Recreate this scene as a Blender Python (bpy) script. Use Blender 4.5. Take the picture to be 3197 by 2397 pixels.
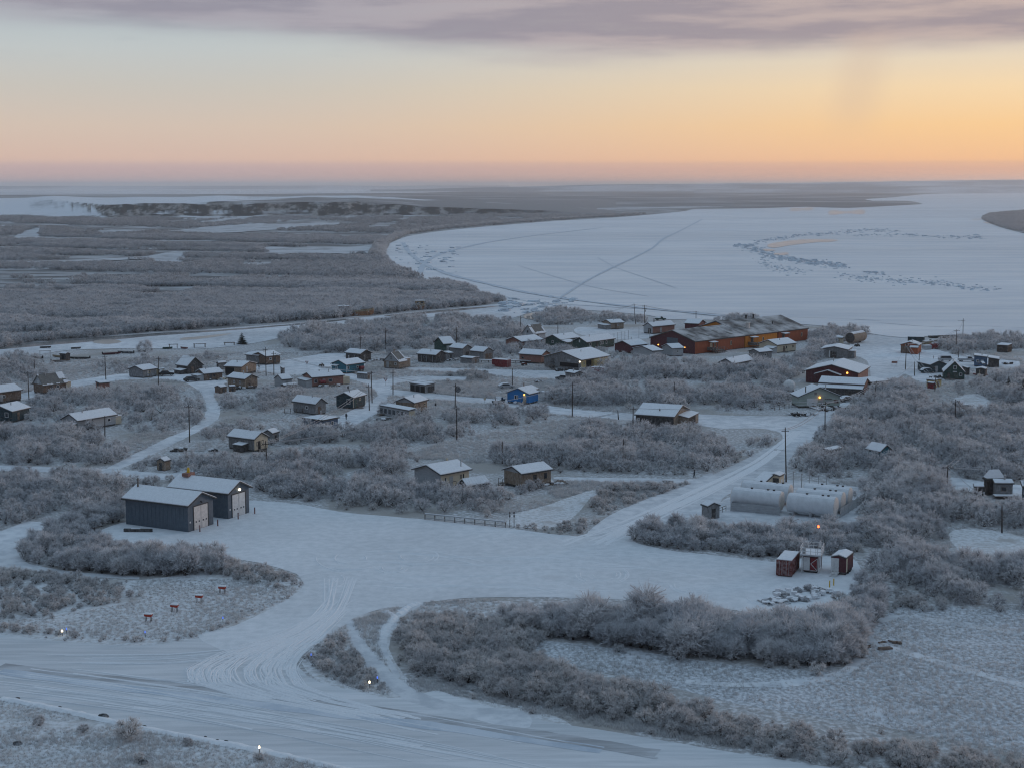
import bpy, bmesh, math, random
import numpy as np
from mathutils import Vector, Matrix

D2R = math.radians
S = bpy.context.scene
for o in list(bpy.data.objects):
    bpy.data.objects.remove(o)
COL = S.collection
rnd = random.Random(7)

# ------------------------------------------------------------------ camera
CAM_H = 60.0
FPX, PW, PH = 4627.0, 3197.0, 2397.0
PITCH = math.atan(620.5 / FPX)
cd = bpy.data.cameras.new("camera")
cd.sensor_width = 36.0
cd.lens = 36.0 * FPX / PW
cd.clip_start = 1.0
cd.clip_end = 200000.0
cam = bpy.data.objects.new("camera", cd)
cam.location = (0, 0, CAM_H)
cam.rotation_euler = (math.pi / 2 - PITCH, 0, 0)
COL.objects.link(cam)
S.camera = cam

# ------------------------------------------------------------------ view
S.render.engine = "CYCLES"
S.view_settings.view_transform = "Standard"
S.view_settings.look = "None"
S.view_settings.exposure = 0.0
S.view_settings.gamma = 1.0
S.view_settings.use_curve_mapping = False
S.cycles.max_bounces = 6
S.cycles.diffuse_bounces = 4
S.cycles.glossy_bounces = 2
S.cycles.transmission_bounces = 4
S.cycles.volume_bounces = 1
S.cycles.sample_clamp_indirect = 4.0
S.cycles.filter_width = 1.15

# ------------------------------------------------------------------ sky
W = bpy.data.worlds.new("World")
S.world = W
W.use_nodes = True
nt = W.node_tree
nt.nodes.clear()


class NG:
    """tiny helper to write node maths compactly"""
    def __init__(self, tree):
        self.t = tree

    def n(self, kind, **kw):
        x = self.t.nodes.new(kind)
        for k, v in kw.items():
            setattr(x, k, v)
        return x

    def plug(self, sock, v):
        if isinstance(v, bpy.types.NodeSocket):
            self.t.links.new(v, sock)
        else:
            sock.default_value = v

    def m(self, op, a, b=0.0, c=0.0, clamp=False):
        x = self.n("ShaderNodeMath", operation=op, use_clamp=clamp)
        self.plug(x.inputs[0], a)
        self.plug(x.inputs[1], b)
        self.plug(x.inputs[2], c)
        return x.outputs[0]

    def step(self, v, lo, hi, a=0.0, b=1.0):
        x = self.n("ShaderNodeMapRange", interpolation_type="SMOOTHSTEP", clamp=True)
        self.plug(x.inputs[0], v)
        for i, q in enumerate((lo, hi, a, b)):
            self.plug(x.inputs[i + 1], q)
        return x.outputs[0]

    def mix(self, f, a, b, mode="MIX"):
        x = self.n("ShaderNodeMix", data_type="RGBA", blend_type=mode)
        self.plug(x.inputs[0], f)
        for i, q in ((6, a), (7, b)):
            if not isinstance(q, bpy.types.NodeSocket):
                q = tuple(q) + ((1.0,) if len(q) == 3 else ())
            self.plug(x.inputs[i], q)
        return x.outputs[2]

    def ramp(self, f, stops):
        x = self.n("ShaderNodeValToRGB")
        self.plug(x.inputs[0], f)
        e = x.color_ramp.elements
        while len(e) < len(stops):
            e.new(0.5)
        for q, (p, c) in zip(e, stops):
            q.position = p
            q.color = tuple(c) + (1.0,)
        return x.outputs[0]

    def noise(self, vec, scale, detail=3.0, rough=0.5, out=0):
        x = self.n("ShaderNodeTexNoise")
        if vec is not None:
            self.plug(x.inputs["Vector"], vec)
        self.plug(x.inputs["Scale"], scale)
        x.inputs["Detail"].default_value = detail
        x.inputs["Roughness"].default_value = rough
        return x.outputs[out]

    def mapping(self, vec, scale=(1, 1, 1), rot=(0, 0, 0), loc=(0, 0, 0)):
        x = self.n("ShaderNodeMapping")
        self.plug(x.inputs[0], vec)
        x.inputs["Location"].default_value = loc
        x.inputs["Rotation"].default_value = rot
        x.inputs["Scale"].default_value = scale
        return x.outputs[0]


def srgb(r, g, b):
    def f(c):
        c /= 255.0
        return c / 12.92 if c <= 0.04045 else ((c + 0.055) / 1.055) ** 2.4
    return (f(r), f(g), f(b))


g = NG(nt)
tc = g.n("ShaderNodeTexCoord")
sep = g.n("ShaderNodeSeparateXYZ")
nt.links.new(tc.outputs["Generated"], sep.inputs[0])
X, Y, Z = sep.outputs
el = g.m("MULTIPLY", g.m("ARCSINE", Z), 180 / math.pi)            # elevation in degrees
az = g.m("MULTIPLY", g.m("ARCTAN2", X, Y), 180 / math.pi)         # 0 = straight ahead, + to the right
# elevation is folded so that the lowest ten degrees get most of the ramp
elr = g.m("POWER", g.m("DIVIDE", g.m("MAXIMUM", el, 0.0), 90.0, clamp=True), 0.5)


def E(deg):
    return math.sqrt(max(deg, 0.0) / 90.0)


cool = g.ramp(elr, [
    (E(0.0), srgb(200, 174, 172)), (E(0.6), srgb(206, 178, 172)), (E(1.0), srgb(221, 190, 173)),
    (E(2.2), srgb(215, 196, 180)), (E(3.6), srgb(202, 197, 188)), (E(5.0), srgb(193, 199, 199)),
    (E(8.0), srgb(162, 180, 193)), (E(20), srgb(152, 176, 196)), (E(45), srgb(152, 182, 206)), (1.0, srgb(150, 182, 208))])
warm = g.ramp(elr, [
    (E(0.0), srgb(228, 176, 146)), (E(0.6), srgb(238, 180, 140)), (E(1.0), srgb(253, 196, 142)),
    (E(2.2), srgb(255, 208, 148)), (E(3.6), srgb(250, 219, 174)), (E(5.0), srgb(230, 216, 194)),
    (E(8.0), srgb(190, 190, 192)), (E(20), srgb(172, 184, 196)), (E(45), srgb(156, 184, 206)), (1.0, srgb(150, 182, 208))])
daz = g.m("ABSOLUTE", g.m("SUBTRACT", az, 27.0))
fw = g.step(daz, 41.0, 5.0)
base = g.mix(fw, cool, warm)
# a deck of thin cloud, seen edge-on low in the sky; its lower rim wanders
cv = g.n("ShaderNodeCombineXYZ")
nt.links.new(g.m("MULTIPLY", az, 0.055), cv.inputs[0])
nt.links.new(g.m("MULTIPLY", el, 0.42), cv.inputs[1])
n1 = g.noise(cv.outputs[0], 1.0, 5.0, 0.55)
n2 = g.noise(g.mapping(cv.outputs[0], scale=(1.8, 2.0, 1), loc=(3.1, 7.7, 0)), 1.0, 5.0, 0.6)
rim = g.m("ADD", 6.05, g.m("MULTIPLY", g.m("DIVIDE", g.m("ADD", az, 19.0), 22.0, clamp=True), -1.5))
rim = g.m("ADD", rim, g.m("MULTIPLY", g.step(az, 3.0, 20.0), 0.40))
edge = g.m("ADD", g.m("SUBTRACT", el, rim), g.m("MULTIPLY", g.m("SUBTRACT", n1, 0.5), 2.0))
deck = g.step(edge, -0.40, 0.80)
thin = g.step(n2, 0.30, 0.46, 0.92, 1.0)
high = g.step(el, 9.0, 38.0, 1.0, 0.45)
cm = g.m("MULTIPLY", g.m("MULTIPLY", deck, thin), high)
ccol = g.mix(fw, srgb(150, 147, 160), srgb(163, 150, 155))
ccol = g.mix(g.step(n2, 0.60, 0.40), ccol, g.mix(fw, srgb(168, 164, 174), srgb(194, 174, 168)))
ccol = g.mix(g.step(el, 8.0, 30.0), ccol, srgb(146, 166, 190))
sky1 = g.mix(g.m("MULTIPLY", cm, 0.97), base, ccol)
# wisps under the deck
wisp = g.m("MULTIPLY", g.step(n2, 0.56, 0.78), g.m("MULTIPLY", g.step(el, 3.9, 4.9), g.step(el, 7.0, 5.6)))
sky1 = g.mix(g.m("MULTIPLY", wisp, 0.55), sky1, g.mix(fw, srgb(160, 168, 176), srgb(200, 180, 168)))
# a bank of far mist along the horizon
mistn = g.noise(cv.outputs[0], 0.8, 2.0, 0.5)
mist = g.step(g.m("ADD", el, g.m("MULTIPLY", g.m("SUBTRACT", mistn, 0.5), 0.22)), 0.92, 0.74)
sky1 = g.mix(g.m("MULTIPLY", mist, 0.30), sky1, g.mix(fw, srgb(190, 168, 172), srgb(214, 172, 156)))
# a faint fall of ice crystals below the deck
shaft = g.m("MULTIPLY", g.step(g.m("ABSOLUTE", g.m("SUBTRACT", az, g.m("ADD", 12.3, g.m("MULTIPLY", el, 0.18)))), 1.5, 0.1),
            g.m("MULTIPLY", g.step(el, 1.2, 3.4), g.step(el, 6.2, 4.8)))
sky1 = g.mix(g.m("MULTIPLY", shaft, 0.28), sky1, srgb(206, 180, 162))
# away from the dawn the low sky is darker and bluer
back = g.m("MULTIPLY", g.step(g.m("ABSOLUTE", g.m("SUBTRACT", g.m("MODULO", g.m("ADD", az, 333.0), 360.0), 180.0)), 125.0, 25.0), g.step(el, 75.0, 12.0))
sky1 = g.mix(g.m("MULTIPLY", back, 0.66), sky1, (0.055, 0.085, 0.15))
bg = g.n("ShaderNodeBackground")
nt.links.new(sky1, bg.inputs[0])
bg.inputs[1].default_value = 1.0
out = g.n("ShaderNodeOutputWorld")
nt.links.new(bg.outputs[0], out.inputs[0])

# ------------------------------------------------------------------ sun: low, just out of the frame on the right, behind thin cloud
sd = bpy.data.lights.new("sun", "SUN")
sd.energy = 0.80
sd.angle = D2R(16)
sd.color = (1.0, 0.71, 0.54)
sun = bpy.data.objects.new("sun", sd)
SUN_AZ, SUN_EL = 52.0, 5.0
d = Vector((math.sin(D2R(SUN_AZ)) * math.cos(D2R(SUN_EL)), math.cos(D2R(SUN_AZ)) * math.cos(D2R(SUN_EL)), math.sin(D2R(SUN_EL))))
sun.rotation_euler = d.to_track_quat("Z", "Y").to_euler()
sun.location = (300, 300, 200)
COL.objects.link(sun)


# ------------------------------------------------------------------ survey helpers: photo pixel + height -> point of the place
CP, SP = math.cos(PITCH), math.sin(PITCH)


def P(px, py, z=0.0):
    x, y = (px - PW / 2) / FPX, -(py - PH / 2) / FPX
    dy, dz = CP + y * SP, -SP + y * CP
    t = (z - CAM_H) / dz
    return Vector((x * t, dy * t, z))


def PW_(x, y, z=0.0):          # the same for the 2211 px wide overview
    return P(x * 1.4459, y * 1.4459, z)


CR = {"A": (0, 1040, 4.424), "B": (400, 1040, 4.424), "C": (850, 1040, 4.424), "D": (1300, 980, 4.424),
      "E": (1600, 950, 4.424), "F": (2000, 950, 4.022), "G": (2420, 1020, 5.53), "H": (2770, 1000, 5.18),
      "I": (2200, 1440, 3.687), "J": (2700, 1400, 4.451), "K": (350, 1450, 4.424), "M": (1240, 1400, 4.424),
      "N": (1000, 880, 4.424), "O": (500, 1000, 2.765), "Q": (1200, 950, 2.765), "R": (0, 1050, 2.765),
      "S": (1900, 950, 2.765), "T": (2450, 950, 2.961), "U": (2197, 1300, 2.212), "V": (1200, 1300, 2.212),
      "L": (0, 1400, 2.212), "W": (0, 0, 1 / 1.4459), "X": (0, 1800, 2.212)}


def pix(c, x, y):
    ox, oy, s = CR[c]
    return ox + x / s, oy + y / s


def at(c, x, y, z=0.0):
    return P(*pix(c, x, y), z)


def project(p):
    dep = p[1] * CP + (CAM_H - p[2]) * SP
    up = p[1] * SP + (p[2] - CAM_H) * CP
    return PW / 2 + FPX * p[0] / dep, PH / 2 - FPX * up / dep


# ------------------------------------------------------------------ materials
MATS = {}


def mat(name, col, rough=0.8, var=0.25, scale=3.0, bump=0.0, stretch=(1, 1, 1), frost=0.0, metal=0.0, spec=0.3):
    if name in MATS:
        return MATS[name]
    m = bpy.data.materials.new(name)
    m.use_nodes = True
    t = m.node_tree
    q = NG(t)
    b = t.nodes["Principled BSDF"]
    tcn = q.n("ShaderNodeTexCoord")
    v = q.mapping(tcn.outputs["Object"], scale=stretch)
    n = q.noise(v, scale, 4.0, 0.6)
    c1 = tuple(max(0, c * (1 - var)) for c in col)
    c2 = tuple(min(1, c * (1 + var)) for c in col)
    c = q.mix(q.step(n, 0.3, 0.7), c1, c2)
    if frost:
        nn = q.noise(tcn.outputs["Object"], 1.7, 5.0, 0.7)
        c = q.mix(q.m("MULTIPLY", q.step(nn, 0.42, 0.66), frost), c, (0.62, 0.63, 0.65))
    t.links.new(c, b.inputs["Base Color"])
    b.inputs["Roughness"].default_value = rough
    b.inputs["Metallic"].default_value = metal
    b.inputs["Specular IOR Level"].default_value = spec
    if bump:
        bn = q.n("ShaderNodeBump")
        bn.inputs["Strength"].default_value = bump
        bn.inputs["Distance"].default_value = 0.1
        t.links.new(n, bn.inputs["Height"])
        t.links.new(bn.outputs[0], b.inputs["Normal"])
    MATS[name] = m
    return m


def emit(name, col, power):
    m = bpy.data.materials.new(name)
    m.use_nodes = True
    b = m.node_tree.nodes["Principled BSDF"]
    b.inputs["Base Color"].default_value = tuple(col) + (1,)
    b.inputs["Emission Color"].default_value = tuple(col) + (1,)
    b.inputs["Emission Strength"].default_value = power
    return m


def ground_mat(name, lo, hi, scale, stretch=(1, 1, 1), rot=0.0, edge=(0.35, 0.65), bump=0.5, bdist=0.3, fine=6.0, rough=0.9,
               third=None, tscale=0.03, tedge=(0.5, 0.7), bigvar=0.0, spec=0.3):
    m = bpy.data.materials.new(name)
    m.use_nodes = True
    t = m.node_tree
    q = NG(t)
    b = t.nodes["Principled BSDF"]
    geo = q.n("ShaderNodeNewGeometry")
    v = q.mapping(geo.outputs["Position"], scale=stretch, rot=(0, 0, rot))
    n = q.noise(v, scale, 6.0, 0.62)
    c = q.mix(q.step(n, *edge), lo, hi)
    if third:
        n3 = q.noise(v, tscale, 4.0, 0.6)
        c = q.mix(q.step(n3, *tedge), c, third)
    if bigvar:
        n4 = q.noise(v, scale * 0.07, 3.0, 0.5)
        c = q.mix(1.0, c, q.mix(q.step(n4, 0.3, 0.7), (1 - bigvar,) * 3, (1 + bigvar * 0.3,) * 3), "MULTIPLY")
    t.links.new(c, b.inputs["Base Color"])
    b.inputs["Roughness"].default_value = rough
    b.inputs["Specular IOR Level"].default_value = spec
    nb = q.noise(v, fine, 5.0, 0.65)
    bn = q.n("ShaderNodeBump")
    bn.inputs["Strength"].default_value = bump
    bn.inputs["Distance"].default_value = bdist
    t.links.new(nb, bn.inputs["Height"])
    t.links.new(bn.outputs[0], b.inputs["Normal"])
    MATS[name] = m
    return m


THIN = mat("thin wind swept roof snow", (0.31, 0.305, 0.305), 0.9, 0.75, 0.16, 0.0, (1, 1, 1))
SNOW = mat("roof snow", (0.78, 0.79, 0.81), 0.9, 0.05, 2.0, 0.25)
M_BROWN = mat("brown boards", (0.15, 0.10, 0.070), 0.85, 0.4, 2.0, 0, (3, 3, .4), 0.15)
M_TAN = mat("weathered tan boards", (0.24, 0.18, 0.13), 0.85, 0.3, 2.0, 0, (3, 3, .4), 0.2)
M_GREY = mat("grey boards", (0.20, 0.20, 0.20), 0.85, 0.3, 2.0, 0, (3, 3, .4), 0.2)
M_LGREY = mat("pale grey siding", (0.36, 0.37, 0.38), 0.8, 0.15, 2.0, 0, (.4, .4, 4), 0.15)
M_DARK = mat("dark boards", (0.060, 0.055, 0.052), 0.85, 0.4, 2.0, 0, (3, 3, .4), 0.12)
M_NAVY = mat("dark blue green paint", (0.030, 0.055, 0.065), 0.8, 0.25, 2.0, 0, (.4, .4, 4), 0.08)
M_GREEN = mat("dark green paint", (0.035, 0.075, 0.065), 0.8, 0.25, 2.0, 0, (.4, .4, 4), 0.08)
M_TEAL = mat("teal paint", (0.035, 0.16, 0.21), 0.7, 0.15, 2.0, 0, (.4, .4, 4), 0.05)
M_BLUE = mat("bright blue paint", (0.030, 0.19, 0.46), 0.7, 0.12, 2.0, 0, (.4, .4, 4), 0.03)
M_BLUE2 = mat("faded blue paint", (0.055, 0.115, 0.20), 0.7, 0.2, 2.0, 0, (.4, .4, 4), 0.1)
M_YEL = mat("pale yellow paint", (0.52, 0.40, 0.20), 0.8, 0.12, 2.0, 0, (.4, .4, 4), 0.05)
M_CREAM = mat("cream paint", (0.56, 0.48, 0.36), 0.8, 0.12, 2.0, 0, (.4, .4, 4), 0.05)
M_WHITE = mat("white paint", (0.66, 0.66, 0.65), 0.7, 0.1, 2.0)
M_RED = mat("red container paint", (0.20, 0.024, 0.030), 0.6, 0.25, 2.0, 0, (1, 1, 1), 0.08)
M_RUST = mat("rusty red container paint", (0.15, 0.035, 0.028), 0.7, 0.4, 1.6, 0, (1, 1, 1), 0.25)
M_MAROON = mat("maroon siding", (0.10, 0.030, 0.038), 0.75, 0.2, 2.0, 0, (4, 4, .4), 0.04)
M_BRICK = mat("red brown siding", (0.32, 0.085, 0.040), 0.75, 0.18, 1.0, 0, (4, 4, .4), 0.0)
M_ORANGE = mat("orange siding", (0.60, 0.21, 0.030), 0.75, 0.15, 1.0, 0, (4, 4, .4), 0.0)
M_PINK = mat("faded red siding", (0.27, 0.135, 0.105), 0.8, 0.15, 1.5, 0, (.4, .4, 4), 0.1)
M_SLATE = mat("slate blue metal siding", (0.095, 0.122, 0.150), 0.6, 0.12, 1.5, 0, (4, 4, .3), 0.05)
M_STORE = mat("pale green siding", (0.35, 0.40, 0.36), 0.8, 0.12, 1.5, 0, (.4, .4, 4), 0.05)
M_ROOF = mat("dark roof edge", (0.07, 0.07, 0.07), 0.8, 0.3)
M_GROOF = mat("bare grey roofing", (0.155, 0.150, 0.140), 0.75, 0.2, 1.5, 0, (1, 1, 1), 0.06)
M_GLASS = mat("window glass", (0.03, 0.035, 0.045), 0.12, 0.1, 1.0, 0, (1, 1, 1), 0, 0, 0.6)
M_POLE = mat("pole timber", (0.060, 0.048, 0.042), 0.9, 0.3, 3.0, 0, (3, 3, .3))
M_TIMBER = mat("old timber", (0.12, 0.095, 0.075), 0.9, 0.35, 3.0, 0, (1, 1, 1), 0.35)
M_WIRE = mat("frosted wire", (0.42, 0.42, 0.43), 0.9, 0.1)
M_STEEL = mat("galvanised steel", (0.40, 0.41, 0.42), 0.5, 0.15, 2.0, 0, (1, 1, 1), 0.1, 0.3)
M_TANK = mat("white tank paint", (0.66, 0.68, 0.70), 0.6, 0.07, 1.2, 0, (1, 1, 1), 0.1)
M_CAP = mat("tank end paint with rust specks", (0.66, 0.61, 0.57), 0.6, 0.12, 2.0)
M_BLACK = mat("black rubber", (0.02, 0.02, 0.02), 0.8, 0.2)  # also paints the shade inside open bays and porch recesses
M_ORANGERED = mat("marker orange paint", (0.42, 0.055, 0.03), 0.6, 0.1)
M_YELLOW = mat("yellow paint", (0.65, 0.40, 0.03), 0.6, 0.15)
M_SKIN = mat("frosty skin", (0.45, 0.28, 0.22), 0.7, 0.05)
M_COAT = mat("dark winter coat", (0.025, 0.027, 0.035), 0.9, 0.2)
M_HULL = mat("rusty hull", (0.26, 0.13, 0.065), 0.8, 0.45, 0.9, 0, (1, 1, .5), 0.1)
M_HULL2 = mat("faded yellow hull", (0.26, 0.20, 0.125), 0.8, 0.35, 0.9, 0, (1, 1, .5), 0.15)
M_ROCK = mat("dark frosted stone", (0.06, 0.06, 0.062), 0.9, 0.3, 2.0, 0.5, (1, 1, 1), 0.35)
EM_WHITE = emit("lit white lamp", (1.0, 0.86, 0.62), 3.5)
EM_AMBER = emit("lit amber lamp", (1.0, 0.46, 0.08), 3.5)
EM_RED = emit("lit red lamp", (1.0, 0.09, 0.02), 7.0)
EM_BLUE = emit("lit blue lamp", (0.12, 0.25, 1.0), 0.7)
EM_SOFT = emit("lit runway lamp", (1.0, 0.80, 0.50), 3.5)


# ------------------------------------------------------------------ mesh builder
class MB:
    def __init__(self):
        self.v, self.f = [], []

    def add(self, vs, fs):
        n = len(self.v)
        self.v += [Vector(q) for q in vs]
        self.f += [tuple(i + n for i in f) for f in fs]
        return self

    def box(self, x0, x1, y0, y1, z0, z1, M=None):
        vs = [Vector(q) for q in ((x0, y0, z0), (x1, y0, z0), (x1, y1, z0), (x0, y1, z0), (x0, y0, z1), (x1, y0, z1), (x1, y1, z1), (x0, y1, z1))]
        if M is not None:
            vs = [M @ q for q in vs]
        return self.add(vs, [(0, 3, 2, 1), (4, 5, 6, 7), (0, 1, 5, 4), (1, 2, 6, 5), (2, 3, 7, 6), (3, 0, 4, 7)])

    def prism(self, prof, e0, e1, fn):
        """prof: closed list of 2-d points, extruded from e0 to e1; fn(a, b, e) -> point"""
        n = len(prof)
        vs = [fn(a, b, e0) for a, b in prof] + [fn(a, b, e1) for a, b in prof]
        fs = [tuple(range(n))[::-1], tuple(range(n, 2 * n))]
        fs += [(i, (i + 1) % n, n + (i + 1) % n, n + i) for i in range(n)]
        return self.add(vs, fs)

    def tube(self, pts, r0, r1=None, n=6, cap=True):
        pts = [Vector(p) for p in pts]
        r1 = r0 if r1 is None else r1
        k = len(pts)
        vs, fs = [], []
        for i, p in enumerate(pts):
            t = (pts[min(i + 1, k - 1)] - pts[max(i - 1, 0)]).normalized()
            a = t.cross(Vector((0, 0, 1)))
            if a.length < 1e-3:
                a = t.cross(Vector((1, 0, 0)))
            a.normalize()
            b = t.cross(a)
            r = r0 + (r1 - r0) * i / max(1, k - 1)
            for j in range(n):
                w = 2 * math.pi * j / n
                vs.append(p + a * (r * math.cos(w)) + b * (r * math.sin(w)))
        for i in range(k - 1):
            for j in range(n):
                fs.append((i * n + j, i * n + (j + 1) % n, (i + 1) * n + (j + 1) % n, (i + 1) * n + j))
        if cap:
            fs.append(tuple(range(n))[::-1])
            fs.append(tuple(range((k - 1) * n, k * n)))
        return self.add(vs, fs)

    def lathe(self, prof, n=16, M=None):
        vs, fs = [], []
        for r, z in prof:
            for j in range(n):
                w = 2 * math.pi * j / n
                q = Vector((r * math.cos(w), r * math.sin(w), z))
                vs.append(M @ q if M is not None else q)
        for i in range(len(prof) - 1):
            for j in range(n):
                fs.append((i * n + j, i * n + (j + 1) % n, (i + 1) * n + (j + 1) % n, (i + 1) * n + j))
        fs.append(tuple(range(n))[::-1])
        fs.append(tuple(range((len(prof) - 1) * n, len(prof) * n)))
        return self.add(vs, fs)


FRAME = {}


def link(name, mesh, parent=None):
    o = bpy.data.objects.new(name, mesh)
    COL.objects.link(o)
    if parent is not None:
        o.parent = parent
        FRAME[o.name] = FRAME.get(parent.name)
    return o


def obj(name, mb, m, parent=None, smooth=False):
    """one mesh object; vertices are given in place coordinates, or in the frame of the parent when that has none stored"""
    inv = FRAME.get(parent.name) if parent is not None else None
    vs = [inv @ q for q in mb.v] if inv is not None else mb.v
    me = bpy.data.meshes.new(name)
    me.from_pydata([tuple(q) for q in vs], [], mb.f)
    if smooth:
        me.polygons.foreach_set("use_smooth", [True] * len(me.polygons))
    me.update()
    for q in (m if isinstance(m, (list, tuple)) else [m]):
        me.materials.append(q)
    return link(name, me, parent)


def tag(o, label=None, cat=None, group=None, kind=None):
    if label:
        o["label"] = label
    if cat:
        o["category"] = cat
    if group:
        o["group"] = group
    if kind:
        o["kind"] = kind
    return o


def thing(name, label, cat, loc, rz=0.0, group=None):
    o = bpy.data.objects.new(name, None)
    o.empty_display_size = 0.3
    o.location = loc
    o.rotation_euler = (0, 0, rz)
    COL.objects.link(o)
    FRAME[o.name] = (Matrix.Translation(Vector(loc)) @ Matrix.Rotation(rz, 4, "Z")).inverted()
    return tag(o, label, cat, group)


def local_thing(name, label, cat, loc=(0, 0, 0), rz=0.0, group=None):
    """a thing whose parts are modelled round its own origin"""
    o = thing(name, label, cat, loc, rz, group)
    FRAME[o.name] = None
    return o


def copy_tree(root, loc, rz, label=None, group=None, scale=None):
    r = root.copy()
    COL.objects.link(r)
    r.location = loc
    r.rotation_euler = (0, 0, rz)
    if scale:
        r.scale = scale
    if label:
        r["label"] = label
    if group:
        r["group"] = group
    for ch in root.children:
        c = ch.copy()
        COL.objects.link(c)
        c.parent = r
        for gch in ch.children:
            d_ = gch.copy()
            COL.objects.link(d_)
            d_.parent = c
    return r


# ------------------------------------------------------------------ the ground and its sheets
from mathutils.geometry import delaunay_2d_cdt


def smooth_poly(pts, sub=5, jit=0.0, closed=True, seed=1):
    """a smooth line through the points; the tangents are held short so that it never overshoots"""
    r = random.Random(seed)
    n = len(pts)
    P_ = [np.array(p, float) for p in pts]

    def tan(i):
        a_, b_, c_ = (P_[(i + k) % n] if closed else P_[min(max(i + k, 0), n - 1)] for k in (-1, 0, 1))
        l0, l1 = np.hypot(*(b_ - a_)), np.hypot(*(c_ - b_))
        d_ = c_ - a_
        ln = np.hypot(*d_)
        return d_ / ln * min(l0 or l1, l1 or l0) * 0.8 if ln > 1e-6 else d_ * 0
    out_ = []
    for i in range(n if closed else n - 1):
        p1, p2 = P_[i], P_[(i + 1) % n]
        m1, m2 = tan(i), tan((i + 1) % n)
        for s in range(sub):
            t = s / sub
            q = (2 * t ** 3 - 3 * t * t + 1) * p1 + (t ** 3 - 2 * t * t + t) * m1 + (-2 * t ** 3 + 3 * t * t) * p2 + (t ** 3 - t * t) * m2
            out_.append((q[0] + r.uniform(-jit, jit), q[1] + r.uniform(-jit, jit) * 0.5))
    if not closed:
        out_.append(tuple(pts[-1]))
    return out_


def wpoly(pts, z=0.0, sub=4, jit=0.0, seed=1):
    return [PW_(x, y, z) for x, y in smooth_poly(pts, sub, jit, True, seed)]


def sheet(name, pts, z, m, sub=4, jit=0.0, seed=1, kind="structure"):
    flat = smooth_poly(pts, sub, jit, True, seed)
    n = len(flat)
    cv_, _, cf_, _, _, _ = delaunay_2d_cdt([Vector(p) for p in flat], [(i, (i + 1) % n) for i in range(n)], [], 2, 1e-5)
    vs = [PW_(p.x, p.y, z) for p in cv_]
    fs = []
    for t in cf_:
        p, q_, r = (vs[i] for i in t[:3])
        fs.append(tuple(t) if (q_ - p).cross(r - p).z > 0 else tuple(t)[::-1])
    o = obj(name, MB().add(vs, fs), m)
    o["kind"] = kind
    return o


RUNROT = 0.30
G_TUNDRA = ground_mat("snowy tundra", (0.40, 0.39, 0.385), (0.74, 0.75, 0.77), 1.3, edge=(0.40, 0.66), bump=1.0, bdist=0.4, fine=1.4,
                      third=(0.42, 0.395, 0.37), tscale=0.05, tedge=(0.48, 0.66))
G_PLAIN = ground_mat("frosted scrub plain", (0.17, 0.165, 0.165), (0.50, 0.50, 0.51), 0.03, edge=(0.40, 0.62), bump=1.0, bdist=3.0, fine=0.09,
                     stretch=(0.6, 1.0, 1), third=(0.62, 0.63, 0.65), tscale=0.0026, tedge=(0.66, 0.72))
G_FAR = ground_mat("far scrub flats", (0.17, 0.17, 0.18), (0.42, 0.42, 0.43), 0.0016, edge=(0.42, 0.66), bump=0.2, bdist=3.0, fine=0.01)
G_SNOWF = ground_mat("far snowfield", (0.60, 0.60, 0.62), (0.80, 0.80, 0.82), 0.0008, edge=(0.4, 0.6), bump=0.1, bdist=2, fine=0.01)
G_POND = ground_mat("windswept pond snow", (0.30, 0.30, 0.31), (0.58, 0.59, 0.61), 0.03, edge=(0.30, 0.55), bump=0.2, bdist=1, fine=0.1)
G_RIVER = ground_mat("wind packed river snow", (0.62, 0.66, 0.71), (0.82, 0.82, 0.83), 0.045, stretch=(0.22, 1.0, 1), edge=(0.30, 0.66),
                     bump=0.55, bdist=0.8, fine=0.16, bigvar=0.12, spec=0.75, rough=0.55)
G_ROAD = ground_mat("packed road snow", (0.62, 0.64, 0.67), (0.80, 0.81, 0.83), 0.35, edge=(0.36, 0.62), bump=0.5, bdist=0.15, fine=1.2, bigvar=0.2)
G_RUN = ground_mat("graded runway snow", (0.66, 0.68, 0.70), (0.79, 0.80, 0.82), 0.9, stretch=(0.10, 1.0, 1), rot=0.36, edge=(0.36, 0.62),
                   bump=0.4, bdist=0.08, fine=1.6, bigvar=0.16)
G_APRON = ground_mat("swirled apron snow", (0.67, 0.69, 0.71), (0.80, 0.81, 0.83), 0.6, edge=(0.30, 0.70), bump=0.45, bdist=0.08, fine=1.6,
                     third=(0.52, 0.52, 0.53), tscale=0.035, tedge=(0.64, 0.80), bigvar=0.08)
G_VERGE = ground_mat("pale frosted verge", (0.54, 0.535, 0.53), (0.77, 0.78, 0.80), 1.2, edge=(0.34, 0.62), bump=0.6, bdist=0.3, fine=1.8,
                      third=(0.50, 0.47, 0.45), tscale=0.12, tedge=(0.54, 0.70))
G_FIELD = ground_mat("stubbly frozen field", (0.40, 0.41, 0.43), (0.72, 0.74, 0.77), 2.0, edge=(0.38, 0.62), bump=0.8, bdist=0.25, fine=2.4,
                     stretch=(1.0, 0.75, 1), rot=0.3, third=(0.74, 0.75, 0.78), tscale=0.06, tedge=(0.60, 0.70))
G_WET = mat("wet grey ice", (0.15, 0.155, 0.15), 0.22, 0.35, 0.12, 0.15, (1, 1, 1), 0, 0, 0.45)
G_TANICE = mat("tan overflow ice", (0.36, 0.33, 0.28), 0.30, 0.2, 0.1, 0.1, (1, 1, 1), 0, 0, 0.4)
G_GLAZE = mat("bare glazed ice", (0.42, 0.42, 0.42), 0.28, 0.3, 0.1, 0.0, (1, 1, 1), 0, 0, 0.9)
G_TRACK = ground_mat("trodden blue snow", (0.48, 0.54, 0.61), (0.64, 0.68, 0.73), 0.2, edge=(0.35, 0.6), bump=0.4, bdist=0.2, fine=0.6)
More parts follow.
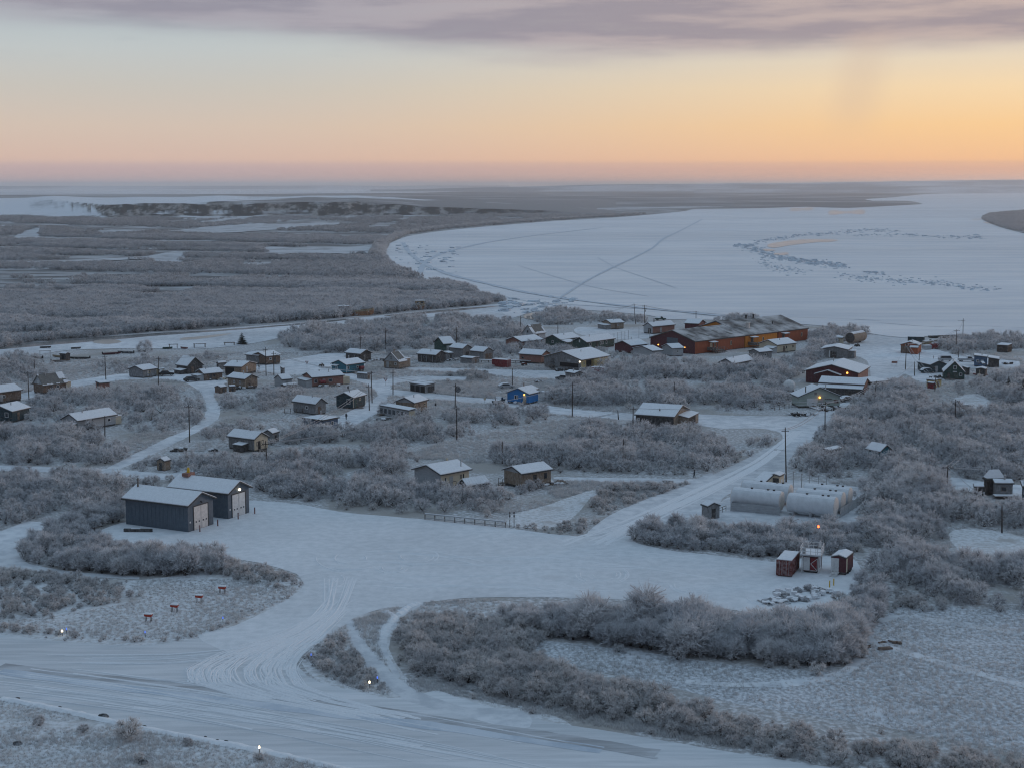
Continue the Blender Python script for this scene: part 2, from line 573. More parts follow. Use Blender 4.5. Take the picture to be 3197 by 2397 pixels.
G_SCUFF = ground_mat("scuffed gravelly snow", (0.36, 0.36, 0.37), (0.60, 0.61, 0.63), 0.5, stretch=(0.15, 1, 1), rot=0.40, edge=(0.35, 0.65), bump=0.3, bdist=0.1, fine=2.0)

mb = MB()
mb.add([(-60000, -1000, 0), (60000, -1000, 0), (60000, 60000, 0), (-60000, 60000, 0)], [(0, 1, 2, 3)])
tag(obj("ground", mb, G_TUNDRA), kind="structure")

# scrub plains beyond the village slough and out to the horizon
sheet("scrub_plain", [(-500, 470), (0, 466), (400, 466), (900, 462), (1200, 455), (1480, 452), (1500, 456), (1350, 468), (1200, 477), (1050, 489), (950, 499),
                      (880, 510), (838, 527), (828, 542), (832, 556), (846, 573), (866, 586), (900, 599), (950, 609), (1000, 623), (1050, 639), (1088, 654),
                      (960, 667), (830, 679), (700, 692), (500, 707), (250, 727), (0, 747), (-500, 790)], 0.05, G_PLAIN, 3)
sheet("far_flats", [(-2000, 407.5), (600, 408), (2300, 408), (4500, 407.5), (4500, 417.5), (2300, 417.5), (2050, 418.5), (1990, 421), (1930, 427), (1868, 431),
                    (1885, 434), (1960, 434.5), (1990, 441), (1830, 449.5), (1740, 447), (1640, 450), (1500, 452), (1200, 456), (900, 463), (400, 467), (0, 467), (-2000, 472)], 0.10, G_FAR, 2)
sheet("far_snowfield", [(-2500, 401.6), (200, 401.6), (1050, 402.2), (1120, 404), (1150, 409), (900, 417), (400, 420), (-200, 422), (-2500, 424)], 0.9, G_SNOWF, 2)
# the frozen river
sheet("river", [(1090, 656), (1050, 640), (1000, 624), (950, 610), (900, 600), (866, 587), (846, 574), (832, 557), (828, 543), (838, 528), (880, 511), (950, 500),
                (1050, 490), (1200, 478), (1350, 469), (1478, 456.5), (1500, 452.5), (1640, 450.5), (1740, 447.5), (1830, 450), (1992, 441.5), (1962, 434.5), (1885, 434),
                (1868, 430.5), (1930, 426.5), (1990, 420.5), (2050, 418.2), (2400, 417.2), (4200, 417.2), (4200, 760), (2400, 742), (2211, 736), (2150, 729), (2060, 723), (1960, 729), (1900, 724), (1800, 706),
                (1740, 701), (1600, 692), (1440, 690), (1400, 681), (1300, 672), (1200, 668), (1150, 673), (1110, 686), (1085, 676)], 0.14, G_RIVER, 3)
sheet("slough", [(1110, 660), (1086, 655), (960, 669), (830, 681), (700, 694), (500, 709), (250, 729), (0, 749), (-300, 775), (-300, 805), (0, 776), (60, 770), (150, 756), (300, 752),
                 (420, 754), (520, 746), (600, 731), (640, 713), (720, 704), (860, 689), (960, 684), (1100, 690), (1125, 675)], 0.10, G_ROAD, 3)
sheet("open_lead", [(-60, 753), (60, 742), (180, 731), (320, 721), (480, 712), (620, 701), (745, 689), (760, 690), (700, 697), (560, 709), (440, 718), (330, 726), (220, 736), (90, 747), (-60, 760)], 0.13, G_WET, 4, 0.5)
sheet("open_lead", [(830, 682), (900, 675), (985, 667), (1060, 662), (1082, 661), (1000, 670), (930, 676), (870, 682)], 0.17, G_WET, 4, 0.4)
sheet("overflow_ice", [(200, 738), (222, 733.5), (252, 734), (262, 739), (235, 743), (212, 742)], 0.14, G_TANICE, 4, 0.4)
sheet("overflow_ice", [(388, 732), (430, 727), (500, 720), (470, 727), (420, 733)], 0.14, G_TANICE, 4, 0.4)
sheet("snow_spit", [(1130, 684), (1150, 676), (1160, 680), (1150, 690)], 0.18, G_TANICE, 3)

# snowy ponds and clearings in the plain
PONDZ = list(range(14))
for pts, nm in (
        ([(566, 541), (640, 536), (760, 533), (826, 527), (820, 545), (760, 548), (650, 546)], "snowy_pond"),
        ([(-20, 567), (120, 562), (300, 556), (400, 555), (300, 560), (140, 567), (-20, 574)], "snowy_pond"),
        ([(350, 503), (420, 494), (520, 487), (640, 483), (740, 481), (700, 489), (600, 496), (480, 503)], "snowy_pond"),
        ([(190, 503), (240, 497), (330, 498), (300, 503)], "snowy_pond"),
        ([(28, 519), (45, 503), (70, 495), (92, 494), (84, 508), (90, 516), (50, 520)], "snowy_pond"),
        ([(-10, 489), (30, 487), (60, 489), (20, 492)], "snowy_pond"),
        ([(420, 476), (640, 470.5), (900, 464.5), (1150, 459), (1250, 458.5), (900, 467), (640, 473.5)], "snowy_channel"),
        ([(360, 482), (420, 479), (460, 480), (400, 483)], "snowy_pond"),
        ([(1180, 452), (1500, 446.5), (1560, 447.5), (1400, 450.5)], "snowy_channel"),
        ):
    sheet(nm, pts, 0.30 + 0.03 * PONDZ.pop(), G_POND, 6, 1.1, len(PONDZ))

sheet("river_island", [(2119, 471), (2136, 461.5), (2178, 458), (2320, 451), (2420, 452), (2420, 530), (2300, 522), (2211, 504), (2160, 491), (2130, 479)], 0.5, G_PLAIN, 4)

# river features: glazed patches, trodden trails
for pts in ([(600, 540), (640, 521), (800, 500), (940, 499), (1040, 507), (900, 517), (740, 536), (650, 551)], [(640, 592), (690, 583), (735, 585), (700, 597)],
            [(740, 312), (820, 305), (890, 306), (820, 317)], [(980, 331), (1100, 324), (1220, 326), (1100, 335)], [(1885, 374), (1940, 369), (1960, 373)],
            [(1960, 392), (2060, 402), (2200, 440), (2130, 425)], [(560, 562), (620, 560), (650, 568), (600, 571)]):
    sheet("glazed_ice", [((2097 + x / 2.011) / 1.4459, (500 + y / 2.011) / 1.4459) for x, y in pts], 0.34, G_GLAZE, 4, 0.3)


def ribbon(name, pts, w, z, m, closed=False, sub=6, wob=0.0, seed=3):
    r = random.Random(seed)
    ps = [PW_(x, y, z) for x, y in smooth_poly(pts, sub, 0, False)]
    vs, fs = [], []
    for i, p in enumerate(ps):
        t = (ps[min(i + 1, len(ps) - 1)] - ps[max(i - 1, 0)]).normalized()
        nn = Vector((-t.y, t.x, 0))
        ww = (w[0] + (w[1] - w[0]) * i / (len(ps) - 1)) / 2 * (1 + r.uniform(-wob, wob))
        vs += [p - nn * ww, p + nn * ww]
    for i in range(len(ps) - 1):
        fs.append((2 * i, 2 * i + 2, 2 * i + 3, 2 * i + 1))
    mb = MB().add(vs, fs)
    o = obj(name, mb, m)
    if o.data.polygons[0].normal.z < 0:
        o.data.flip_normals()
    o["kind"] = "structure"
    return o


ribbon("snow_trail", [(870, 524), (884, 545), (920, 572), (975, 594), (1050, 612), (1130, 630), (1230, 646), (1380, 664), (1560, 682)], (4.5, 4.5), 0.36, G_TRACK, wob=0.25)
ribbon("snow_trail", [(905, 590), (920, 565), (960, 545), (1050, 524), (1160, 508), (1300, 492)], (4.5, 4), 0.32, G_TRACK, wob=0.25)
ribbon("snow_trail", [(1205, 646), (1260, 610), (1320, 579), (1370, 556), (1410, 535), (1432, 516), (1470, 498), (1516, 474)], (1.5, 3), 0.38, G_TRACK, wob=0.2)
ribbon("snow_trail", [(1120, 574), (1200, 598), (1290, 622), (1400, 640)], (0.8, 0.8), 0.26, G_TRACK)
ribbon("snow_trail", [(1290, 556), (1330, 578), (1400, 602), (1460, 622)], (0.8, 0.8), 0.26, G_TRACK)
ribbon("snow_trail", [(1050, 632), (1150, 652), (1300, 662), (1460, 672), (1700, 688)], (1.4, 1.4), 0.26, G_TRACK, wob=0.3)
for y0, x0, x1 in ((684, 1480, 1900), (703, 1900, 2260)):
    ribbon("snow_trail", [(x0, y0 - 6), (x0 + 0.3 * (x1 - x0), y0 + 2), (x0 + 0.6 * (x1 - x0), y0 + 1), (x1, y0 + 8)], (0.8, 0.8), 0.2 + 0.01 * (y0 % 7), G_TRACK, wob=0.4)

# broken ice pushed up round the sand bar
ICE = mat("blue broken ice", (0.50, 0.56, 0.62), 0.6, 0.3, 1.0)
mb = MB()
ri = random.Random(11)


def ice_block(x, y, sx, sy, h):
    p = at("W", (2097 + x / 2.011) / 1.4459, (500 + y / 2.011) / 1.4459, 0.14)
    a = ri.uniform(0, 3.14)
    M = Matrix.Translation(p) @ Matrix.Rotation(a, 4, "Z") @ Matrix.Rotation(ri.uniform(-.6, .6), 4, "X")
    mb.box(-sx * .6, sx * .6, -sy * .6, sy * .6, -0.3, h * .8, M)


def ice_path(pts, n, spread, size):
    for _ in range(n):
        k = ri.uniform(0, len(pts) - 1.001)
        i = int(k)
        f = k - i
        x = pts[i][0] * (1 - f) + pts[i + 1][0] * f + ri.gauss(0, spread * 2.5)
        y = pts[i][1] * (1 - f) + pts[i + 1][1] * f + ri.gauss(0, spread)
        s = size * ri.uniform(0.4, 1.3)
        ice_block(x, y, s * 1.2, s * 0.6, s * ri.uniform(0.15, 0.45))


ice_path([(400, 541), (470, 540), (580, 507), (700, 490), (850, 470), (1000, 461), (1150, 451), (1250, 437), (1430, 450)], 260, 6, 2.2)
ice_path([(1150, 475), (1480, 470), (1700, 485), (1930, 487)], 150, 5, 2.0)
ice_path([(470, 545), (560, 575), (650, 612), (750, 625), (850, 637), (950, 652), (1080, 670)], 420, 9, 1.9)
ice_path([(540, 640), (700, 680), (830, 705)], 110, 12, 1.2)
ice_path([(1030, 730), (1300, 752), (1550, 765), (1800, 790), (2030, 815)], 230, 10, 1.3)
ice_path([(1220, 705), (1340, 716)], 26, 4, 1.7)
ice_path([(1900, 470), (1930, 490)], 24, 6, 1.6)
tag(obj("broken_ice", mb, ICE), "low ridges of broken blue ice on the frozen river", "ice", kind="stuff")
# rafted ice where the slough meets the river
mb = MB()
for _ in range(90):
    x, y = ri.uniform(1080, 1240), ri.uniform(640, 676)
    p = PW_(x, y, 0.14)
    s = ri.uniform(0.4, 1.6)
    mb.box(-s * 1.5, s * 1.5, -s, s, -0.2, s * 0.4, Matrix.Translation(p) @ Matrix.Rotation(ri.uniform(0, 3), 4, "Z") @ Matrix.Rotation(ri.uniform(-.4, .4), 4, "X"))
for _ in range(70):
    x, y = ri.uniform(850, 990), ri.uniform(530, 590)
    p = PW_(x, y, 0.14)
    s = ri.uniform(0.5, 1.8)
    mb.box(-s * 1.5, s * 1.5, -s, s, -0.2, s * 0.4, Matrix.Translation(p) @ Matrix.Rotation(ri.uniform(0, 3), 4, "Z") @ Matrix.Rotation(ri.uniform(-.4, .4), 4, "X"))
tag(obj("shore_ice", mb, ICE), "scattered ice slabs along the river shore", "ice", kind="stuff")

# roads and clearings
ROADS = {
    "runway": ([(-500, 1290), (-100, 1352), (0, 1369), (120, 1382), (250, 1392), (340, 1391), (430, 1376), (500, 1385), (620, 1432), (650, 1450), (700, 1475), (830, 1505), (900, 1500), (945, 1490), (1041, 1521), (1191, 1558), (1314, 1577),
                (1400, 1592), (1600, 1626), (1800, 1657), (2000, 1695), (2000, 1780), (900, 1700), (760, 1663), (560, 1617), (300, 1568), (150, 1533), (0, 1503), (-500, 1405)], G_RUN, 0.016),
    "taxiway": ([(430, 1377), (500, 1352), (580, 1316), (640, 1280), (656, 1262), (660, 1240), (760, 1240), (800, 1262), (890, 1300), (830, 1312), (770, 1330), (740, 1352), (700, 1380), (655, 1410), (640, 1432), (660, 1458),
                 (560, 1430)], G_APRON, 0.022),
    "apron": ([(225, 1163), (205, 1150), (262, 1128), (400, 1100), (540, 1081), (640, 1087), (750, 1106), (900, 1119), (1095, 1139), (1200, 1153), (1275, 1158), (1310, 1152), (1345, 1135), (1372, 1170), (1450, 1188), (1560, 1200),
               (1680, 1212), (1760, 1200), (1840, 1205), (1862, 1240), (1840, 1275), (1790, 1300), (1720, 1326), (1600, 1318), (1500, 1303), (1300, 1292), (1150, 1288), (1000, 1290), (890, 1302), (760, 1300), (660, 1262),
               (640, 1238), (560, 1214), (480, 1203), (400, 1188), (300, 1178)], G_APRON, 0.028),
    "road": ([(1270, 1160), (1320, 1110), (1400, 1075), (1500, 1040), (1570, 1010), (1640, 975), (1690, 942), (1640, 925), (1560, 925), (1500, 915), (1480, 893), (1560, 896), (1700, 898), (1760, 890),
              (1838, 862), (1872, 842), (1880, 812), (1872, 780), (1842, 765), (1836, 742), (1868, 724), (1960, 726), (1975, 745), (1960, 780), (1960, 800), (1930, 822), (1870, 850), (1800, 897), (1755, 950), (1700, 1005), (1690, 1035), (1620, 1050), (1560, 1075), (1540, 1130), (1370, 1150)], G_ROAD, 0.020),
    "village_road": ([(1510, 916), (1380, 908), (1240, 898), (1150, 886), (1060, 872), (1000, 868), (930, 862), (860, 855), (815, 850), (822, 838), (900, 846), (1000, 856), (1080, 862), (1160, 872), (1250, 884),
                      (1380, 893), (1510, 897)], G_ROAD, 0.012),
    "village_lane": ([(815, 852), (790, 870), (770, 880), (700, 935), (790, 905), (830, 880), (840, 850), (850, 830), (900, 822), (1000, 823), (1010, 814), (920, 812), (850, 815), (800, 822), (760, 806), (700, 800), (680, 790), (740, 770), (760, 764),
                      (700, 764), (600, 780), (560, 790), (540, 800), (620, 806), (660, 812), (740, 815), (790, 830)], G_ROAD, 0.016),
    "path": ([(232, 1010), (300, 975), (360, 945), (410, 925), (440, 900), (445, 870), (430, 845), (400, 826), (340, 818), (250, 822), (160, 838), (110, 850), (0, 872), (0, 862), (100, 835), (160, 822), (260, 808), (400, 800),
              (480, 810), (490, 826), (462, 850), (475, 880), (470, 905), (430, 930), (380, 955), (300, 995), (256, 1012)], G_ROAD, 0.012),
    "field_road": ([(-20, 1003), (100, 1007), (250, 1012), (360, 1022), (420, 1012), (440, 1020), (380, 1035), (300, 1032), (200, 1026), (100, 1018), (-20, 1015)], G_ROAD, 0.016),
    "landing_strip": ([(-60, 1150), (0, 1146), (60, 1125), (110, 1140), (60, 1165), (40, 1190), (60, 1215), (150, 1232), (300, 1244), (300, 1250), (120, 1240), (0, 1222), (-60, 1210)], G_ROAD, 0.020),
    "ball_field": ([(690, 793), (760, 800), (750, 812), (660, 812), (560, 800), (590, 785), (660, 770), (725, 765), (800, 790), (1180, 800), (1240, 800), (1320, 812), (1180, 818), (1080, 812), (900, 800), (820, 790)], G_ROAD, 0.008),
    "house_path": ([(1195, 1030), (1260, 1030), (1400, 1032), (1500, 1034), (1540, 1022), (1500, 1043), (1380, 1040), (1230, 1038)], G_ROAD, 0.008),
    "meadow_track": ([(1105, 1110), (1180, 1090), (1260, 1062), (1290, 1060), (1270, 1080), (1250, 1105), (1220, 1130), (1180, 1140), (1130, 1138), (1095, 1130)], G_VERGE, 0.010),
    "cart_track": ([(755, 1338), (775, 1368), (805, 1405), (850, 1455), (900, 1490), (1000, 1525), (1150, 1556), (1000, 1545), (880, 1512), (820, 1470), (780, 1425), (752, 1375)], G_ROAD, 0.020),
    "foot_track": ([(890, 1300), (860, 1325), (832, 1355), (815, 1385), (822, 1410), (840, 1440), (862, 1462), (850, 1432), (836, 1405), (838, 1375), (858, 1345), (886, 1318), (915, 1303)], G_ROAD, 0.024),
    "yard": ([(2040, 1040), (2060, 1030), (2130, 1040), (2230, 1050), (2230, 1085), (2120, 1065), (2060, 1055)], G_ROAD, 0.012),
    "clearing": ([(2050, 1150), (2100, 1140), (2180, 1150), (2230, 1170), (2230, 1200), (2140, 1205), (2070, 1185)], G_VERGE, 0.012),
    "north_yard": ([(1890, 780), (1960, 770), (2000, 752), (2030, 757), (2080, 770), (2200, 780), (2200, 795), (2090, 795), (2080, 815), (1990, 825), (1960, 810)], G_ROAD, 0.008),
    "riverside_yard": ([(1240, 712), (1290, 708), (1400, 712), (1410, 725), (1380, 735), (1280, 728)], G_ROAD, 0.008),
    "tank_yard": ([(1530, 1130), (1560, 1080), (1640, 1050), (1700, 1035), (1850, 1050), (1860, 1080), (1840, 1130), (1600, 1140)], G_ROAD, 0.024),
    "far_yard": ([(2060, 860), (2110, 850), (2140, 870), (2120, 895), (2070, 890)], G_VERGE, 0.008),
}
ROADW = []
for k, (pts, m, z) in ROADS.items():
    sheet(k, pts, z, m, 7, 0.9, len(k))
    ROADW.append(np.array([(q.x, q.y) for q in wpoly(pts, 0, 3)]))
sheet("near_verge", [(-200, 1480), (0, 1510), (150, 1540), (300, 1574), (560, 1622), (760, 1668), (800, 1720), (-200, 1720)], 0.006, G_VERGE, 3)
sheet("meadow", [(-200, 1236), (0, 1240), (300, 1252), (480, 1225), (600, 1235), (660, 1262), (620, 1300), (500, 1355), (340, 1392), (120, 1384), (-200, 1345)], 0.006, G_VERGE, 3)
sheet("taxiway_island", [(652, 1432), (680, 1390), (740, 1350), (770, 1328), (850, 1312), (1100, 1296), (1100, 1345), (870, 1345), (840, 1400), (900, 1480), (1200, 1545), (1250, 1585), (1000, 1550), (830, 1510), (700, 1476)], 0.006, G_VERGE, 3)
sheet("field", [(1130, 1395), (1160, 1380), (1300, 1396), (1430, 1412), (1560, 1432), (1700, 1444), (1790, 1448), (1860, 1428), (1875, 1375), (1910, 1330), (1960, 1300), (2080, 1312), (2211, 1316), (2500, 1330), (2500, 1700), (2211, 1625),
                (2000, 1585), (1800, 1550), (1600, 1520), (1400, 1470), (1250, 1440), (1150, 1425)], 0.010, G_FIELD, 4)
for pts, w in (([(1860, 1420), (1820, 1452), (1720, 1470), (1600, 1478), (1480, 1470)], 1.6), ([(1870, 1375), (1900, 1390), (2000, 1420), (2120, 1455), (2260, 1490)], 1.8),
               ([(1895, 1340), (1960, 1330), (2060, 1345), (2211, 1368)], 2.0), ([(1620, 1478), (1700, 1480), (1800, 1462), (1850, 1440)], 0.8)):
    ribbon("wheel_rut", pts, (w, w), 0.03 + 0.004 * PONDZ.pop() if PONDZ else 0.036, G_ROAD, wob=0.15)
# scuffed darker lanes on the runway
for i, pts in enumerate(([(0, 1437), (250, 1465), (500, 1492), (700, 1515), (960, 1555), (1200, 1590), (1420, 1625)], [(0, 1448), (250, 1482), (480, 1511), (760, 1544), (1000, 1575), (1300, 1618)],
                         [(600, 1500), (720, 1513), (860, 1532), (1000, 1560)], [(940, 1552), (1080, 1580), (1250, 1606), (1420, 1636)])):
    ribbon("runway_wear", pts, (2.0, 2.2) if i < 2 else (0.4, 0.45), 0.030 + 0.004 * i, G_SCUFF if i != 1 else G_TRACK, wob=0.2, seed=i)

# tyre tracks: low ridges of pushed snow
mb = MB()
TS = mat("pushed snow ridge", (0.80, 0.81, 0.83), 0.9, 0.05)


def ridge(pts, w=0.32, h=0.07, gap=0.0, z=0.03, sub=7, seed=0):
    r = random.Random(seed)
    ps = [PW_(x, y, 0) for x, y in smooth_poly(pts, sub, 0, False)]
    vs, fs = [], []
    n = len(ps)
    for i, p in enumerate(ps):
        t = (ps[min(i + 1, n - 1)] - ps[max(i - 1, 0)]).normalized()
        nn = Vector((-t.y, t.x, 0))
        e = min(1.0, i / 3.0, (n - 1 - i) / 3.0)
        hh = h * e * r.uniform(0.5, 1.2) + 0.005
        ww = w * r.uniform(0.8, 1.2)
        for s, zz in ((-1, 0), (-0.25, hh), (0.25, hh), (1, 0)):
            q = p + nn * (ww * s + gap)
            vs.append((q.x, q.y, z + zz))
    for i in range(n - 1):
        for j in range(3):
            fs.append((4 * i + j, 4 * i + 4 + j, 4 * i + 5 + j, 4 * i + 1 + j))
    mb.add(vs, fs)


rt = random.Random(5)
for k in range(62):
    t0 = rt.random()
    e = rt.uniform(-10, 10)

    def L(a, b):
        return a + (b - a) * (t0 + rt.gauss(0, .035))
    pts = [(L(690, 800) + e, 1255 + rt.uniform(-25, 25)), (L(690, 752) + e, 1315), (L(600, 705) + e * .6, 1365), (L(470, 652), 1410), (L(395, 640), 1445 + e * .3), (L(400, 660), 1472 + t0 * 8), (L(520, 760), 1505 + t0 * 10),
           (L(760, 900), 1545 + rt.uniform(-8, 8))]
    a = rt.choice((0, 1, 1, 2, 3, 4))
    b = min(8, a + rt.choice((3, 4, 5, 6, 7)))
    w_ = rt.uniform(0.08, 0.17)
    ridge(pts[a:b], w_, rt.uniform(0.025, 0.09), seed=k)
    if rt.random() < .5:
        ridge([(x + rt.uniform(9, 12), y + 1) for x, y in pts[a:b]], w_, rt.uniform(0.025, 0.07), seed=k)
for k in range(14):
    t0 = rt.random()
    ridge([(700 + 70 * t0, 1300 + rt.uniform(-20, 20)), (640 + 50 * t0, 1350), (520 + 60 * t0, 1392 + 20 * t0), (360, 1408 + 25 * t0), (160 + rt.uniform(-60, 60), 1410 + 22 * t0)][rt.choice((0, 0, 1)):rt.choice((4, 5))], .11, rt.uniform(.02, .06), seed=k)
for k in range(70):
    cx, cy, rx = rt.choice(((850, 1225, 50), (700, 1250, 60), (760, 1205, 80), (1760, 1262, 55), (1500, 1262, 60), (1300, 1240, 60), (900, 1200, 60), (1640, 1290, 40)))
    rx *= rt.uniform(0.3, 1.0)
    a0 = rt.uniform(-0.8, 2.4)
    a1 = a0 + rt.uniform(0.5, 1.7)
    pts = [(cx + rx * math.cos(a0 + (a1 - a0) * q / 5), cy + rx * 0.38 * math.sin(a0 + (a1 - a0) * q / 5)) for q in range(6)]
    ridge(pts, rt.uniform(0.08, 0.16), rt.uniform(0.03, 0.07), seed=k, sub=4)
for k in range(26):
    y0 = rt.uniform(1425, 1500)
    x0 = rt.uniform(-60, 300)
    ln = rt.uniform(400, 1100)
    sl = rt.uniform(0.125, 0.15)
    ridge([(x0, y0 + x0 * .10), (x0 + ln / 3, y0 + x0 * .10 + ln / 3 * sl * .9), (x0 + 2 * ln / 3, y0 + x0 * .1 + 2 * ln / 3 * sl), (x0 + ln, y0 + x0 * .10 + ln * sl * 1.12)], rt.uniform(0.08, 0.17), rt.uniform(0.03, 0.06), seed=k)
for k in range(24):
    x0, y0 = rt.uniform(760, 1350), rt.uniform(1180, 1275)
    ln = rt.uniform(120, 420)
    ridge([(x0, y0), (x0 + ln * .5, y0 + rt.uniform(-4, 10)), (x0 + ln, y0 + rt.uniform(-6, 24))], rt.uniform(0.12, 0.25), rt.uniform(0.02, 0.05), seed=k)
for k in range(16):
    t = rt.random()
    ridge([(1180 + 150 * t, 1165 + rt.uniform(0, 12)), (1330 + 60 * t, 1128 + rt.uniform(-4, 8)), (1470 + 60 * t, 1066 + rt.uniform(-3, 3)), (1620 + 30 * t, 995 + 6 * t), (1712 + 20 * t, 930)], 0.25, 0.06, seed=k)
tag(obj("tyre_tracks", mb, TS), "curving tyre tracks pressed into the apron and runway snow", "tyre tracks", kind="stuff")

# ridge of snow ploughed to the side of the runway
mb = MB()
for pts in ([(0, 1506), (150, 1536), (300, 1570), (560, 1619), (760, 1664)], [(830, 1318), (850, 1332), (835, 1352), (822, 1380)], [(855, 1330), (880, 1310), (905, 1300)]):
    ridge(pts, 0.7, 0.22, seed=4, sub=14)
tag(obj("snow_berm", mb, TS), "low ploughed berm of snow along the near runway edge", "snow berm", kind="stuff")

# ------------------------------------------------------------------ bluffs, islands and far hills
HILL = bpy.data.materials.new("bluff ground")
HILL.use_nodes = True
q = NG(HILL.node_tree)
geo = q.n("ShaderNodeNewGeometry")
sx = q.n("ShaderNodeSeparateXYZ")
HILL.node_tree.links.new(geo.outputs["Normal"], sx.inputs[0])
sp_ = q.n("ShaderNodeSeparateXYZ")
HILL.node_tree.links.new(geo.outputs["Position"], sp_.inputs[0])
hn = q.noise(q.mapping(geo.outputs["Position"], scale=(0.03, 0.012, 0.05)), 1.0, 6.0, 0.7)
steep = q.step(q.m("ADD", sx.outputs[2], q.m("MULTIPLY", q.m("SUBTRACT", hn, 0.5), 0.05)), 0.955, 0.998)
pn = q.noise(q.mapping(geo.outputs["Position"], scale=(1.0, 0.35, 1.0)), 0.0030, 4.0, 0.6)
east = q.step(q.m("DIVIDE", sp_.outputs[0], sp_.outputs[1]), -0.22, -0.02)
sn = q.step(q.m("ADD", pn, q.m("MULTIPLY", east, 0.24)), 0.55, 0.66)
top = q.mix(sn, (0.74, 0.75, 0.78), (0.24, 0.235, 0.24))
face = q.mix(q.step(hn, 0.46, 0.62), (0.055, 0.050, 0.047), (0.36, 0.33, 0.31))
HILL.node_tree.links.new(q.mix(steep, face, top), HILL.node_tree.nodes["Principled BSDF"].inputs["Base Color"])
HILL.node_tree.nodes["Principled BSDF"].inputs["Roughness"].default_value = 0.95


NZ = random.Random(99)
NZT = [NZ.random() for _ in range(4096)]


def vnoise(x, seed=0):
    i = math.floor(x)
    f = x - i
    f = f * f * (3 - 2 * f)
    k = i * 31 + seed * 977
    return NZT[k % 4096] * (1 - f) + NZT[(k + 31) % 4096] * f


def fbm(x, seed=0, o=4):
    return sum(vnoise(x * 2 ** k, seed + k) * 0.5 ** (k + 1) for k in range(o))


nx = 620
rows = [-30, 0, 12, 26, 40, 55, 72, 92, 115, 140, 170, 210, 260, 330, 430, 570, 760, 1000, 1300, 1700, 2200, 2800]
ny = len(rows)
vs, fs = [], []
for i in range(nx):
    wx = -260 + (1330 + 260) * i / (nx - 1)
    wy = 471.0 - 6.0 * max(0, wx) / 1140
    foot = PW_(wx, wy, 0)
    hmax = 26.0 * min(1.0, max(0.0, (1290 - wx) / 520.0)) ** 0.8 * (0.75 + 0.5 * fbm(wx / 120.0, 9, 2))
    gentle = min(1.0, max(0.0, (235 - wx) / 170.0))
    lobe = 60 * fbm(wx / 105.0, 3, 2) * (1 - gentle) ** 2
    gul = (26 * abs(fbm(wx / 60.0, 21, 2) - 0.37) * 2 + 14 * abs(fbm(wx / 19.0, 25, 2) - .37) * 2) * (1 - gentle) ** 2
    run = max(34, 75 * hmax / 26) + 700 * gentle
    for j, dist in enumerate(rows):
        t = min(1.0, max(0.0, (dist - lobe) / run))
        z = hmax * (t ** (0.85 + 0.15 * gentle))
        z *= 1 - min(.6, gul * .022) * math.sin(math.pi * min(1, t))
        if dist > 400:
            z = max(z, 0) * (1 + 0.10 * (fbm(wx / 200.0 + dist / 900.0, 5, 2) - .4)) * (1 - 0.75 * max(0, dist - 1800) / 1000.0)
        k = 1 + dist / foot.length
        vs.append((foot.x * k, foot.y * k, max(z, 0) + (0.25 if j else -1.0)))
for i in range(nx - 1):
    for j in range(ny - 1):
        a = i * ny + j
        fs.append((a, a + ny, a + ny + 1, a + 1))
o = obj("bluffs", MB().add(vs, fs), HILL)
tag(o, kind="structure")


def low_ridge(name, x0, x1, y_top, dist, m, seed, rough, n=160):
    """a far low ridge line; y_top(x) gives the crest in the overview picture"""
    vs, fs = [], []
    for i in range(n):
        x = x0 + (x1 - x0) * i / (n - 1)
        yt = y_top(x) + (fbm(x / rough, seed) - 0.5) * 2.0
        fo = PW_(x, 399.8 + 3200 * 60 / dist, 0)
        k = fo.normalized()
        k = Vector((k.x, k.y, 0)).normalized()
        D = dist
        foot = k * D * 1.0
        top_z = min(112.0, max(4.0, CAM_H - (yt - 399.8) / 3200 * D))
        depth = D * 0.12
        vs += [(foot.x, foot.y, -2), (foot.x + k.x * depth * .4, foot.y + k.y * depth * .4, top_z * 0.8), (foot.x + k.x * depth, foot.y + k.y * depth, top_z),
               (foot.x + k.x * depth * 3, foot.y + k.y * depth * 3, top_z * 0.6), (foot.x + k.x * depth * 4, foot.y + k.y * depth * 4, -2)]
    for i in range(n - 1):
        for j in range(4):
            a = i * 5 + j
            fs.append((a, a + 5, a + 6, a + 1))
    tag(obj(name, MB().add(vs, fs), m), kind="structure")


G_HILLS = ground_mat("far snowy hills", (0.30, 0.31, 0.33), (0.60, 0.61, 0.64), 0.0006, edge=(0.4, 0.6), bump=0.1, bdist=5, fine=0.002)
low_ridge("hills", -900, 1100, lambda x: 402.4 - 0.0005 * x, 22000, G_HILLS, 2, 120)
low_ridge("hills", 800, 3600, lambda x: 401.5 + 9 * max(0, 1 - max(0, x - 850) / 450.0) - max(0, x - 1000) * 0.0085 - max(0, min(1, (x - 1700) / 300)) * 2.5, 13500, G_HILLS, 4, 90)
low_ridge("hills", 1500, 3600, lambda x: 403.0 + 8 * max(0, 1 - (x - 1500) / 500.0) - max(0, x - 1700) * 0.004, 11500, G_HILLS, 8, 60)
G_WOOD = ground_mat("dark bank scrub", (0.075, 0.070, 0.068), (0.23, 0.22, 0.22), 0.05, edge=(0.3, 0.7), bump=1, bdist=2, fine=0.2)


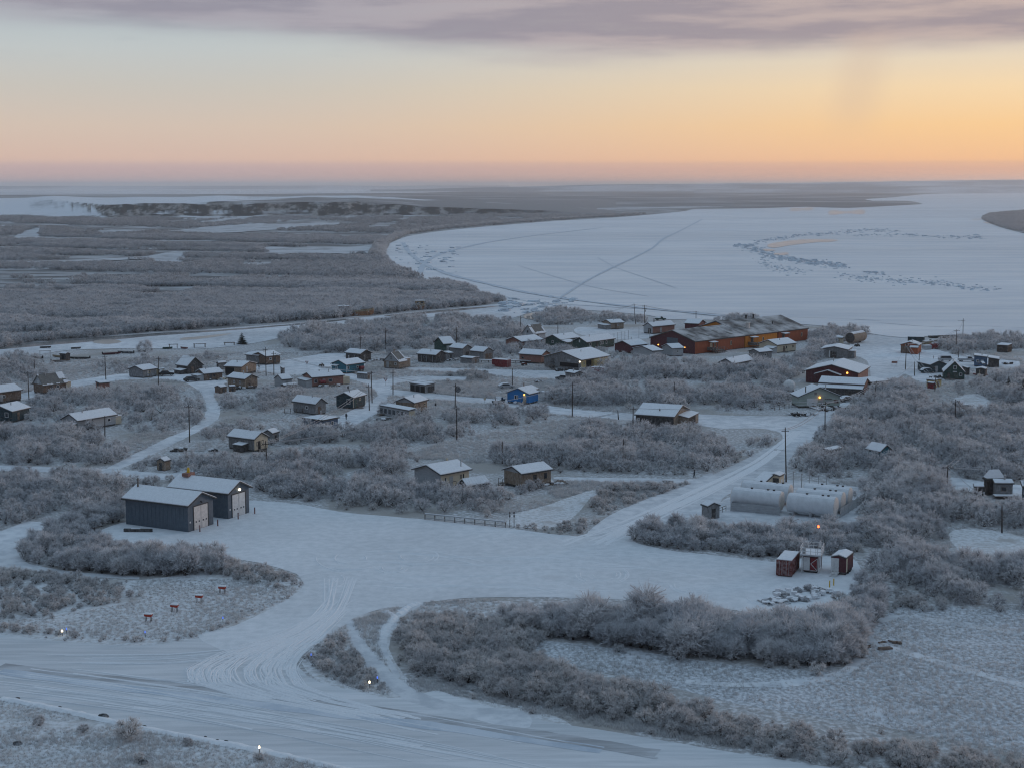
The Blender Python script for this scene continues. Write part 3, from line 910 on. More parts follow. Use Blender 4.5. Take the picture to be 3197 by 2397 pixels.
# ------------------------------------------------------------------ cold haze lying over the delta
HZ = bpy.data.materials.new("cold haze")
HZ.use_nodes = True
HZ.node_tree.nodes.clear()
hv = HZ.node_tree.nodes.new("ShaderNodeVolumePrincipled")
hv.inputs["Color"].default_value = (0.97, 0.97, 0.98, 1)
hv.inputs["Density"].default_value = 5.5e-5
hv.inputs["Anisotropy"].default_value = 0.75
ho = HZ.node_tree.nodes.new("ShaderNodeOutputMaterial")
HZ.node_tree.links.new(hv.outputs[0], ho.inputs["Volume"])
hz = obj("haze", MB().box(-70000, 70000, -1500, 70000, -12, 128), HZ)
tag(hz, "pale cold haze over the river flats and far hills", "haze", kind="stuff")


# ------------------------------------------------------------------ frosted willow shrubs
def frost_mat(name, base, tip, glow=0.30):
    """hoar frost: pale crystals on dark twigs, letting part of the light through"""
    m = bpy.data.materials.new(name)
    m.use_nodes = True
    t = m.node_tree
    t.nodes.clear()
    q = NG(t)
    at_ = q.n("ShaderNodeAttribute", attribute_name="frost")
    oi = q.n("ShaderNodeObjectInfo")
    c = q.mix(at_.outputs["Fac"], base, tip)
    c = q.mix(1.0, c, q.mix(oi.outputs["Random"], (1.0, 0.99, 0.985), (0.78, 0.795, 0.82)), "MULTIPLY")
    df, tr, mx, o_ = q.n("ShaderNodeBsdfDiffuse"), q.n("ShaderNodeBsdfTranslucent"), q.n("ShaderNodeMixShader"), q.n("ShaderNodeOutputMaterial")
    t.links.new(c, df.inputs[0])
    t.links.new(c, tr.inputs[0])
    mx.inputs[0].default_value = glow
    t.links.new(df.outputs[0], mx.inputs[1])
    t.links.new(tr.outputs[0], mx.inputs[2])
    t.links.new(mx.outputs[0], o_.inputs[0])
    MATS[name] = m
    return m


TWIG = frost_mat("hoar frosted twigs", (0.085, 0.085, 0.09), (0.98, 0.98, 0.99), 0.45)
TWIG2 = frost_mat("lightly frosted brown twigs", (0.15, 0.135, 0.125), (0.97, 0.955, 0.945), 0.45)
STRAW = frost_mat("frosted straw", (0.56, 0.55, 0.54), (0.95, 0.95, 0.95), 0.50)
STEM = mat("bare willow stem", (0.060, 0.048, 0.042), 0.9, 0.3)


def rdir(r, up=0.0):
    while True:
        v = Vector((r.uniform(-1, 1), r.uniform(-1, 1), r.uniform(-1, 1) + up))
        if 0.05 < v.length < 1.3:
            return v.normalized()


def mesh_attr(name, vs, fs, fr, m):
    me = bpy.data.meshes.new(name)
    me.from_pydata(vs, [], fs)
    a = me.attributes.new("frost", "FLOAT", "POINT")
    a.data.foreach_set("value", fr)
    me.materials.append(m)
    me.update()
    return me


def shrub_meshes(seed, H=3.6, R=1.9, puffs=16, twigs=110, tw=0.055, sub=2, m=TWIG, upright=0.0, whips=70):
    r = random.Random(seed)
    vs, fs, fr = [], [], []
    st = MB()
    for k in range(puffs):
        a = 2.4 * k + r.uniform(-.5, .5)
        f = (k + 0.5) / puffs
        zz = H * (0.16 + 0.66 * f ** 0.8) * r.uniform(0.88, 1.10)
        rr = R * math.sqrt(max(0.03, 1 - (zz / (H * 0.98)) ** 2)) * r.uniform(0.72, 1.04)
        if upright:
            rr *= 0.55 + 0.45 * (zz / H) ** 0.5
        c = Vector((rr * math.cos(a), rr * math.sin(a), zz))
        pr = H * r.uniform(0.17, 0.28)
        b0 = Vector((r.uniform(-.2, .2), r.uniform(-.2, .2), 0))
        mid = Vector((c.x * 0.6, c.y * 0.6, c.z * 0.5))
        st.tube([b0, mid, c], 0.045, 0.016, 3, False)
        outw = Vector((c.x, c.y, 0)) * (0.5 / R)
        pale = r.choice((1.0, 1.0, 1.0, .9, .75))
        for _ in range(twigs):
            d_ = (rdir(r, 0.30 + 0.8 * upright) + outw).normalized()
            p0 = c + d_ * pr * r.uniform(0.0, 0.4) - Vector((0, 0, pr * 0.35))
            ln = pr * r.uniform(0.55, 1.1) * (1 + .25 * upright)
            p1 = p0 + d_ * ln - Vector((0, 0, r.uniform(0, .10) * pr))
            side = d_.cross(rdir(r)).normalized() * tw * r.uniform(0.6, 1.3)
            n = len(vs)
            vs += [tuple(p0 - side * .45), tuple(p0 + side * .45), tuple(p1 + side * .45), tuple(p1 - side * .45)]
            fs.append((n, n + 1, n + 2, n + 3))
            f1 = pale * r.uniform(0.75, 1.0)
            fr += [0.30, 0.30, f1 * .9, f1 * .9]
            for _s in range(sub):
                f_ = r.uniform(0.45, 1.0)
                q0 = p0.lerp(p1, f_)
                q1 = q0 + (d_ + rdir(r) * 0.9).normalized() * ln * r.uniform(0.28, 0.55)
                sd_ = side * 0.95
                n = len(vs)
                vs += [tuple(q0 - sd_ * .5), tuple(q0 + sd_ * .5), tuple(q1)]
                fs.append((n, n + 1, n + 2))
                fr += [0.82 * pale] * 2 + [1.0]
    for _ in range(int(whips)):
        # long thin shoots standing out of the crown
        a = r.uniform(0, 6.28)
        rr = R * math.sqrt(r.random()) * .9
        z0_ = H * r.uniform(.45, .75) * math.sqrt(max(.1, 1 - (rr / R) ** 2 * .6))
        p0 = Vector((rr * math.cos(a), rr * math.sin(a), z0_))
        d_ = Vector((math.cos(a) * rr / R * .7 + r.uniform(-.25, .25), math.sin(a) * rr / R * .7 + r.uniform(-.25, .25), 1)).normalized()
        p1 = p0 + d_ * H * r.uniform(.22, .42)
        sd_ = Vector((-math.sin(a), math.cos(a), r.uniform(-.3, .3))) * tw * .7
        n = len(vs)
        vs += [tuple(p0 - sd_ * .5), tuple(p0 + sd_ * .5), tuple(p1)]
        fs.append((n, n + 1, n + 2))
        fr += [.4, .4, .9]
        for _s in range(4):
            q0 = p0.lerp(p1, r.uniform(.3, .9))
            q1 = q0 + (d_ + rdir(r) * .7).normalized() * H * r.uniform(.05, .11)
            n = len(vs)
            vs += [tuple(q0 - sd_ * .4), tuple(q0 + sd_ * .4), tuple(q1)]
            fs.append((n, n + 1, n + 2))
            fr += [.6, .6, 1.0]
    crown = mesh_attr("crown", vs, fs, fr, m)
    tm = bpy.data.meshes.new("trunk")
    tm.from_pydata([tuple(v) for v in st.v], [], st.f)
    tm.materials.append(STEM)
    return crown, tm


NEAR = [shrub_meshes(100 + i, 3.6, 1.8 + 0.3 * (i % 3), 11 + i % 3, 74, 0.052, 4) for i in range(6)]
HEDGE = [shrub_meshes(200 + i, 3.6, 1.35, 12, 68, 0.048, 4, TWIG, 0.75, 130) for i in range(4)]
BROWN = [shrub_meshes(300 + i, 2.0, 1.2, 12, 64, 0.035, 4, TWIG2, 0.6, 110) for i in range(3)]


def far_obj(name, pair):
    """crown and trunk joined into one cheap mesh"""
    cr, tm = pair
    vs = [tuple(v.co) for v in cr.vertices]
    n = len(vs)
    fr = [a.value for a in cr.attributes["frost"].data]
    fs = [tuple(p.vertices) for p in cr.polygons]
    mi = [0] * len(fs)
    vs += [tuple(v.co) for v in tm.vertices]
    fr += [0.0] * len(tm.vertices)
    t2 = [tuple(i + n for i in p.vertices) for p in tm.polygons]
    fs += t2
    mi += [1] * len(t2)
    me = mesh_attr(name, vs, fs, fr, cr.materials[0])
    me.materials.append(STEM)
    me.polygons.foreach_set("material_index", mi)
    return bpy.data.objects.new(name, me)


def proto_col(name, objs):
    c = bpy.data.collections.new(name)
    for o in objs:
        c.objects.link(o)
    return c


MIDP = proto_col("mid shrubs", [far_obj("shrub_form", shrub_meshes(400 + i, 3.6, 1.9 + .25 * (i % 3), 11, 34, 0.085, 3, TWIG, 0.0, 40)) for i in range(7)])
HEDP = proto_col("upright shrubs", [far_obj("shrub_form", shrub_meshes(430 + i, 3.6, 1.35, 11, 40, 0.07, 3, TWIG, 0.75, 80)) for i in range(4)])
BROP = proto_col("brown shrubs", [far_obj("shrub_form", shrub_meshes(440 + i, 2.0, 1.2, 9, 40, 0.055, 3, TWIG2, 0.6, 60)) for i in range(4)])
FARP = proto_col("far shrubs", [far_obj("shrub_form", shrub_meshes(460 + i, 3.6, 2.5, 12, 18, 0.20, 2, TWIG, 0.0, 0)) for i in range(6)])
VFARP = proto_col("farthest shrubs", [far_obj("shrub_form", shrub_meshes(480 + i, 3.6, 4.5, 16, 12, 0.6, 0, TWIG, 0.0, 0)) for i in range(5)])


def tuft_obj(seed, m, n=26, h=0.5, r0=0.22, w=0.022):
    r = random.Random(seed)
    vs, fs, fr = [], [], []
    for _ in range(n):
        a = r.uniform(0, 6.28)
        b = Vector((math.cos(a), math.sin(a), 0)) * r0 * r.random()
        lean = Vector((math.cos(a), math.sin(a), 0)) * r.uniform(0.05, 0.45) * h
        t = b + lean + Vector((0, 0, h * r.uniform(0.5, 1.1)))
        s = Vector((-math.sin(a), math.cos(a), 0)) * w
        k = len(vs)
        vs += [tuple(b - s), tuple(b + s), tuple(t)]
        fs.append((k, k + 1, k + 2))
        fr += [0.0, 0.0, r.uniform(0.6, 1.0)]
    return bpy.data.objects.new("tuft_form", mesh_attr("tuft", vs, fs, fr, m))


TUFP = proto_col("tufts", [tuft_obj(500 + i, STRAW, 34, 0.42, 0.55, 0.026) for i in range(5)])


def scatter_object(name, pts, coll, label, cat, z=0.0):
    """ONE object of countless plants: points with a scale, a turn and a form each, grown by geometry nodes"""
    me = bpy.data.meshes.new(name)
    me.from_pydata([(p[0], p[1], z) for p in pts], [], [])
    for an, ty, k in (("sc", "FLOAT", 2), ("rz", "FLOAT", 3)):
        a = me.attributes.new(an, ty, "POINT")
        a.data.foreach_set("value", [float(p[k]) for p in pts])
    a = me.attributes.new("form", "INT", "POINT")
    a.data.foreach_set("value", [int(p[4]) for p in pts])
    o = bpy.data.objects.new(name, me)
    COL.objects.link(o)
    tree = bpy.data.node_groups.new(name, "GeometryNodeTree")
    tree.interface.new_socket("Geometry", in_out="INPUT", socket_type="NodeSocketGeometry")
    tree.interface.new_socket("Geometry", in_out="OUTPUT", socket_type="NodeSocketGeometry")
    N = tree.nodes
    gi, go = N.new("NodeGroupInput"), N.new("NodeGroupOutput")
    ci = N.new("GeometryNodeCollectionInfo")
    ci.inputs["Collection"].default_value = coll
    ci.inputs["Separate Children"].default_value = True
    ci.inputs["Reset Children"].default_value = True
    ip = N.new("GeometryNodeInstanceOnPoints")
    ip.inputs["Pick Instance"].default_value = True
    def named(nm, ty):
        x = N.new("GeometryNodeInputNamedAttribute")
        x.data_type = ty
        x.inputs[0].default_value = nm
        return x.outputs[0]
    cx = N.new("ShaderNodeCombineXYZ")
    L_ = tree.links.new
    L_(named("rz", "FLOAT"), cx.inputs[2])
    L_(gi.outputs[0], ip.inputs["Points"])
    L_(ci.outputs[0], ip.inputs["Instance"])
    L_(named("form", "INT"), ip.inputs["Instance Index"])
    L_(cx.outputs[0], ip.inputs["Rotation"])
    L_(named("sc", "FLOAT"), ip.inputs["Scale"])
    L_(ip.outputs[0], go.inputs[0])
    md = o.modifiers.new("grow", "NODES")
    md.node_group = tree
    tag(o, label, cat, kind="stuff")
    return o


def inside(poly, x, y):
    xs, ys = poly[:, 0], poly[:, 1]
    x2, y2 = np.roll(xs, -1), np.roll(ys, -1)
    res = np.zeros(len(x), bool)
    for a, b, c_, d_ in zip(xs, ys, x2, y2):
        with np.errstate(divide="ignore", invalid="ignore"):
            cond = ((b > y) != (d_ > y)) & (x < (c_ - a) * (y - b) / (d_ - b + 1e-12) + a)
        res ^= cond
    return res


def lattice(poly, sp, rng, jit=0.42):
    """jittered hexagonal sowing of a polygon"""
    x0, y0 = poly.min(0)
    x1, y1 = poly.max(0)
    ny_ = int((y1 - y0) / (sp * 0.87)) + 2
    nx_ = int((x1 - x0) / sp) + 2
    gx, gy = np.meshgrid(np.arange(nx_), np.arange(ny_))
    px = x0 + (gx + 0.5 * (gy % 2)) * sp
    py = y0 + gy * sp * 0.87
    px = px.ravel() + rng.uniform(-jit, jit, px.size) * sp
    py = py.ravel() + rng.uniform(-jit, jit, py.size) * sp
    k = inside(poly, px, py)
    return px[k], py[k]


FOOT = []       # footprints of buildings, kept clear of shrubs: (polygon, margin)


def clear_of(px, py, road_margin=0.0):
    ok = np.ones(len(px), bool)
    for rp in ROADW:
        b0, b1 = rp.min(0), rp.max(0)
        near = ok & (px > b0[0]) & (px < b1[0]) & (py > b0[1]) & (py < b1[1])
        idx = np.where(near)[0]
        if len(idx):
            ok[idx[inside(rp, px[idx], py[idx])]] = False
    for (cx_, cy_, ux, uy, a, b, mg) in FOOT:
        dx, dy = px - cx_, py - cy_
        lu = dx * ux + dy * uy
        lv = -dx * uy + dy * ux
        ok &= ~((lu > -mg) & (lu < a + mg) & (lv > -mg) & (lv < b + mg))
    return ok


# ------------------------------------------------------------------ buildings
def fit(L, C, R, h, lenL=None, lenR=None, ang=None):
    """three roof corners in the photo (left end, near corner, right end) on the level h -> corner, direction angle, two lengths"""
    c, l, r = at(*C, h), at(*L, h), at(*R, h)
    vr, vl = r - c, l - c
    ar = math.atan2(vr.y, vr.x)
    al = math.atan2(vl.y, vl.x) - math.pi / 2
    if ang is None:
        dd = (al - ar + math.pi) % (2 * math.pi) - math.pi
        wr, wl = vr.length, vl.length
        a = ar + dd * wl / (wr + wl)
    else:
        a = D2R(ang)

    def reach(px, dx, dy, raw):
        k = (px - PW / 2) / FPX
        dep = c.y * CP + (CAM_H - h) * SP
        den = dx - k * dy * CP
        if abs(den) < 0.12:
            return raw
        q_ = (k * dep - c.x) / den
        return q_ if 0.45 * raw < q_ < 2.2 * raw else raw
    ca, sa = math.cos(a), math.sin(a)
    la = lenR or reach(pix(*R)[0], ca, sa, vr.length)
    lb = lenL or reach(pix(*L)[0], -sa, ca, vl.length)
    return c, a, la, lb


class Body:
    """a building body: x runs along the right-hand wall, y along the left-hand wall, both from the near corner"""
    def __init__(self, root, c, a, la, lb, h, rise, ridge, wall, roofm, snow, pf, oh, patches=(), gable=None, skirt=None, th=0.18, z0=0.0, foot=1.3):
        self.root, self.h, self.oh, self.la, self.lb, self.pf = root, h, oh, la, lb, pf
        self.M = Matrix.Translation(Vector((c.x, c.y, z0))) @ Matrix.Rotation(a, 4, "Z")
        M = self.M
        FOOT.append((c.x, c.y, math.cos(a), math.sin(a), la, lb, foot))
        W2 = (lb if ridge in "RS" else la) / 2
        s = rise / W2 if ridge in "RLH" else rise / (2 * W2)
        fR = lambda p, z, e: M @ Vector((e, p, z))      # section in y, run along x
        fL = lambda p, z, e: M @ Vector((p, e, z))
        fn, run, span = (fR, la, lb) if ridge in "RS" else (fL, lb, la)
        wt = h + oh * s - th
        mb = MB()
        x0, x1, y0, y1 = oh, la - oh, oh, lb - oh
        if ridge in "RL":
            i0, i1 = oh, span - oh
            mb.prism([(i0, pf), (i1, pf), (i1, wt), (span / 2, h + rise - th), (i0, wt)], oh, run - oh, fn)
        elif ridge in "ST":
            i0, i1 = oh, span - oh
            mb.prism([(i0, pf), (i1, pf), (i1, h + (span - oh) * s - th), (i0, wt)], oh, run - oh, fn)
        else:
            mb.box(x0, x1, y0, y1, pf, h - 0.02, M)
        self.wall = obj("wall", mb, wall, root)
        if pf > 0.05:
            mb = MB().box(x0 + .12, x1 - .12, y0 + .12, y1 - .12, -0.1, pf - 0.004, M)
            obj("foundation", mb, skirt or M_DARK, root)
        if gable:
            gm, gz = gable
            mb = MB()
            i0, i1 = oh, span - oh
            zz = lambda p: h + (p if p < span / 2 else span - p) * s - th
            t = (gz - (h - th)) / s
            t = max(t, i0)
            mb.prism([(t, max(gz, wt)), (span - t, max(gz, wt)), (span / 2, h + rise - th - .02)], oh - 0.03, oh + 0.01, fn)
            obj("gable_panel", mb, gm, root)
        # roof slab and the snow lying on it
        mb, sn = MB(), MB()
        if ridge in "RL":
            mb.prism([(0, h - th), (span / 2, h + rise - th), (span, h - th), (span, h), (span / 2, h + rise), (0, h)], 0, run, fn)
            k = 0.10
            sn.prism([(k, h + k * s + .006), (span / 2, h + rise + .006), (span - k, h + k * s + .006), (span - k, h + k * s + .14), (span / 2, h + rise + .16), (k, h + k * s + .14)], k, run - k, fn)
        elif ridge in "ST":
            mb.prism([(0, h - th), (span, h - th + 2 * W2 * s), (span, h + 2 * W2 * s), (0, h)], 0, run, fn)
            k = 0.10
            sn.prism([(k, h + k * s + .006), (span - k, h + (span - k) * s + .006), (span - k, h + (span - k) * s + .15), (k, h + k * s + .15)], k, run - k, fn)
        else:
            ins = min(la, lb) / 2
            if la >= lb:
                r0, r1 = Vector((ins, lb / 2, h + rise)), Vector((la - ins, lb / 2, h + rise))
            else:
                r0, r1 = Vector((la / 2, ins, h + rise)), Vector((la / 2, lb - ins, h + rise))

            def hip(mbx, k, dz):
                vs = [Vector((k, k, h + dz)), Vector((la - k, k, h + dz)), Vector((la - k, lb - k, h + dz)), Vector((k, lb - k, h + dz)), r0 + Vector((0, 0, dz)), r1 + Vector((0, 0, dz))]
                f4 = [(0, 1, 5, 4), (2, 3, 4, 5), (3, 0, 4), (1, 2, 5)] if la >= lb else [(0, 1, 4), (1, 2, 5, 4), (2, 3, 5), (3, 0, 4, 5)]
                mbx.add([M @ v for v in vs], f4 + [(3, 2, 1, 0)])
            mb.box(0, la, 0, lb, h - th, h - .002, M)
            hip(mb, 0, 0.0)
            hip(sn, 0.08, 0.13)
        self.roof = obj("roof", mb, roofm, root)
        if snow:
            obj("roof_snow", sn, SNOW, self.roof)
        # patches of snow left on a roof that has shed most of it; (u0, v0, u1, v1) on the slope over the right or left wall
        if patches:
            rp = random.Random(len(root.name) + int(c.x))
            for (u0, v0, u1, v1) in patches:
                n = 9
                top_, bot = [], []
                for i in range(n):
                    f = i / (n - 1)
                    u = (u0 + (u1 - u0) * f) * run
                    va = v0 * span / 2 + rp.uniform(0, .08) * span / 2 * (v0 > 0.02)
                    vb = v1 * span / 2 - rp.uniform(0, .12) * span / 2 * (v1 < 0.98)
                    top_.append((u, vb))
                    bot.append((u, va))
                ring = bot + top_[::-1]
                v1_ = [fn(p, h + p * s + .01, u) for u, p in ring]
                v2_ = [fn(p, h + p * s + .12, u) for u, p in ring]
                m_ = len(ring)
                fs = [tuple(range(m_))[::-1], tuple(range(m_, 2 * m_))] + [(i, (i + 1) % m_, m_ + (i + 1) % m_, m_ + i) for i in range(m_)]
                obj("roof_snow", MB().add(v1_ + v2_, fs), SNOW, self.roof)
        self.s, self.ridge, self.span, self.run, self.rise, self.fn = s, ridge, span, run, rise, fn

    def pt(self, wall, s, d=0.0, z=0.0):
        """a point on the right (R) or left (L) wall, s metres from the near corner, d metres proud of it"""
        return Vector((s, self.oh - d, z)) if wall == "R" else Vector((self.oh - d, s, z))

    def slab(self, wall, s0, s1, z0, z1, d0, d1):
        mb = MB()
        if wall == "R":
            mb.box(s0, s1, self.oh - d1, self.oh - d0, z0, z1, self.M)
        else:
            mb.box(self.oh - d1, self.oh - d0, s0, s1, z0, z1, self.M)
        return mb

    def window(self, wall, s, z, w=1.0, hh=1.0, fm=None, label=None):
        fm = fm or M_WHITE
        mb = MB()
        t = 0.12
        for a0, a1, b0, b1 in ((s - w / 2, s + w / 2, z, z + t), (s - w / 2, s + w / 2, z + hh - t, z + hh), (s - w / 2, s - w / 2 + t, z + t, z + hh - t), (s + w / 2 - t, s + w / 2, z + t, z + hh - t)):
            q_ = self.slab(wall, a0, a1, b0, b1, -0.02, 0.06)
            mb.add(q_.v, q_.f)
        f = obj("window", mb, fm, self.root)
        obj("pane", self.slab(wall, s - w / 2 + t, s + w / 2 - t, z + t, z + hh - t, -0.02, 0.015), M_GLASS, f)
        return f

    def door(self, wall, s, w=0.95, hh=2.0, m=None, z=None, label=None):
        z = self.pf if z is None else z
        o_ = obj("door", self.slab(wall, s - w / 2, s + w / 2, z + .02, z + hh, -0.02, 0.05), m or M_WHITE, self.root)
        obj("handle", self.slab(wall, s + w / 2 - .18, s + w / 2 - .08, z + 1.0, z + 1.06, 0.05, 0.12), M_STEEL, o_)
        return o_

    def lamp(self, wall, s, z, m, r=0.16):
        c = self.M @ self.pt(wall, s, 0.28, z)
        hd = obj("lamp", MB().lathe([(0.02, -r), (r * .8, -r * .6), (r, 0), (r * .8, r * .6), (0.02, r)], 10, Matrix.Translation(c)), m, self.root)
        obj("bracket", self.slab(wall, s - .05, s + .05, z + r * .2, z + r * .6 + .05, 0.0, 0.22), M_ROOF, hd)

    def chimney(self, fx, fy, hh=1.0, r=0.13, m=None, cap=True):
        """a stove pipe standing on the roof at fractions of the plan"""
        x, y = fx * self.la, fy * self.lb
        p = y if self.ridge in "RS" else x
        zr = self.h + (min(p, self.span - p) if self.ridge in "RL" else p) * self.s if self.ridge != "H" else self.h + self.rise * 0.6
        b = self.M @ Vector((x, y, zr - .15))
        mb = MB().lathe([(r, 0), (r, hh + .15)], 8, Matrix.Translation(b))
        if cap:
            mb.lathe([(r * .5, hh + .15), (r * 1.7, hh + .2), (r * .3, hh + .38)], 8, Matrix.Translation(b))
        obj("chimney", mb, m or M_STEEL, self.roof)

    def stairs(self, wall, s, w=1.2, m=None, deck=1.2, steps=None, rail=True, sideways=0):
        """a deck at door height with a flight of steps down from it"""
        m = m or M_TIMBER
        z = max(self.pf, 0.4)
        n = steps or max(2, int(z / 0.19))
        mb = MB()

        def bx(s0, s1, d0, d1, z0, z1):
            q_ = self.slab(wall, s0, s1, z0, z1, d0, d1)
            mb.add(q_.v, q_.f)
        bx(s - w / 2, s + w / 2, 0.01, deck, z - .12, z)
        for e in (s - w / 2 + .06, s + w / 2 - .14):
            bx(e, e + .08, deck - .1, deck - .02, 0, z - .12)
            if rail:
                bx(e, e + .08, deck - .1, deck - .02, z, z + .95)
                bx(e, e + .08, 0.02, deck - .1, z + .87, z + .95)
        for i in range(n):
            zz = z * (1 - (i + 1) / (n + 1))
            if sideways:
                s0 = s + sideways * (w / 2 + .02 + .3 * i)
                s1 = s0 + sideways * .28
                bx(min(s0, s1), max(s0, s1), deck - 1.0, deck, zz - .05, zz)
            else:
                bx(s - w / 2, s + w / 2, deck + .02 + .3 * i, deck + .30 + .3 * i, zz - .05, zz)
        obj("stairs", mb, m, self.root)

    def post(self, wall, s, d, z0, z1, m=None, t=0.12):
        obj("post", self.slab(wall, s - t / 2, s + t / 2, z0, z1, d - t / 2, d + t / 2), m or M_CREAM, self.root)

    def trim(self, wall, s, m=None, w=0.16, top=None):
        obj("corner_trim", self.slab(wall, s, s + w, self.pf, (top or self.h) - .2, -0.02, 0.035), m or M_CREAM, self.root)

    def box_on(self, name, wall, s0, s1, z0, z1, d0, d1, m):
        return obj(name, self.slab(wall, s0, s1, z0, z1, d0, d1), m, self.root)


DIMS = []
BODIES = []


def house(name, label, cat, L, C, R, h=3.0, rise=1.3, ridge="R", wall=None, roof=None, snow=True, pf=0.5, oh=0.4, group=None, lenL=None, lenR=None, ang=None, patches=(), gable=None, skirt=None, foot=1.3, root=None, th=0.18):
    c, a, la, lb = fit(L, C, R, h, lenL, lenR, ang)
    DIMS.append((label or name, round(la, 1), round(lb, 1), round(math.degrees(a)), round(c.y)))
    if root is None:
        M = Matrix.Translation(Vector((c.x, c.y, 0))) @ Matrix.Rotation(a, 4, "Z")
        root = thing(name, label, cat, M @ Vector((la / 2, lb / 2, 0)), a, group)
    bo = Body(root, c, a, la, lb, h, rise, ridge, wall or M_GREY, roof or M_ROOF, snow, pf, oh, patches, gable, skirt, th, 0.0, foot)
    if cat in ("house", "cabin", "hall", "store"):
        BODIES.append(bo)
    return bo


def wing(b, *args, **kw):
    kw["root"] = b.root
    return house("wing", None, None, *args, **kw)


def lean(b, wall, s0, s1, depth, z_hi, z_lo, m, snow=True, open_=False):
    """a lean-to or porch against a wall"""
    mb = MB()
    z0 = 0.05

    def q(s, d, z):
        return b.M @ b.pt(wall, s, d, z)
    if open_:
        for s in (s0 + .1, s1 - .1):
            t = .08
            p = obj("post", b.slab(wall, s - t, s + t, 0, z_lo - .1, depth - .3, depth - .14), m, b.root)
    else:
        vs = [q(s, d, z) for s in (s0, s1) for d, z in ((0.01, z0), (depth, z0), (depth, z_lo - .1), (0.01, z_hi - .1))]
        mb.add(vs, [(0, 1, 2, 3), (7, 6, 5, 4), (0, 4, 5, 1), (1, 5, 6, 2), (2, 6, 7, 3), (3, 7, 4, 0)])
        p = obj("porch", mb, m, b.root)
    e = .18
    k = (z_hi - z_lo) / depth
    vs = [q(s, d, z_hi - d * k + dz) for s in (s0 - e, s1 + e) for d, dz in ((0.01, -.1), (depth + e, -.1), (depth + e, .0), (0.01, .0))]
    f6 = [(0, 1, 2, 3), (7, 6, 5, 4), (0, 4, 5, 1), (1, 5, 6, 2), (2, 6, 7, 3), (3, 7, 4, 0)]
    obj("porch_roof", MB().add(vs, f6), M_ROOF, b.root)
    if snow:
        vs = [q(s, d, z_hi - d * k + dz) for s in (s0 - e + .06, s1 + e - .06) for d, dz in ((0.02, .006), (depth + e - .06, .006), (depth + e - .06, .13), (0.02, .13))]
        obj("porch_snow", MB().add(vs, f6), SNOW, b.root)
    return p


# --- the two slate sheds on the apron
def big_shed(label, L, C, R, lit):
    b = house("equipment_shed", label, "shed", L, C, R, h=4.75, rise=1.75, ridge="L", wall=M_SLATE, pf=0.0, oh=0.55, group="slate sheds beside the apron", foot=1.6, th=0.22)
    s0, w = b.la * 0.5, 3.9
    frame = MB()
    for a0, a1, z0, z1 in ((s0 - w / 2 - .15, s0 - w / 2, 0, 4.2), (s0 + w / 2, s0 + w / 2 + .15, 0, 4.2), (s0 - w / 2 - .15, s0 + w / 2 + .15, 4.2, 4.36)):
        q_ = b.slab("R", a0, a1, z0, z1, -.02, .09)
        frame.add(q_.v, q_.f)
    obj("door_frame", frame, M_ROOF, b.root)
    dm = M_CAP if not lit else M_WHITE
    for i in (0, 1):
        a0 = s0 - w / 2 + .02 + i * w / 2
        leaf = b.box_on("door", "R", a0, a0 + w / 2 - .06, 0.05, 4.18, -.02, .03, dm)
        for j in range(4):
            obj("door_panel", b.slab("R", a0 + .04, a0 + w / 2 - .10, 0.09 + j * 1.025, 0.09 + j * 1.025 + (.985 if not lit else .95), .03, .055), dm, leaf)
        for f in (.3, .72):
            ws = a0 + f * w / 2
            obj("pane", b.slab("R", ws - .17, ws + .17, 1.30, 1.56, .055, .07), M_GLASS, leaf)
    b.box_on("notice", "R", .95, 1.25, 1.5, 1.8, 0, .04, M_WHITE)
    for s in (s0 - w / 2 - .4, s0 + w / 2 + .7):
        p = b.M @ Vector((s, b.oh - 1.6, 0))
        obj("bollard", MB().lathe([(.11, 0), (.11, 1.15), (.06, 1.22)], 8, Matrix.Translation(p)), M_RUST, b.root)
    # corrugated ribs on the long wall
    mb = MB()
    n = int((b.lb - 2 * b.oh) / 0.9)
    for i in range(1, n):
        s = b.oh + i * .9
        q_ = b.slab("L", s, s + .06, 0.05, b.h - .25, -.01, .03)
        mb.add(q_.v, q_.f)
    obj("wall_rib", mb, M_SLATE, b.root)["kind"] = "stuff"
    return b


sh1 = big_shed("nearer slate blue metal shed with pale double door and dark lamp above it", ("K", 120, 468), ("K", 1050, 576), ("K", 1452, 462), False)
sh1.chimney(0.42, 0.93, 1.5, .16, M_TIMBER)
sh1.lamp("R", sh1.la * .5, 4.75, M_ROOF, .17)
sh2 = big_shed("farther slate blue metal shed with white lamp lit above its door", ("K", 745, 316), ("K", 1605, 408), ("K", 1945, 314), True)
sh2.lamp("R", sh2.la * .5, 4.95, EM_WHITE, .24)
bb = sh2.M @ Vector((sh2.la * .5, sh2.lb * .84, sh2.h + sh2.rise))
obj("roof_vent", MB().box(-1.0, 1.0, -.7, .7, -.05, .55, Matrix.Translation(bb) @ Matrix.Rotation(sh2.M.to_euler().z, 4, "Z")), M_PINK, sh2.roof)
obj("beacon", MB().lathe([(.28, .55), (.28, 1.15), (.2, 1.45), (.05, 1.6)], 10, Matrix.Translation(bb)), M_YELLOW, sh2.roof)

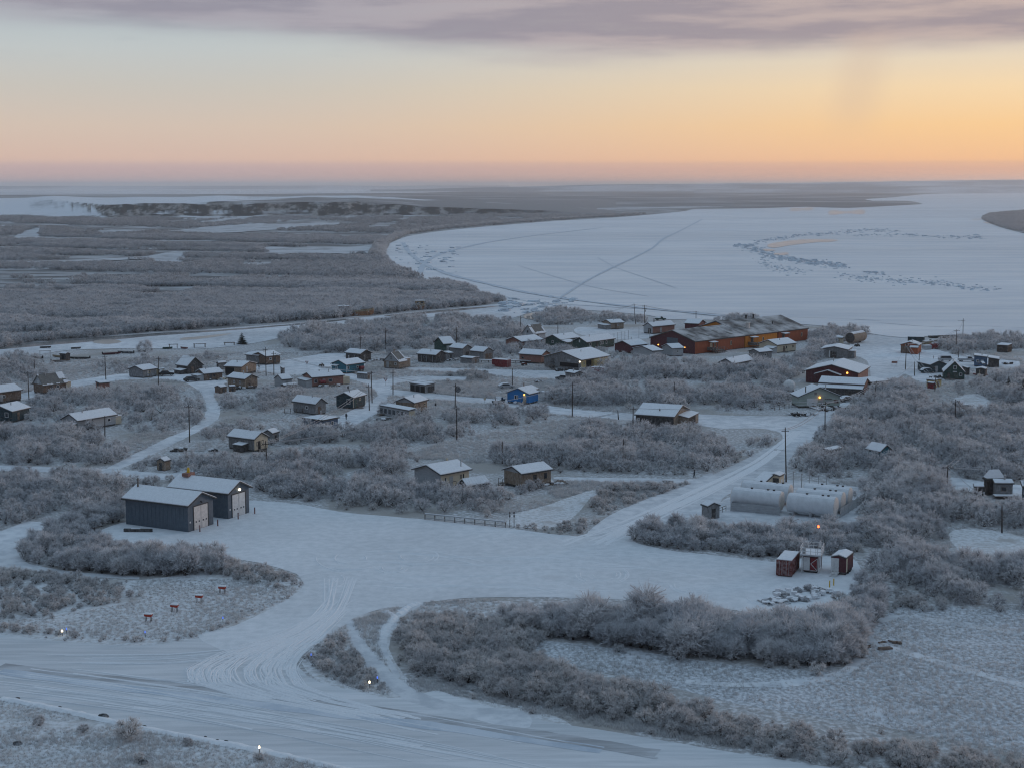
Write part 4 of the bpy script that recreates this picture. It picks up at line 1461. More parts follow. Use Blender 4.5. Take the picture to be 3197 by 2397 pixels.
# --- left of the village
b = house("steep_cabin", "brown cabin with steep bare dark roof and snow left at one end", "cabin", ("A", 438, 688), ("A", 592, 722), ("A", 938, 672), h=2.7, rise=2.9, ridge="R", wall=M_BROWN, roof=M_GROOF, snow=False, oh=.35, pf=.5,
          patches=((.74, .38, 1.0, 1.0), (.0, 0, .42, .10), (.55, 0, .68, .13), (.86, .0, 1.0, .3), (.0, .86, .05, 1.0)), gable=(M_LGREY, 2.2))
b.window("R", b.la * .62, 1.35, .9, .9)
b.box_on("porch", "R", b.la - .4, b.la + 1.2, .3, 2.9, -2.2, .1, M_CREAM)
b.box_on("porch_snow", "R", b.la - .5, b.la + 1.3, 2.9, 3.08, -2.3, .2, SNOW)
b.stairs("R", b.la + 1.0, 1.4, deck=1.6, sideways=1)
b.window("L", b.lb * .5, 2.9, .6, .9)
b = house("long_cabin", "long brown cabin with snowy roof at the left edge", "cabin", ("A", -190, 800), ("A", -150, 842), ("A", 318, 800), h=3.0, rise=1.5, ridge="R", wall=M_BROWN, pf=.5, ang=54, lenL=7.5)
b.window("R", b.la * .45, 1.3, .8, .9)
b = house("dark_house", "dark house with white framed window at left edge below the long cabin", "house", ("A", -140, 1085), ("A", 168, 1084), ("A", 300, 1030), h=2.9, rise=1.4, ridge="R", wall=M_NAVY, pf=.4, ang=72, lenL=8.5, lenR=8)
b.window("L", 2.0, 1.3, 1.1, 1.3)
b.stairs("L", 1.6, 3.0, deck=1.6)
b = house("small_shed", "small brown flat roofed shed beside the snowy lane left", "shed", ("A", 1313, 678), ("A", 1375, 690), ("A", 1522, 680), h=2.1, rise=.2, ridge="S", wall=M_PINK, pf=.1, oh=.15)
b.door("L", b.lb * .5, 1.0, 1.7, M_NAVY)
b = house("bush_house", "low grey house half hidden by frosted bushes with one long snowy roof", "house", ("A", 1050, 1190), ("A", 1068, 1213), ("A", 1628, 1186), h=2.7, rise=1.5, ridge="R", wall=M_LGREY, pf=.4, ang=56, lenL=6.4, foot=0.25)
b.window("R", b.la * .3, 1.2, 1.2, .9)
b.window("R", b.la * .8, 1.2, 1.0, .9)
lean(b, "L", .6, 3.4, 4.6, 2.1, 1.3, M_NAVY)
b.box_on("porch", "R", b.la - .3, b.la + 1.8, .2, 2.2, -3.2, -.4, M_CREAM)
b.box_on("porch_snow", "R", b.la - .3, b.la + 1.9, 2.2, 2.36, -3.3, -.3, SNOW)

b = house("grey_cabin", "grey boarded cabin with flat snowy annex facing the left boats", "cabin", ("B", 30, 508), ("B", 205, 516), ("B", 415, 483), h=2.5, rise=1.2, ridge="R", wall=M_GREY, pf=.3, ang=58, lenL=7.0)
b.window("R", b.la * .45, 1.3, 1.0, .9, M_YEL)
lean(b, "R", b.la + .1, b.la + 2.6, .3, 2.3, 2.2, M_YEL, open_=True)
b.box_on("porch", "R", b.la - .35, b.la + 1.6, .2, 2.1, -2.6, -.6, M_CREAM)
b = house("pitched_cabin", "dark brown cabin with steep blue snowy roof and tall plank gable", "cabin", ("B", 648, 440), ("B", 815, 462), ("B", 1048, 438), h=2.5, rise=2.7, ridge="L", wall=M_DARK, oh=.35, pf=.3)
b.window("R", b.la * .5, 3.0, .7, .8, M_TIMBER)
b.door("R", b.la * .35, .9, 1.9, M_BROWN)
lean(b, "L", 1.0, 4.5, 2.2, 1.6, 1.3, M_DARK)
b = house("junk_cabin", "low cabin with pale pink snowy roof and cluttered front", "cabin", ("B", 915, 550), ("B", 1042, 566), ("B", 1325, 545), h=2.2, rise=1.2, ridge="R", wall=M_BROWN, pf=.2)
lean(b, "L", .6, b.lb - 1.5, 2.2, 2.0, 1.75, M_LGREY)
b.window("R", b.la * .55, 1.0, .9, .8, M_TIMBER)
b = house("porch_house", "grey brown house with dark recessed porch behind the boarded house", "house", ("B", 1312, 472), ("B", 1572, 470), ("B", 1792, 440), h=2.9, rise=1.2, ridge="L", wall=M_TAN, pf=.7)
b.box_on("porch", "L", b.lb * .45, b.lb - .6, .7, 2.5, .0, .06, M_BLACK)  # flat black sheet on the wall; the porch recess's shade is painted
b.chimney(.35, .55, .8)
b = house("board_house", "grey boarded house with warm brown plank gable standing on piles", "house", ("B", 1350, 605), ("B", 1610, 640), ("B", 1812, 608), h=2.9, rise=1.2, ridge="L", wall=M_TAN, pf=.5, gable=None)
b.window("L", b.lb * .3, 1.4, .8, .8)
b.window("L", b.lb * .62, 1.4, .8, .8)
b.window("R", b.la * .45, 3.0, .5, .4, M_TIMBER)
b.chimney(.45, .4, .9, .16)
b = house("woodshed", "small brown shed with snowy top in front of the boarded house", "shed", ("B", 1190, 738), ("B", 1275, 748), ("B", 1368, 735), h=1.8, rise=.4, ridge="R", wall=M_BROWN, pf=0, oh=.12)
b.door("R", b.la * .5, .8, 1.4, M_DARK)
b = house("woodshed", "tiny brown lean shed between the woodshed and the boarded house", "shed", ("B", 1382, 728), ("B", 1400, 738), ("B", 1490, 730), h=1.5, rise=.25, ridge="S", wall=M_BROWN, pf=0, oh=.1)
b.door("R", b.la * .5, .7, 1.1, M_DARK)
b = house("cross_house", "brown house with two snowy roofs meeting over its entry gable", "house", ("B", 1690, 312), ("B", 1900, 327), ("B", 2122, 305), h=2.9, rise=1.2, ridge="R", wall=M_BROWN, pf=.5, ang=52)
w = wing(b, ("B", 1608, 303), ("B", 1800, 318), ("B", 1880, 305), h=2.9, rise=1.1, ridge="L", wall=M_GREY, pf=.5, lenR=6.0, ang=52)
b.window("R", b.la * .35, 1.5, 1.0, .9)
b.door("R", b.la * .62, .9, 1.9, M_DARK)
b.stairs("R", b.la * .62, 1.4)
b = house("outhouse", "tiny grey outhouse with a dark door standing by the wide lane", "outhouse", ("B", 2098, 478), ("B", 2135, 486), ("B", 2168, 480), h=2.3, rise=.35, ridge="S", wall=M_GREY, pf=0, oh=.1)
b.door("L", b.lb * .5, .7, 1.7, M_DARK)
b = house("small_shed", "small pale shed with snowy roof behind the junk cabin", "shed", ("B", 1213, 408), ("B", 1245, 418), ("B", 1362, 402), h=2.1, rise=.5, ridge="R", wall=M_GREY, pf=.1, oh=.15)
b.door("L", b.lb * .5, .8, 1.7, M_DARK)

# --- middle left
b = house("teal_house", "teal blue house with white door and snowy roof", "house", ("C", 802, 418), ("C", 1022, 442), ("C", 1292, 405), h=2.9, rise=1.3, ridge="R", wall=M_TEAL, pf=.4)
b.window("R", b.la * .14, 1.3, .9, 1.1)
b.window("R", b.la * .62, 1.3, .9, .9)
b.door("L", b.lb * .66, .95, 2.0, M_WHITE)
lean(b, "L", b.lb * .50, b.lb * .80, 1.3, 2.7, 2.45, M_TEAL, open_=True)
b.trim("R", b.oh, M_WHITE)
tb = b.M @ b.pt("R", b.la * .72, .9, 1.5)
ax = b.M.to_3x3() @ Vector((1, 0, 0))
obj("fuel_tank", MB().tube([tb - ax * .8, tb + ax * .8], .55, n=12), M_RED, b.root)
b.box_on("tank_stand", "R", b.la * .72 - .6, b.la * .72 + .6, 0, .95, .6, 1.2, M_TIMBER)
b.stairs("R", b.la * .4, 1.4)
b = house("dark_cabin", "dark low cabin with snowy roof behind the teal house", "cabin", ("C", 992, 270), ("C", 1218, 292), ("C", 1385, 270), h=2.7, rise=1.2, ridge="L", wall=M_DARK, pf=.3)
b.window("L", b.lb * .35, 1.2, .9, .9, M_TIMBER)
b.door("R", b.la * .4, .9, 1.9, M_GREY)
b = house("tall_gable_cabin", "cabin with steep bare roof and white upper gable behind grass near teal house", "cabin", ("C", 1522, 382), ("C", 1752, 402), ("C", 1868, 372), h=2.4, rise=3.0, ridge="R", wall=M_TAN, roof=M_GROOF, snow=False, oh=.35, pf=.4,
          patches=((.10, 0, 1.0, .26), (.0, 0, .07, 1.0), (.9, .2, 1.0, 1.0)), gable=(M_LGREY, 2.25))
b.window("L", b.lb * .52, 3.1, .7, .9, M_DARK)
b.door("L", b.lb * .72, .9, 1.9, M_LGREY)
b.window("L", b.lb * .25, 1.3, .8, .8)
b.box_on("porch", "R", b.la - .4, b.la + 2.2, .2, 3.0, -3.2, .05, M_TAN)
b.box_on("porch_snow", "R", b.la - .5, b.la + 2.3, 3.0, 3.2, -3.3, .15, SNOW)
b.chimney(.4, .5, .7, .2, M_TAN)
b = house("long_brown_house", "long brown house with red fuel tank and junk along its front", "house", ("C", 402, 580), ("C", 542, 617), ("C", 1004, 580), h=2.9, rise=1.2, ridge="R", wall=M_PINK, pf=.3)
b.window("R", b.la * .14, 1.2, 1.1, 1.1, M_LGREY)
b.window("R", b.la * .58, 1.2, 1.2, 1.0, M_LGREY)
lean(b, "L", .5, b.lb - .8, 2.0, 2.4, 2.1, M_LGREY)
tb = b.M @ b.pt("R", b.la * .31, .9, 1.5)
ax = b.M.to_3x3() @ Vector((1, 0, 0))
obj("fuel_tank", MB().tube([tb - ax * .9, tb + ax * .9], .55, n=12), M_RED, b.root)
b.box_on("tank_stand", "R", b.la * .31 - .7, b.la * .31 + .7, 0, .95, .6, 1.2, M_TIMBER)
b.box_on("porch", "R", b.la - .4, b.la + 1.8, .2, 2.3, -3.0, .0, M_CREAM)
b.chimney(.62, .35, .9)
b.chimney(.42, .62, .6, .2)
b = house("grey_shed", "pale grey gabled shed with two snowy roofs left of long brown house", "shed", ("C", 18, 632), ("C", 132, 645), ("C", 283, 636), h=2.4, rise=1.3, ridge="R", wall=M_LGREY, pf=.1, oh=.2)
b.door("R", b.la * .5, .9, 1.8, M_GREY)
b = house("low_shed", "low brown shed with snow top in front of the pale grey shed", "shed", ("C", 112, 712), ("C", 160, 725), ("C", 346, 703), h=1.7, rise=.4, ridge="R", wall=M_BROWN, pf=0, oh=.12)
b.door("R", b.la * .4, .8, 1.3, M_DARK)
b = house("lapped_house", "blue grey house with snowy roof and tan gable above a trestle", "house", ("C", 260, 946), ("C", 598, 986), ("C", 768, 965), h=2.9, rise=1.5, ridge="L", wall=M_GREY, pf=.3, gable=None)
b.window("R", b.la * .45, 1.2, .8, .9, M_TIMBER)
b.window("L", b.lb * .4, 1.3, .9, .9)
b = house("dark_green_house", "dark blue green house with white window and cream corner boards", "house", ("C", 856, 876), ("C", 1122, 896), ("C", 1312, 846), h=3.1, rise=1.3, ridge="R", wall=M_NAVY, pf=.4)
b.window("L", b.lb * .30, 1.3, 1.1, 1.4)
b.window("R", b.la * .55, 1.9, .8, .7, M_CREAM)
b.door("R", b.la * .25, .9, 2.0, M_GREEN)
b.trim("R", b.oh, M_CREAM)
b.trim("R", b.la - b.oh - .16, M_CREAM)
b = house("blue_low_house", "low pale blue house with broad flat snowy roof among bushes", "house", ("C", 408, 1142), ("C", 700, 1204), ("C", 938, 1128), h=2.9, rise=.5, ridge="H", wall=M_BLUE2, pf=.3, foot=0.25)
b.window("R", b.la * .6, 1.2, 1.0, 1.0)
b.window("R", b.la * .25, 1.2, 1.0, 1.0)
b = house("gable_house", "grey brown house with pale gable panel behind the glazed greenhouse", "house", ("C", 1680, 938), ("C", 1965, 967), ("C", 2165, 903), h=3.1, rise=1.3, ridge="R", wall=M_TAN, pf=.6, gable=(M_LGREY, 3.05))
b.window("R", b.la * .12, 1.3, .7, 1.3, M_CREAM)
b.window("R", b.la * .78, 1.7, .8, .7, M_CREAM)
b.stairs("R", b.la * .55, 1.4)
b = house("greenhouse", "long flat roofed glazed porch building with cream end wall", "greenhouse", ("C", 1475, 1000), ("C", 1886, 1066), ("C", 1992, 1058), h=2.5, rise=.3, ridge="T", wall=M_LGREY, pf=.1, oh=.15)
n = 7
for i in range(n):
    s0 = b.oh + .15 + i * (b.lb - 2 * b.oh) / n
    fr_ = b.window("L", s0 + (b.lb - 2 * b.oh) / n / 2, .5, (b.lb - 2 * b.oh) / n - .35, 1.5, M_LGREY)
b.box_on("end_wall", "R", b.oh, b.la - b.oh, .15, 2.2, 0, .04, M_CREAM)
b.stairs("L", b.lb - 1.4, 1.6)
b = house("open_shed", "grey open fronted shed with dark bays and snowy flat roof", "shed", ("Q", 214, 672), ("Q", 352, 698), ("Q", 442, 683), h=2.4, rise=.35, ridge="T", wall=M_GREY, pf=0, oh=.2)
for i in range(3):
    s0 = b.oh + .2 + i * (b.lb - .4) / 3
    b.box_on("bay", "L", s0, s0 + (b.lb - .4) / 3 - .35, .1, 1.9, 0, .03, M_BLACK)  # black sheets on a closed wall paint the dark interior
b.box_on("bay", "R", b.oh + .9, b.la - .4, .1, 1.8, 0, .03, M_DARK)  # dark sheet painting the shaded inside of the open end
b = house("low_shed", "small low shed with snow top beside the teal house", "shed", ("C", 1163, 550), ("C", 1312, 566), ("C", 1362, 552), h=1.7, rise=.35, ridge="L", wall=M_GREY, pf=0, oh=.12)
b.door("R", b.la * .5, .7, 1.3, M_BROWN)

# --- middle
b = house("dark_grey_house", "dark grey house with blue snowy roof and small snowy box in front", "house", ("D", -5, 545), ("D", 270, 573), ("D", 425, 540), h=2.8, rise=1.3, ridge="L", wall=M_DARK, pf=.4)
b.window("R", b.la * .35, 1.3, .5, 1.2, M_TIMBER)
for f in (.2, .5, .75):
    b.post("L", b.lb * f, .12, .3, 2.4, M_GREY, .2)
b.window("L", b.lb * .62, 1.4, .9, .9, M_GREY)
w = house("small_shed", "small snow roofed shed against the far side of dark grey house", "shed", ("D", 372, 520), ("D", 440, 545), ("D", 520, 532), h=2.3, rise=.3, ridge="S", wall=M_GREY, pf=.1, oh=.15)
w.door("R", w.la * .5, .8, 1.7, M_DARK)
b = house("dark_gable_house", "dark house with broad white roof and bare mast standing before it", "house", ("D", 228, 378), ("D", 372, 422), ("D", 548, 402), h=2.9, rise=2.2, ridge="R", wall=M_GREEN, pf=.3)
b.window("R", b.la * .5, 1.3, .9, .9)
b.box_on("porch", "R", b.la - .4, b.la + 3.5, .2, 2.3, -4, -1, M_GREY)
b.box_on("porch_snow", "R", b.la - .4, b.la + 3.6, 2.3, 2.46, -4.1, -.9, SNOW)
b = house("tall_shed", "tall grey board shed with dark gable beside the lower garage shed", "shed", ("D", 443, 463), ("D", 640, 486), ("D", 778, 465), h=3.4, rise=1.3, ridge="L", wall=M_GREY, pf=0, oh=.25)
b.door("R", b.la * .5, 1.6, 2.2, M_DARK)
b = house("garage_shed", "grey shed with brown double doors in its gable", "shed", ("D", 730, 505), ("D", 925, 531), ("D", 1078, 505), h=3.0, rise=1.4, ridge="L", wall=M_GREY, pf=0, oh=.25)
b.door("R", b.la * .35, 1.5, 2.3, M_BROWN)
b.door("R", b.la * .65, 1.5, 2.3, M_BROWN)
b = house("low_shed", "low double shed with snow top left of the bright red container", "shed", ("D", 598, 606), ("D", 772, 616), ("D", 878, 602), h=1.9, rise=.3, ridge="L", wall=M_GREY, pf=0, oh=.15)
b.door("R", b.la * .5, .9, 1.4, M_BROWN)
b = house("red_brown_hall", "faded red brown building with hip gable beside raised boardwalk", "building", ("D", 1400, 550), ("D", 1732, 576), ("D", 1865, 545), h=3.0, rise=1.4, ridge="L", wall=M_PINK, pf=.5)
b.window("L", b.lb * .82, 1.4, 1.0, .7, M_TIMBER)
b.door("R", b.la * .5, .9, 2.0, M_BROWN)

# --- community house and its neighbours
b = house("yellow_hall", "large yellow sided hall with broad snowy roof and lit white lamp", "hall", ("E", 402, 724), ("E", 955, 774), ("E", 1362, 712), h=3.5, rise=2.3, ridge="R", wall=M_YEL, pf=.8, oh=.6, skirt=M_GREY)
obj("gable_cladding", MB().prism([(b.oh, .8), (b.lb - b.oh, .8), (b.lb - b.oh, b.h + b.oh * b.s - .24), (b.lb / 2, b.h + b.rise - .26), (b.oh, b.h + b.oh * b.s - .24)], b.oh - .05, b.oh - .004, b.fn), M_GREY, b.root)  # left gable greyer than the yellow wall: mostly shade put into colour
b.door("L", b.lb * .76, 1.9, 2.4, M_LGREY)
b.box_on("porch", "L", b.lb * .10, b.lb * .56, .9, 2.2, .05, .10, M_BLACK)  # thin black sheet painting a porch's shade on the wall
b.window("R", b.la * .13, 1.7, .6, 1.1, M_CREAM)
b.window("R", b.la * .50, 1.9, 1.1, .9, M_CREAM)
for f in (.72, .86):
    b.window("R", b.la * f, 1.7, .7, 1.1, M_CREAM)
b.box_on("entry", "R", b.la * .20, b.la * .38, .8, 3.1, .0, .04, M_BLACK)  # recess drawn as a black sheet, its shade put into the colour
b.box_on("bay", "R", b.la * .40, b.la * .58, .8, 3.2, .0, 1.0, M_YEL)
b.stairs("R", b.la * .31, 1.6, sideways=0)
b.lamp("L", b.lb * .06, 2.9, EM_WHITE, .24)
obj("louvre", b.slab("L", b.lb * .30, b.lb * .38, 2.6, 3.3, .05, .09), M_LGREY, b.root)
b.stairs("L", b.lb * .76, 2.4, deck=1.8)
b = house("plywood_cabin", "small weathered cabin with white roof below the yellow hall", "cabin", ("E", 718, 932), ("E", 856, 956), ("E", 998, 938), h=2.9, rise=.5, ridge="L", wall=M_GREY, pf=.2, oh=.2)
b.window("R", b.la * .5, 1.4, .6, 1.1, M_TIMBER)
b.window("L", b.lb * .4, 1.4, .8, .8, M_TIMBER)
b = house("pink_house", "low pinkish house with long snowy roof above frosted bushes", "house", ("E", -110, 500), ("E", 128, 522), ("E", 432, 490), h=2.8, rise=1.5, ridge="R", wall=M_PINK, pf=.4, foot=0.25)
b.window("R", b.la * .4, 1.3, 1.0, .9)
b = house("green_house", "dark green house with porch gable left of larger green house", "house", ("E", 436, 478), ("E", 662, 494), ("E", 940, 462), h=2.9, rise=1.6, ridge="R", wall=M_GREEN, pf=.4)
b.window("L", b.lb * .5, 1.4, 1.0, 1.0)
lean(b, "R", .5, b.la * .45, 3.2, 2.8, 2.1, M_GREEN)
b = house("green_house", "longer dark green house with row of white framed windows", "house", ("E", 812, 522), ("E", 1028, 532), ("E", 1428, 487), h=2.9, rise=1.7, ridge="R", wall=M_GREEN, pf=.4)
for f, ww in ((.15, 1.0), (.50, .9), (.57, .9), (.70, .9)):
    b.window("R", b.la * f, 1.4, ww, 1.2)
b.box_on("louvre", "L", b.lb * .47, b.lb * .55, 2.7, 3.7, 0, .05, M_WHITE)
b = house("red_cottage", "small red cottage with white roof in front of the school gable", "house", ("E", 1392, 548), ("E", 1638, 578), ("E", 1878, 547), h=2.8, rise=1.5, ridge="R", wall=M_MAROON, pf=.3)
for f in (.3, .5, .8):
    b.window("R", b.la * f, 1.3, .9, .9, M_DARK)
b = house("snow_roof_hut", "grey hut with white roof at the foot of the school gable", "hut", ("F", 30, 545), ("F", 148, 590), ("F", 290, 556), h=2.7, rise=1.2, ridge="R", wall=M_LGREY, pf=.3, foot=0.25)
b.window("R", b.la * .5, 1.3, .8, .8)
b = house("snow_roof_hut", "second grey hut nearer the school corner among bushes", "hut", ("F", 250, 515), ("F", 395, 560), ("F", 556, 538), h=2.8, rise=1.3, ridge="R", wall=M_LGREY, pf=.3, foot=0.25)
b.window("R", b.la * .5, 1.3, .8, .8)
b = house("river_cabin", "small olive brown cabin with porch near the river bank", "cabin", ("E", 1300, 240), ("E", 1358, 263), ("E", 1555, 244), h=2.7, rise=1.1, ridge="R", wall=M_TAN, pf=.3)
b.window("R", b.la * .55, 1.3, .8, .8)
lean(b, "L", .4, b.lb - .6, 2.4, 2.1, 1.8, M_GREY)
b = house("patchy_roof_cabin", "steep cabin with bare grey roof and ragged snow patches near river", "cabin", ("E", 120, 398), ("E", 288, 417), ("E", 468, 388), h=2.4, rise=3.4, ridge="R", wall=M_LGREY, roof=M_GROOF, snow=False, oh=.3, pf=.3,
          patches=((.0, 0, .2, .8), (.0, .0, 1.0, .22), (.05, .8, .22, 1.0), (.9, .1, 1.0, .7)))
b.window("L", b.lb * .5, 2.8, .7, .9, M_DARK)
b = house("drying_shed", "tiny open drying shed with snow top on the river bank", "shed", ("E", 590, 192), ("E", 640, 200), ("E", 708, 192), h=2.0, rise=.3, ridge="L", wall=M_DARK, pf=0, oh=.15)
b.box_on("bay", "R", .4, b.la - .4, .3, 1.5, 0, .02, M_BLACK)  # the opening's inner shade painted as a black sheet
b = house("brick_red_house", "brick red house with grey gable end left of the school", "house", ("F", 22, 266), ("F", 152, 286), ("F", 444, 252), h=3.0, rise=1.6, ridge="R", wall=M_PINK, pf=.4, gable=None)
obj("gable_cladding", MB().prism([(b.oh, .4), (b.lb - b.oh, .4), (b.lb - b.oh, b.h - .05), (b.lb / 2, b.h + b.rise - .26), (b.oh, b.h - .05)], b.oh - .05, b.oh - .004, b.fn), M_LGREY, b.root)  # grey of this left gable is mostly shade painted over the red
b.box_on("porch", "L", b.lb * .2, b.lb * .5, .4, 2.2, .05, .1, M_DARK)
b.chimney(.25, .45, 1.4, .18, M_ROOF)

# --- the school
c, a, la, lb = fit(("F", 108, 415), ("F", 686, 472), ("F", 2116, 300), 4.6)
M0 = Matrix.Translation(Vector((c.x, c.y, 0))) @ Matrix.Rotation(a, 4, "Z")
DIMS.append(("school", la, lb, round(math.degrees(a)), round(c.y)))
school = thing("school", "long red and orange school with three joined snowy roofs by the river", "school", M0 @ Vector((la / 2, lb / 2, 0)), a)


def sect(x0, x1, wid, rise, wallm):
    cc = M0 @ Vector((x0, 0, 0))
    bo = Body(school, cc, a, x1 - x0, wid, 4.6, rise, "R", wallm, M_ROOF, True, 0.15, .35, th=.25, foot=2.0)
    bo.roof.children[0].data.materials[0] = THIN
    return bo


sA = sect(0, la * .42, lb, 3.3, M_BRICK)
sB = sect(la * .42 + .02, la * .715, lb * 1.32, 4.5, M_ORANGE)
sC = sect(la * .715 + .02, la, lb * 1.25, 4.3, M_BRICK)
obj("gable_cladding", MB().prism([(sA.oh, .15), (lb - sA.oh, .15), (lb - sA.oh, sA.h + sA.oh * sA.s - .31), (lb / 2, sA.h + sA.rise - .33), (sA.oh, sA.h + sA.oh * sA.s - .31)], sA.oh - .05, sA.oh - .004, sA.fn), M_MAROON, school)  # darker left gable, mostly shade painted over the long wall's red
obj("gable_panel", sA.slab("L", lb * .38, lb * .62, .3, 5.2, .05, .09), M_SLATE, school)
sA.door("L", lb * .66, 1.2, 2.2, M_WHITE, .15)
sA.lamp("L", lb * .80, 2.2, EM_AMBER, .22)
sA.lamp("L", lb * .22, 2.2, EM_AMBER, .18)
for s, f in ((sA, .40), (sA, .72), (sB, .55), (sC, .78)):
    s.window("R", s.la * f, 1.7, .9, 1.6, M_CREAM)
for s, f in ((sA, .33), (sB, .22), (sC, .18)):
    s.door("R", s.la * f, 1.7, 2.3, M_CREAM if s is sA else M_DARK, 1.2)
    lean(s, "R", s.la * f - 1.6, s.la * f + 1.6, 1.8, 4.0, 3.8, M_TIMBER, open_=True)
# dark wet strips where the roof is bare, with roof hatches
for s, u0, v in ((sA, .10, .45), (sA, .36, .35), (sA, .62, .55), (sA, .80, .30), (sB, .30, .60)):
    u = s.la * u0
    mb = MB()
    pts = [s.fn(v * s.span / 2 - 1.2, 0, u - .2), s.fn(v * s.span / 2 + 1.2, 0, u - .6), s.fn(v * s.span / 2 + 1.2, 0, u + .5), s.fn(v * s.span / 2 - 1.2, 0, u + 1.2)]
    zz = [s.h + (v * s.span / 2 + dv) * s.s + .16 for dv in (-1.2, 1.2, 1.2, -1.2)]
    mb.add([Vector((p.x, p.y, z)) for p, z in zip(pts, zz)] + [Vector((p.x, p.y, z + .05)) for p, z in zip(pts, zz)], [(3, 2, 1, 0), (4, 5, 6, 7), (0, 1, 5, 4), (1, 2, 6, 5), (2, 3, 7, 6), (3, 0, 4, 7)])
    obj("bare_roof_strip", mb, M_GROOF, s.roof)
sB.chimney(.42, .20, 2.2, .75, M_CAP)
sB.chimney(.86, .47, 1.4, .35, M_DARK)
sC.chimney(.06, .48, 1.6, .35, M_DARK)
sC.chimney(.26, .25, .9, .25, M_DARK)
# entrance deck, railings and long ramp
rm = MB()
for s, f in ((sA, .33), (sB, .22)):
    x = s.la * f
    for q_ in (s.slab("R", x - 2.6, x + 2.6, 1.0, 1.2, .02, 4.0), s.slab("R", x - 2.6, x - 2.5, 1.2, 2.2, .02, 4.0), s.slab("R", x - 2.6, x + 2.6, 2.1, 2.2, 3.9, 4.0)):
        rm.add(q_.v, q_.f)
    for k in range(6):
        q_ = s.slab("R", x - 2.6 + k * 1.0, x - 2.5 + k * 1.0, 0, 2.1, 3.9, 4.0)
        rm.add(q_.v, q_.f)
obj("entrance_deck", rm, M_TIMBER, school)
st_ = MB()
for i in range(7):
    x = sA.la * .33 + 2.7 + .34 * i
    q_ = sA.slab("R", x, x + .3, 1.05 - .15 * i, 1.1 - .15 * i, .6, 3.6)
    st_.add(q_.v, q_.f)
for d_ in (.5, 3.6):
    x = sA.la * .33 + 2.6
    pa, pb = sA.M @ sA.pt("R", x, d_, 2.1), sA.M @ sA.pt("R", x + 2.6, d_, .95)
    st_.tube([pa, pb], .06, n=4)
obj("stairs", st_, M_TIMBER, school)
ann = wing(sA, ("F", 540, 242), ("F", 735, 250), ("F", 830, 235), h=4.2, rise=1.4, ridge="L", wall=M_MAROON, pf=.2)

b = house("cream_house", "cream house with hipped white roof in front of the school", "house", ("F", 1472, 490), ("F", 1715, 517), ("F", 1970, 486), h=2.9, rise=1.6, ridge="R", wall=M_CREAM, pf=.3)
b.window("R", b.la * .5, 1.4, .6, .8, M_DARK)
b.window("R", b.la * .82, 1.4, .6, .8, M_DARK)
lean(b, "L", .3, 4.5, 2.4, 2.4, 1.9, M_LGREY)
b = house("snow_roof_hut", "hut whose white roof shows above bushes before the cream house", "hut", ("F", 1340, 577), ("F", 1492, 606), ("F", 1668, 576), h=2.6, rise=.9, ridge="R", wall=M_GREY, pf=.2, foot=0.25)
b.window("R", b.la * .5, 1.2, .8, .8)
b = house("thicket_house", "pale grey house alone in the thicket below the school", "house", ("F", 962, 737), ("F", 1166, 750), ("F", 1434, 705), h=2.8, rise=1.5, ridge="R", wall=M_LGREY, pf=.3, foot=0.25)
b.window("R", b.la * .35, 1.3, .8, .9, M_TAN)

# --- along the road
b = house("grey_garage", "grey green garage with low white gable behind the maroon hall", "garage", ("G", 772, 397), ("G", 1268, 404), ("G", 1312, 342), h=3.1, rise=1.0, ridge="R", wall=M_GREY, pf=.1, lenR=11, ang=69, oh=.35)
b.box_on("door", "L", b.lb * .42, b.lb * .66, .15, 2.4, 0, .06, M_DARK)
b.box_on("door_frame", "L", b.lb * .64, b.lb * .68, .15, 2.6, 0, .08, M_WHITE)
b.window("L", b.lb * .50, 1.1, 1.4, 1.1)
b.box_on("porch", "R", 1.5, 5.0, .1, 2.6, 0, 2.2, M_GREY)
b.box_on("porch_snow", "R", 1.4, 5.1, 2.6, 2.78, 0, 2.4, SNOW)
b = house("maroon_hall", "big maroon hall with wide white roof and amber lamp lit", "hall", ("G", 492, 742), ("G", 1455, 806), ("G", 1612, 586), h=3.7, rise=2.2, ridge="R", wall=M_MAROON, pf=.2, oh=.6, ang=66, lenR=18)
b.lamp("L", b.lb * .22, 3.6, EM_AMBER, .30)
pl = MB()
pz = lambda s: 2.9 + (1 - abs(s - b.lb * .56) / (b.lb * .24)) * 1.3
for s0, s1 in ((b.lb * .32, b.lb * .56), (b.lb * .56, b.lb * .80)):
    vs = [b.M @ b.pt("L", s, d_, pz(s) + dz) for s in (s0, s1) for d_, dz in ((0.01, 0), (1.6, 0), (1.6, .2), (.01, .2))]
    pl.add(vs, [(0, 1, 2, 3), (7, 6, 5, 4), (0, 4, 5, 1), (1, 5, 6, 2), (2, 6, 7, 3), (3, 7, 4, 0)])
obj("entry_roof", pl, SNOW, b.root)
for f in (.34, .45, .78):
    b.post("L", b.lb * f, 1.45, 0, pz(b.lb * f), M_DARK)
b.door("L", b.lb * .60, 1.8, 2.2, M_DARK)
b.box_on("panel", "R", .8, b.la - .8, .3, b.h - .5, 0, .05, M_PINK)  # right wall pinker than the maroon, mostly warm light painted on
b = house("low_store", "long dark low building with two stepped snowy roofs", "building", ("G", 740, 962), ("G", 1548, 1004), ("G", 1606, 905), h=3.1, rise=1.3, ridge="L", wall=M_PINK, pf=.2, oh=.3, ang=67, lenR=9)
obj("front_cladding", b.slab("L", b.oh, b.lb - b.oh, .2, 2.6, .004, .05), M_DARK, b.root)  # dark left front over paler walls, mostly shade put into its colour
lean(b, "L", .3, b.lb - .3, 2.6, 2.7, 2.1, M_DARK)
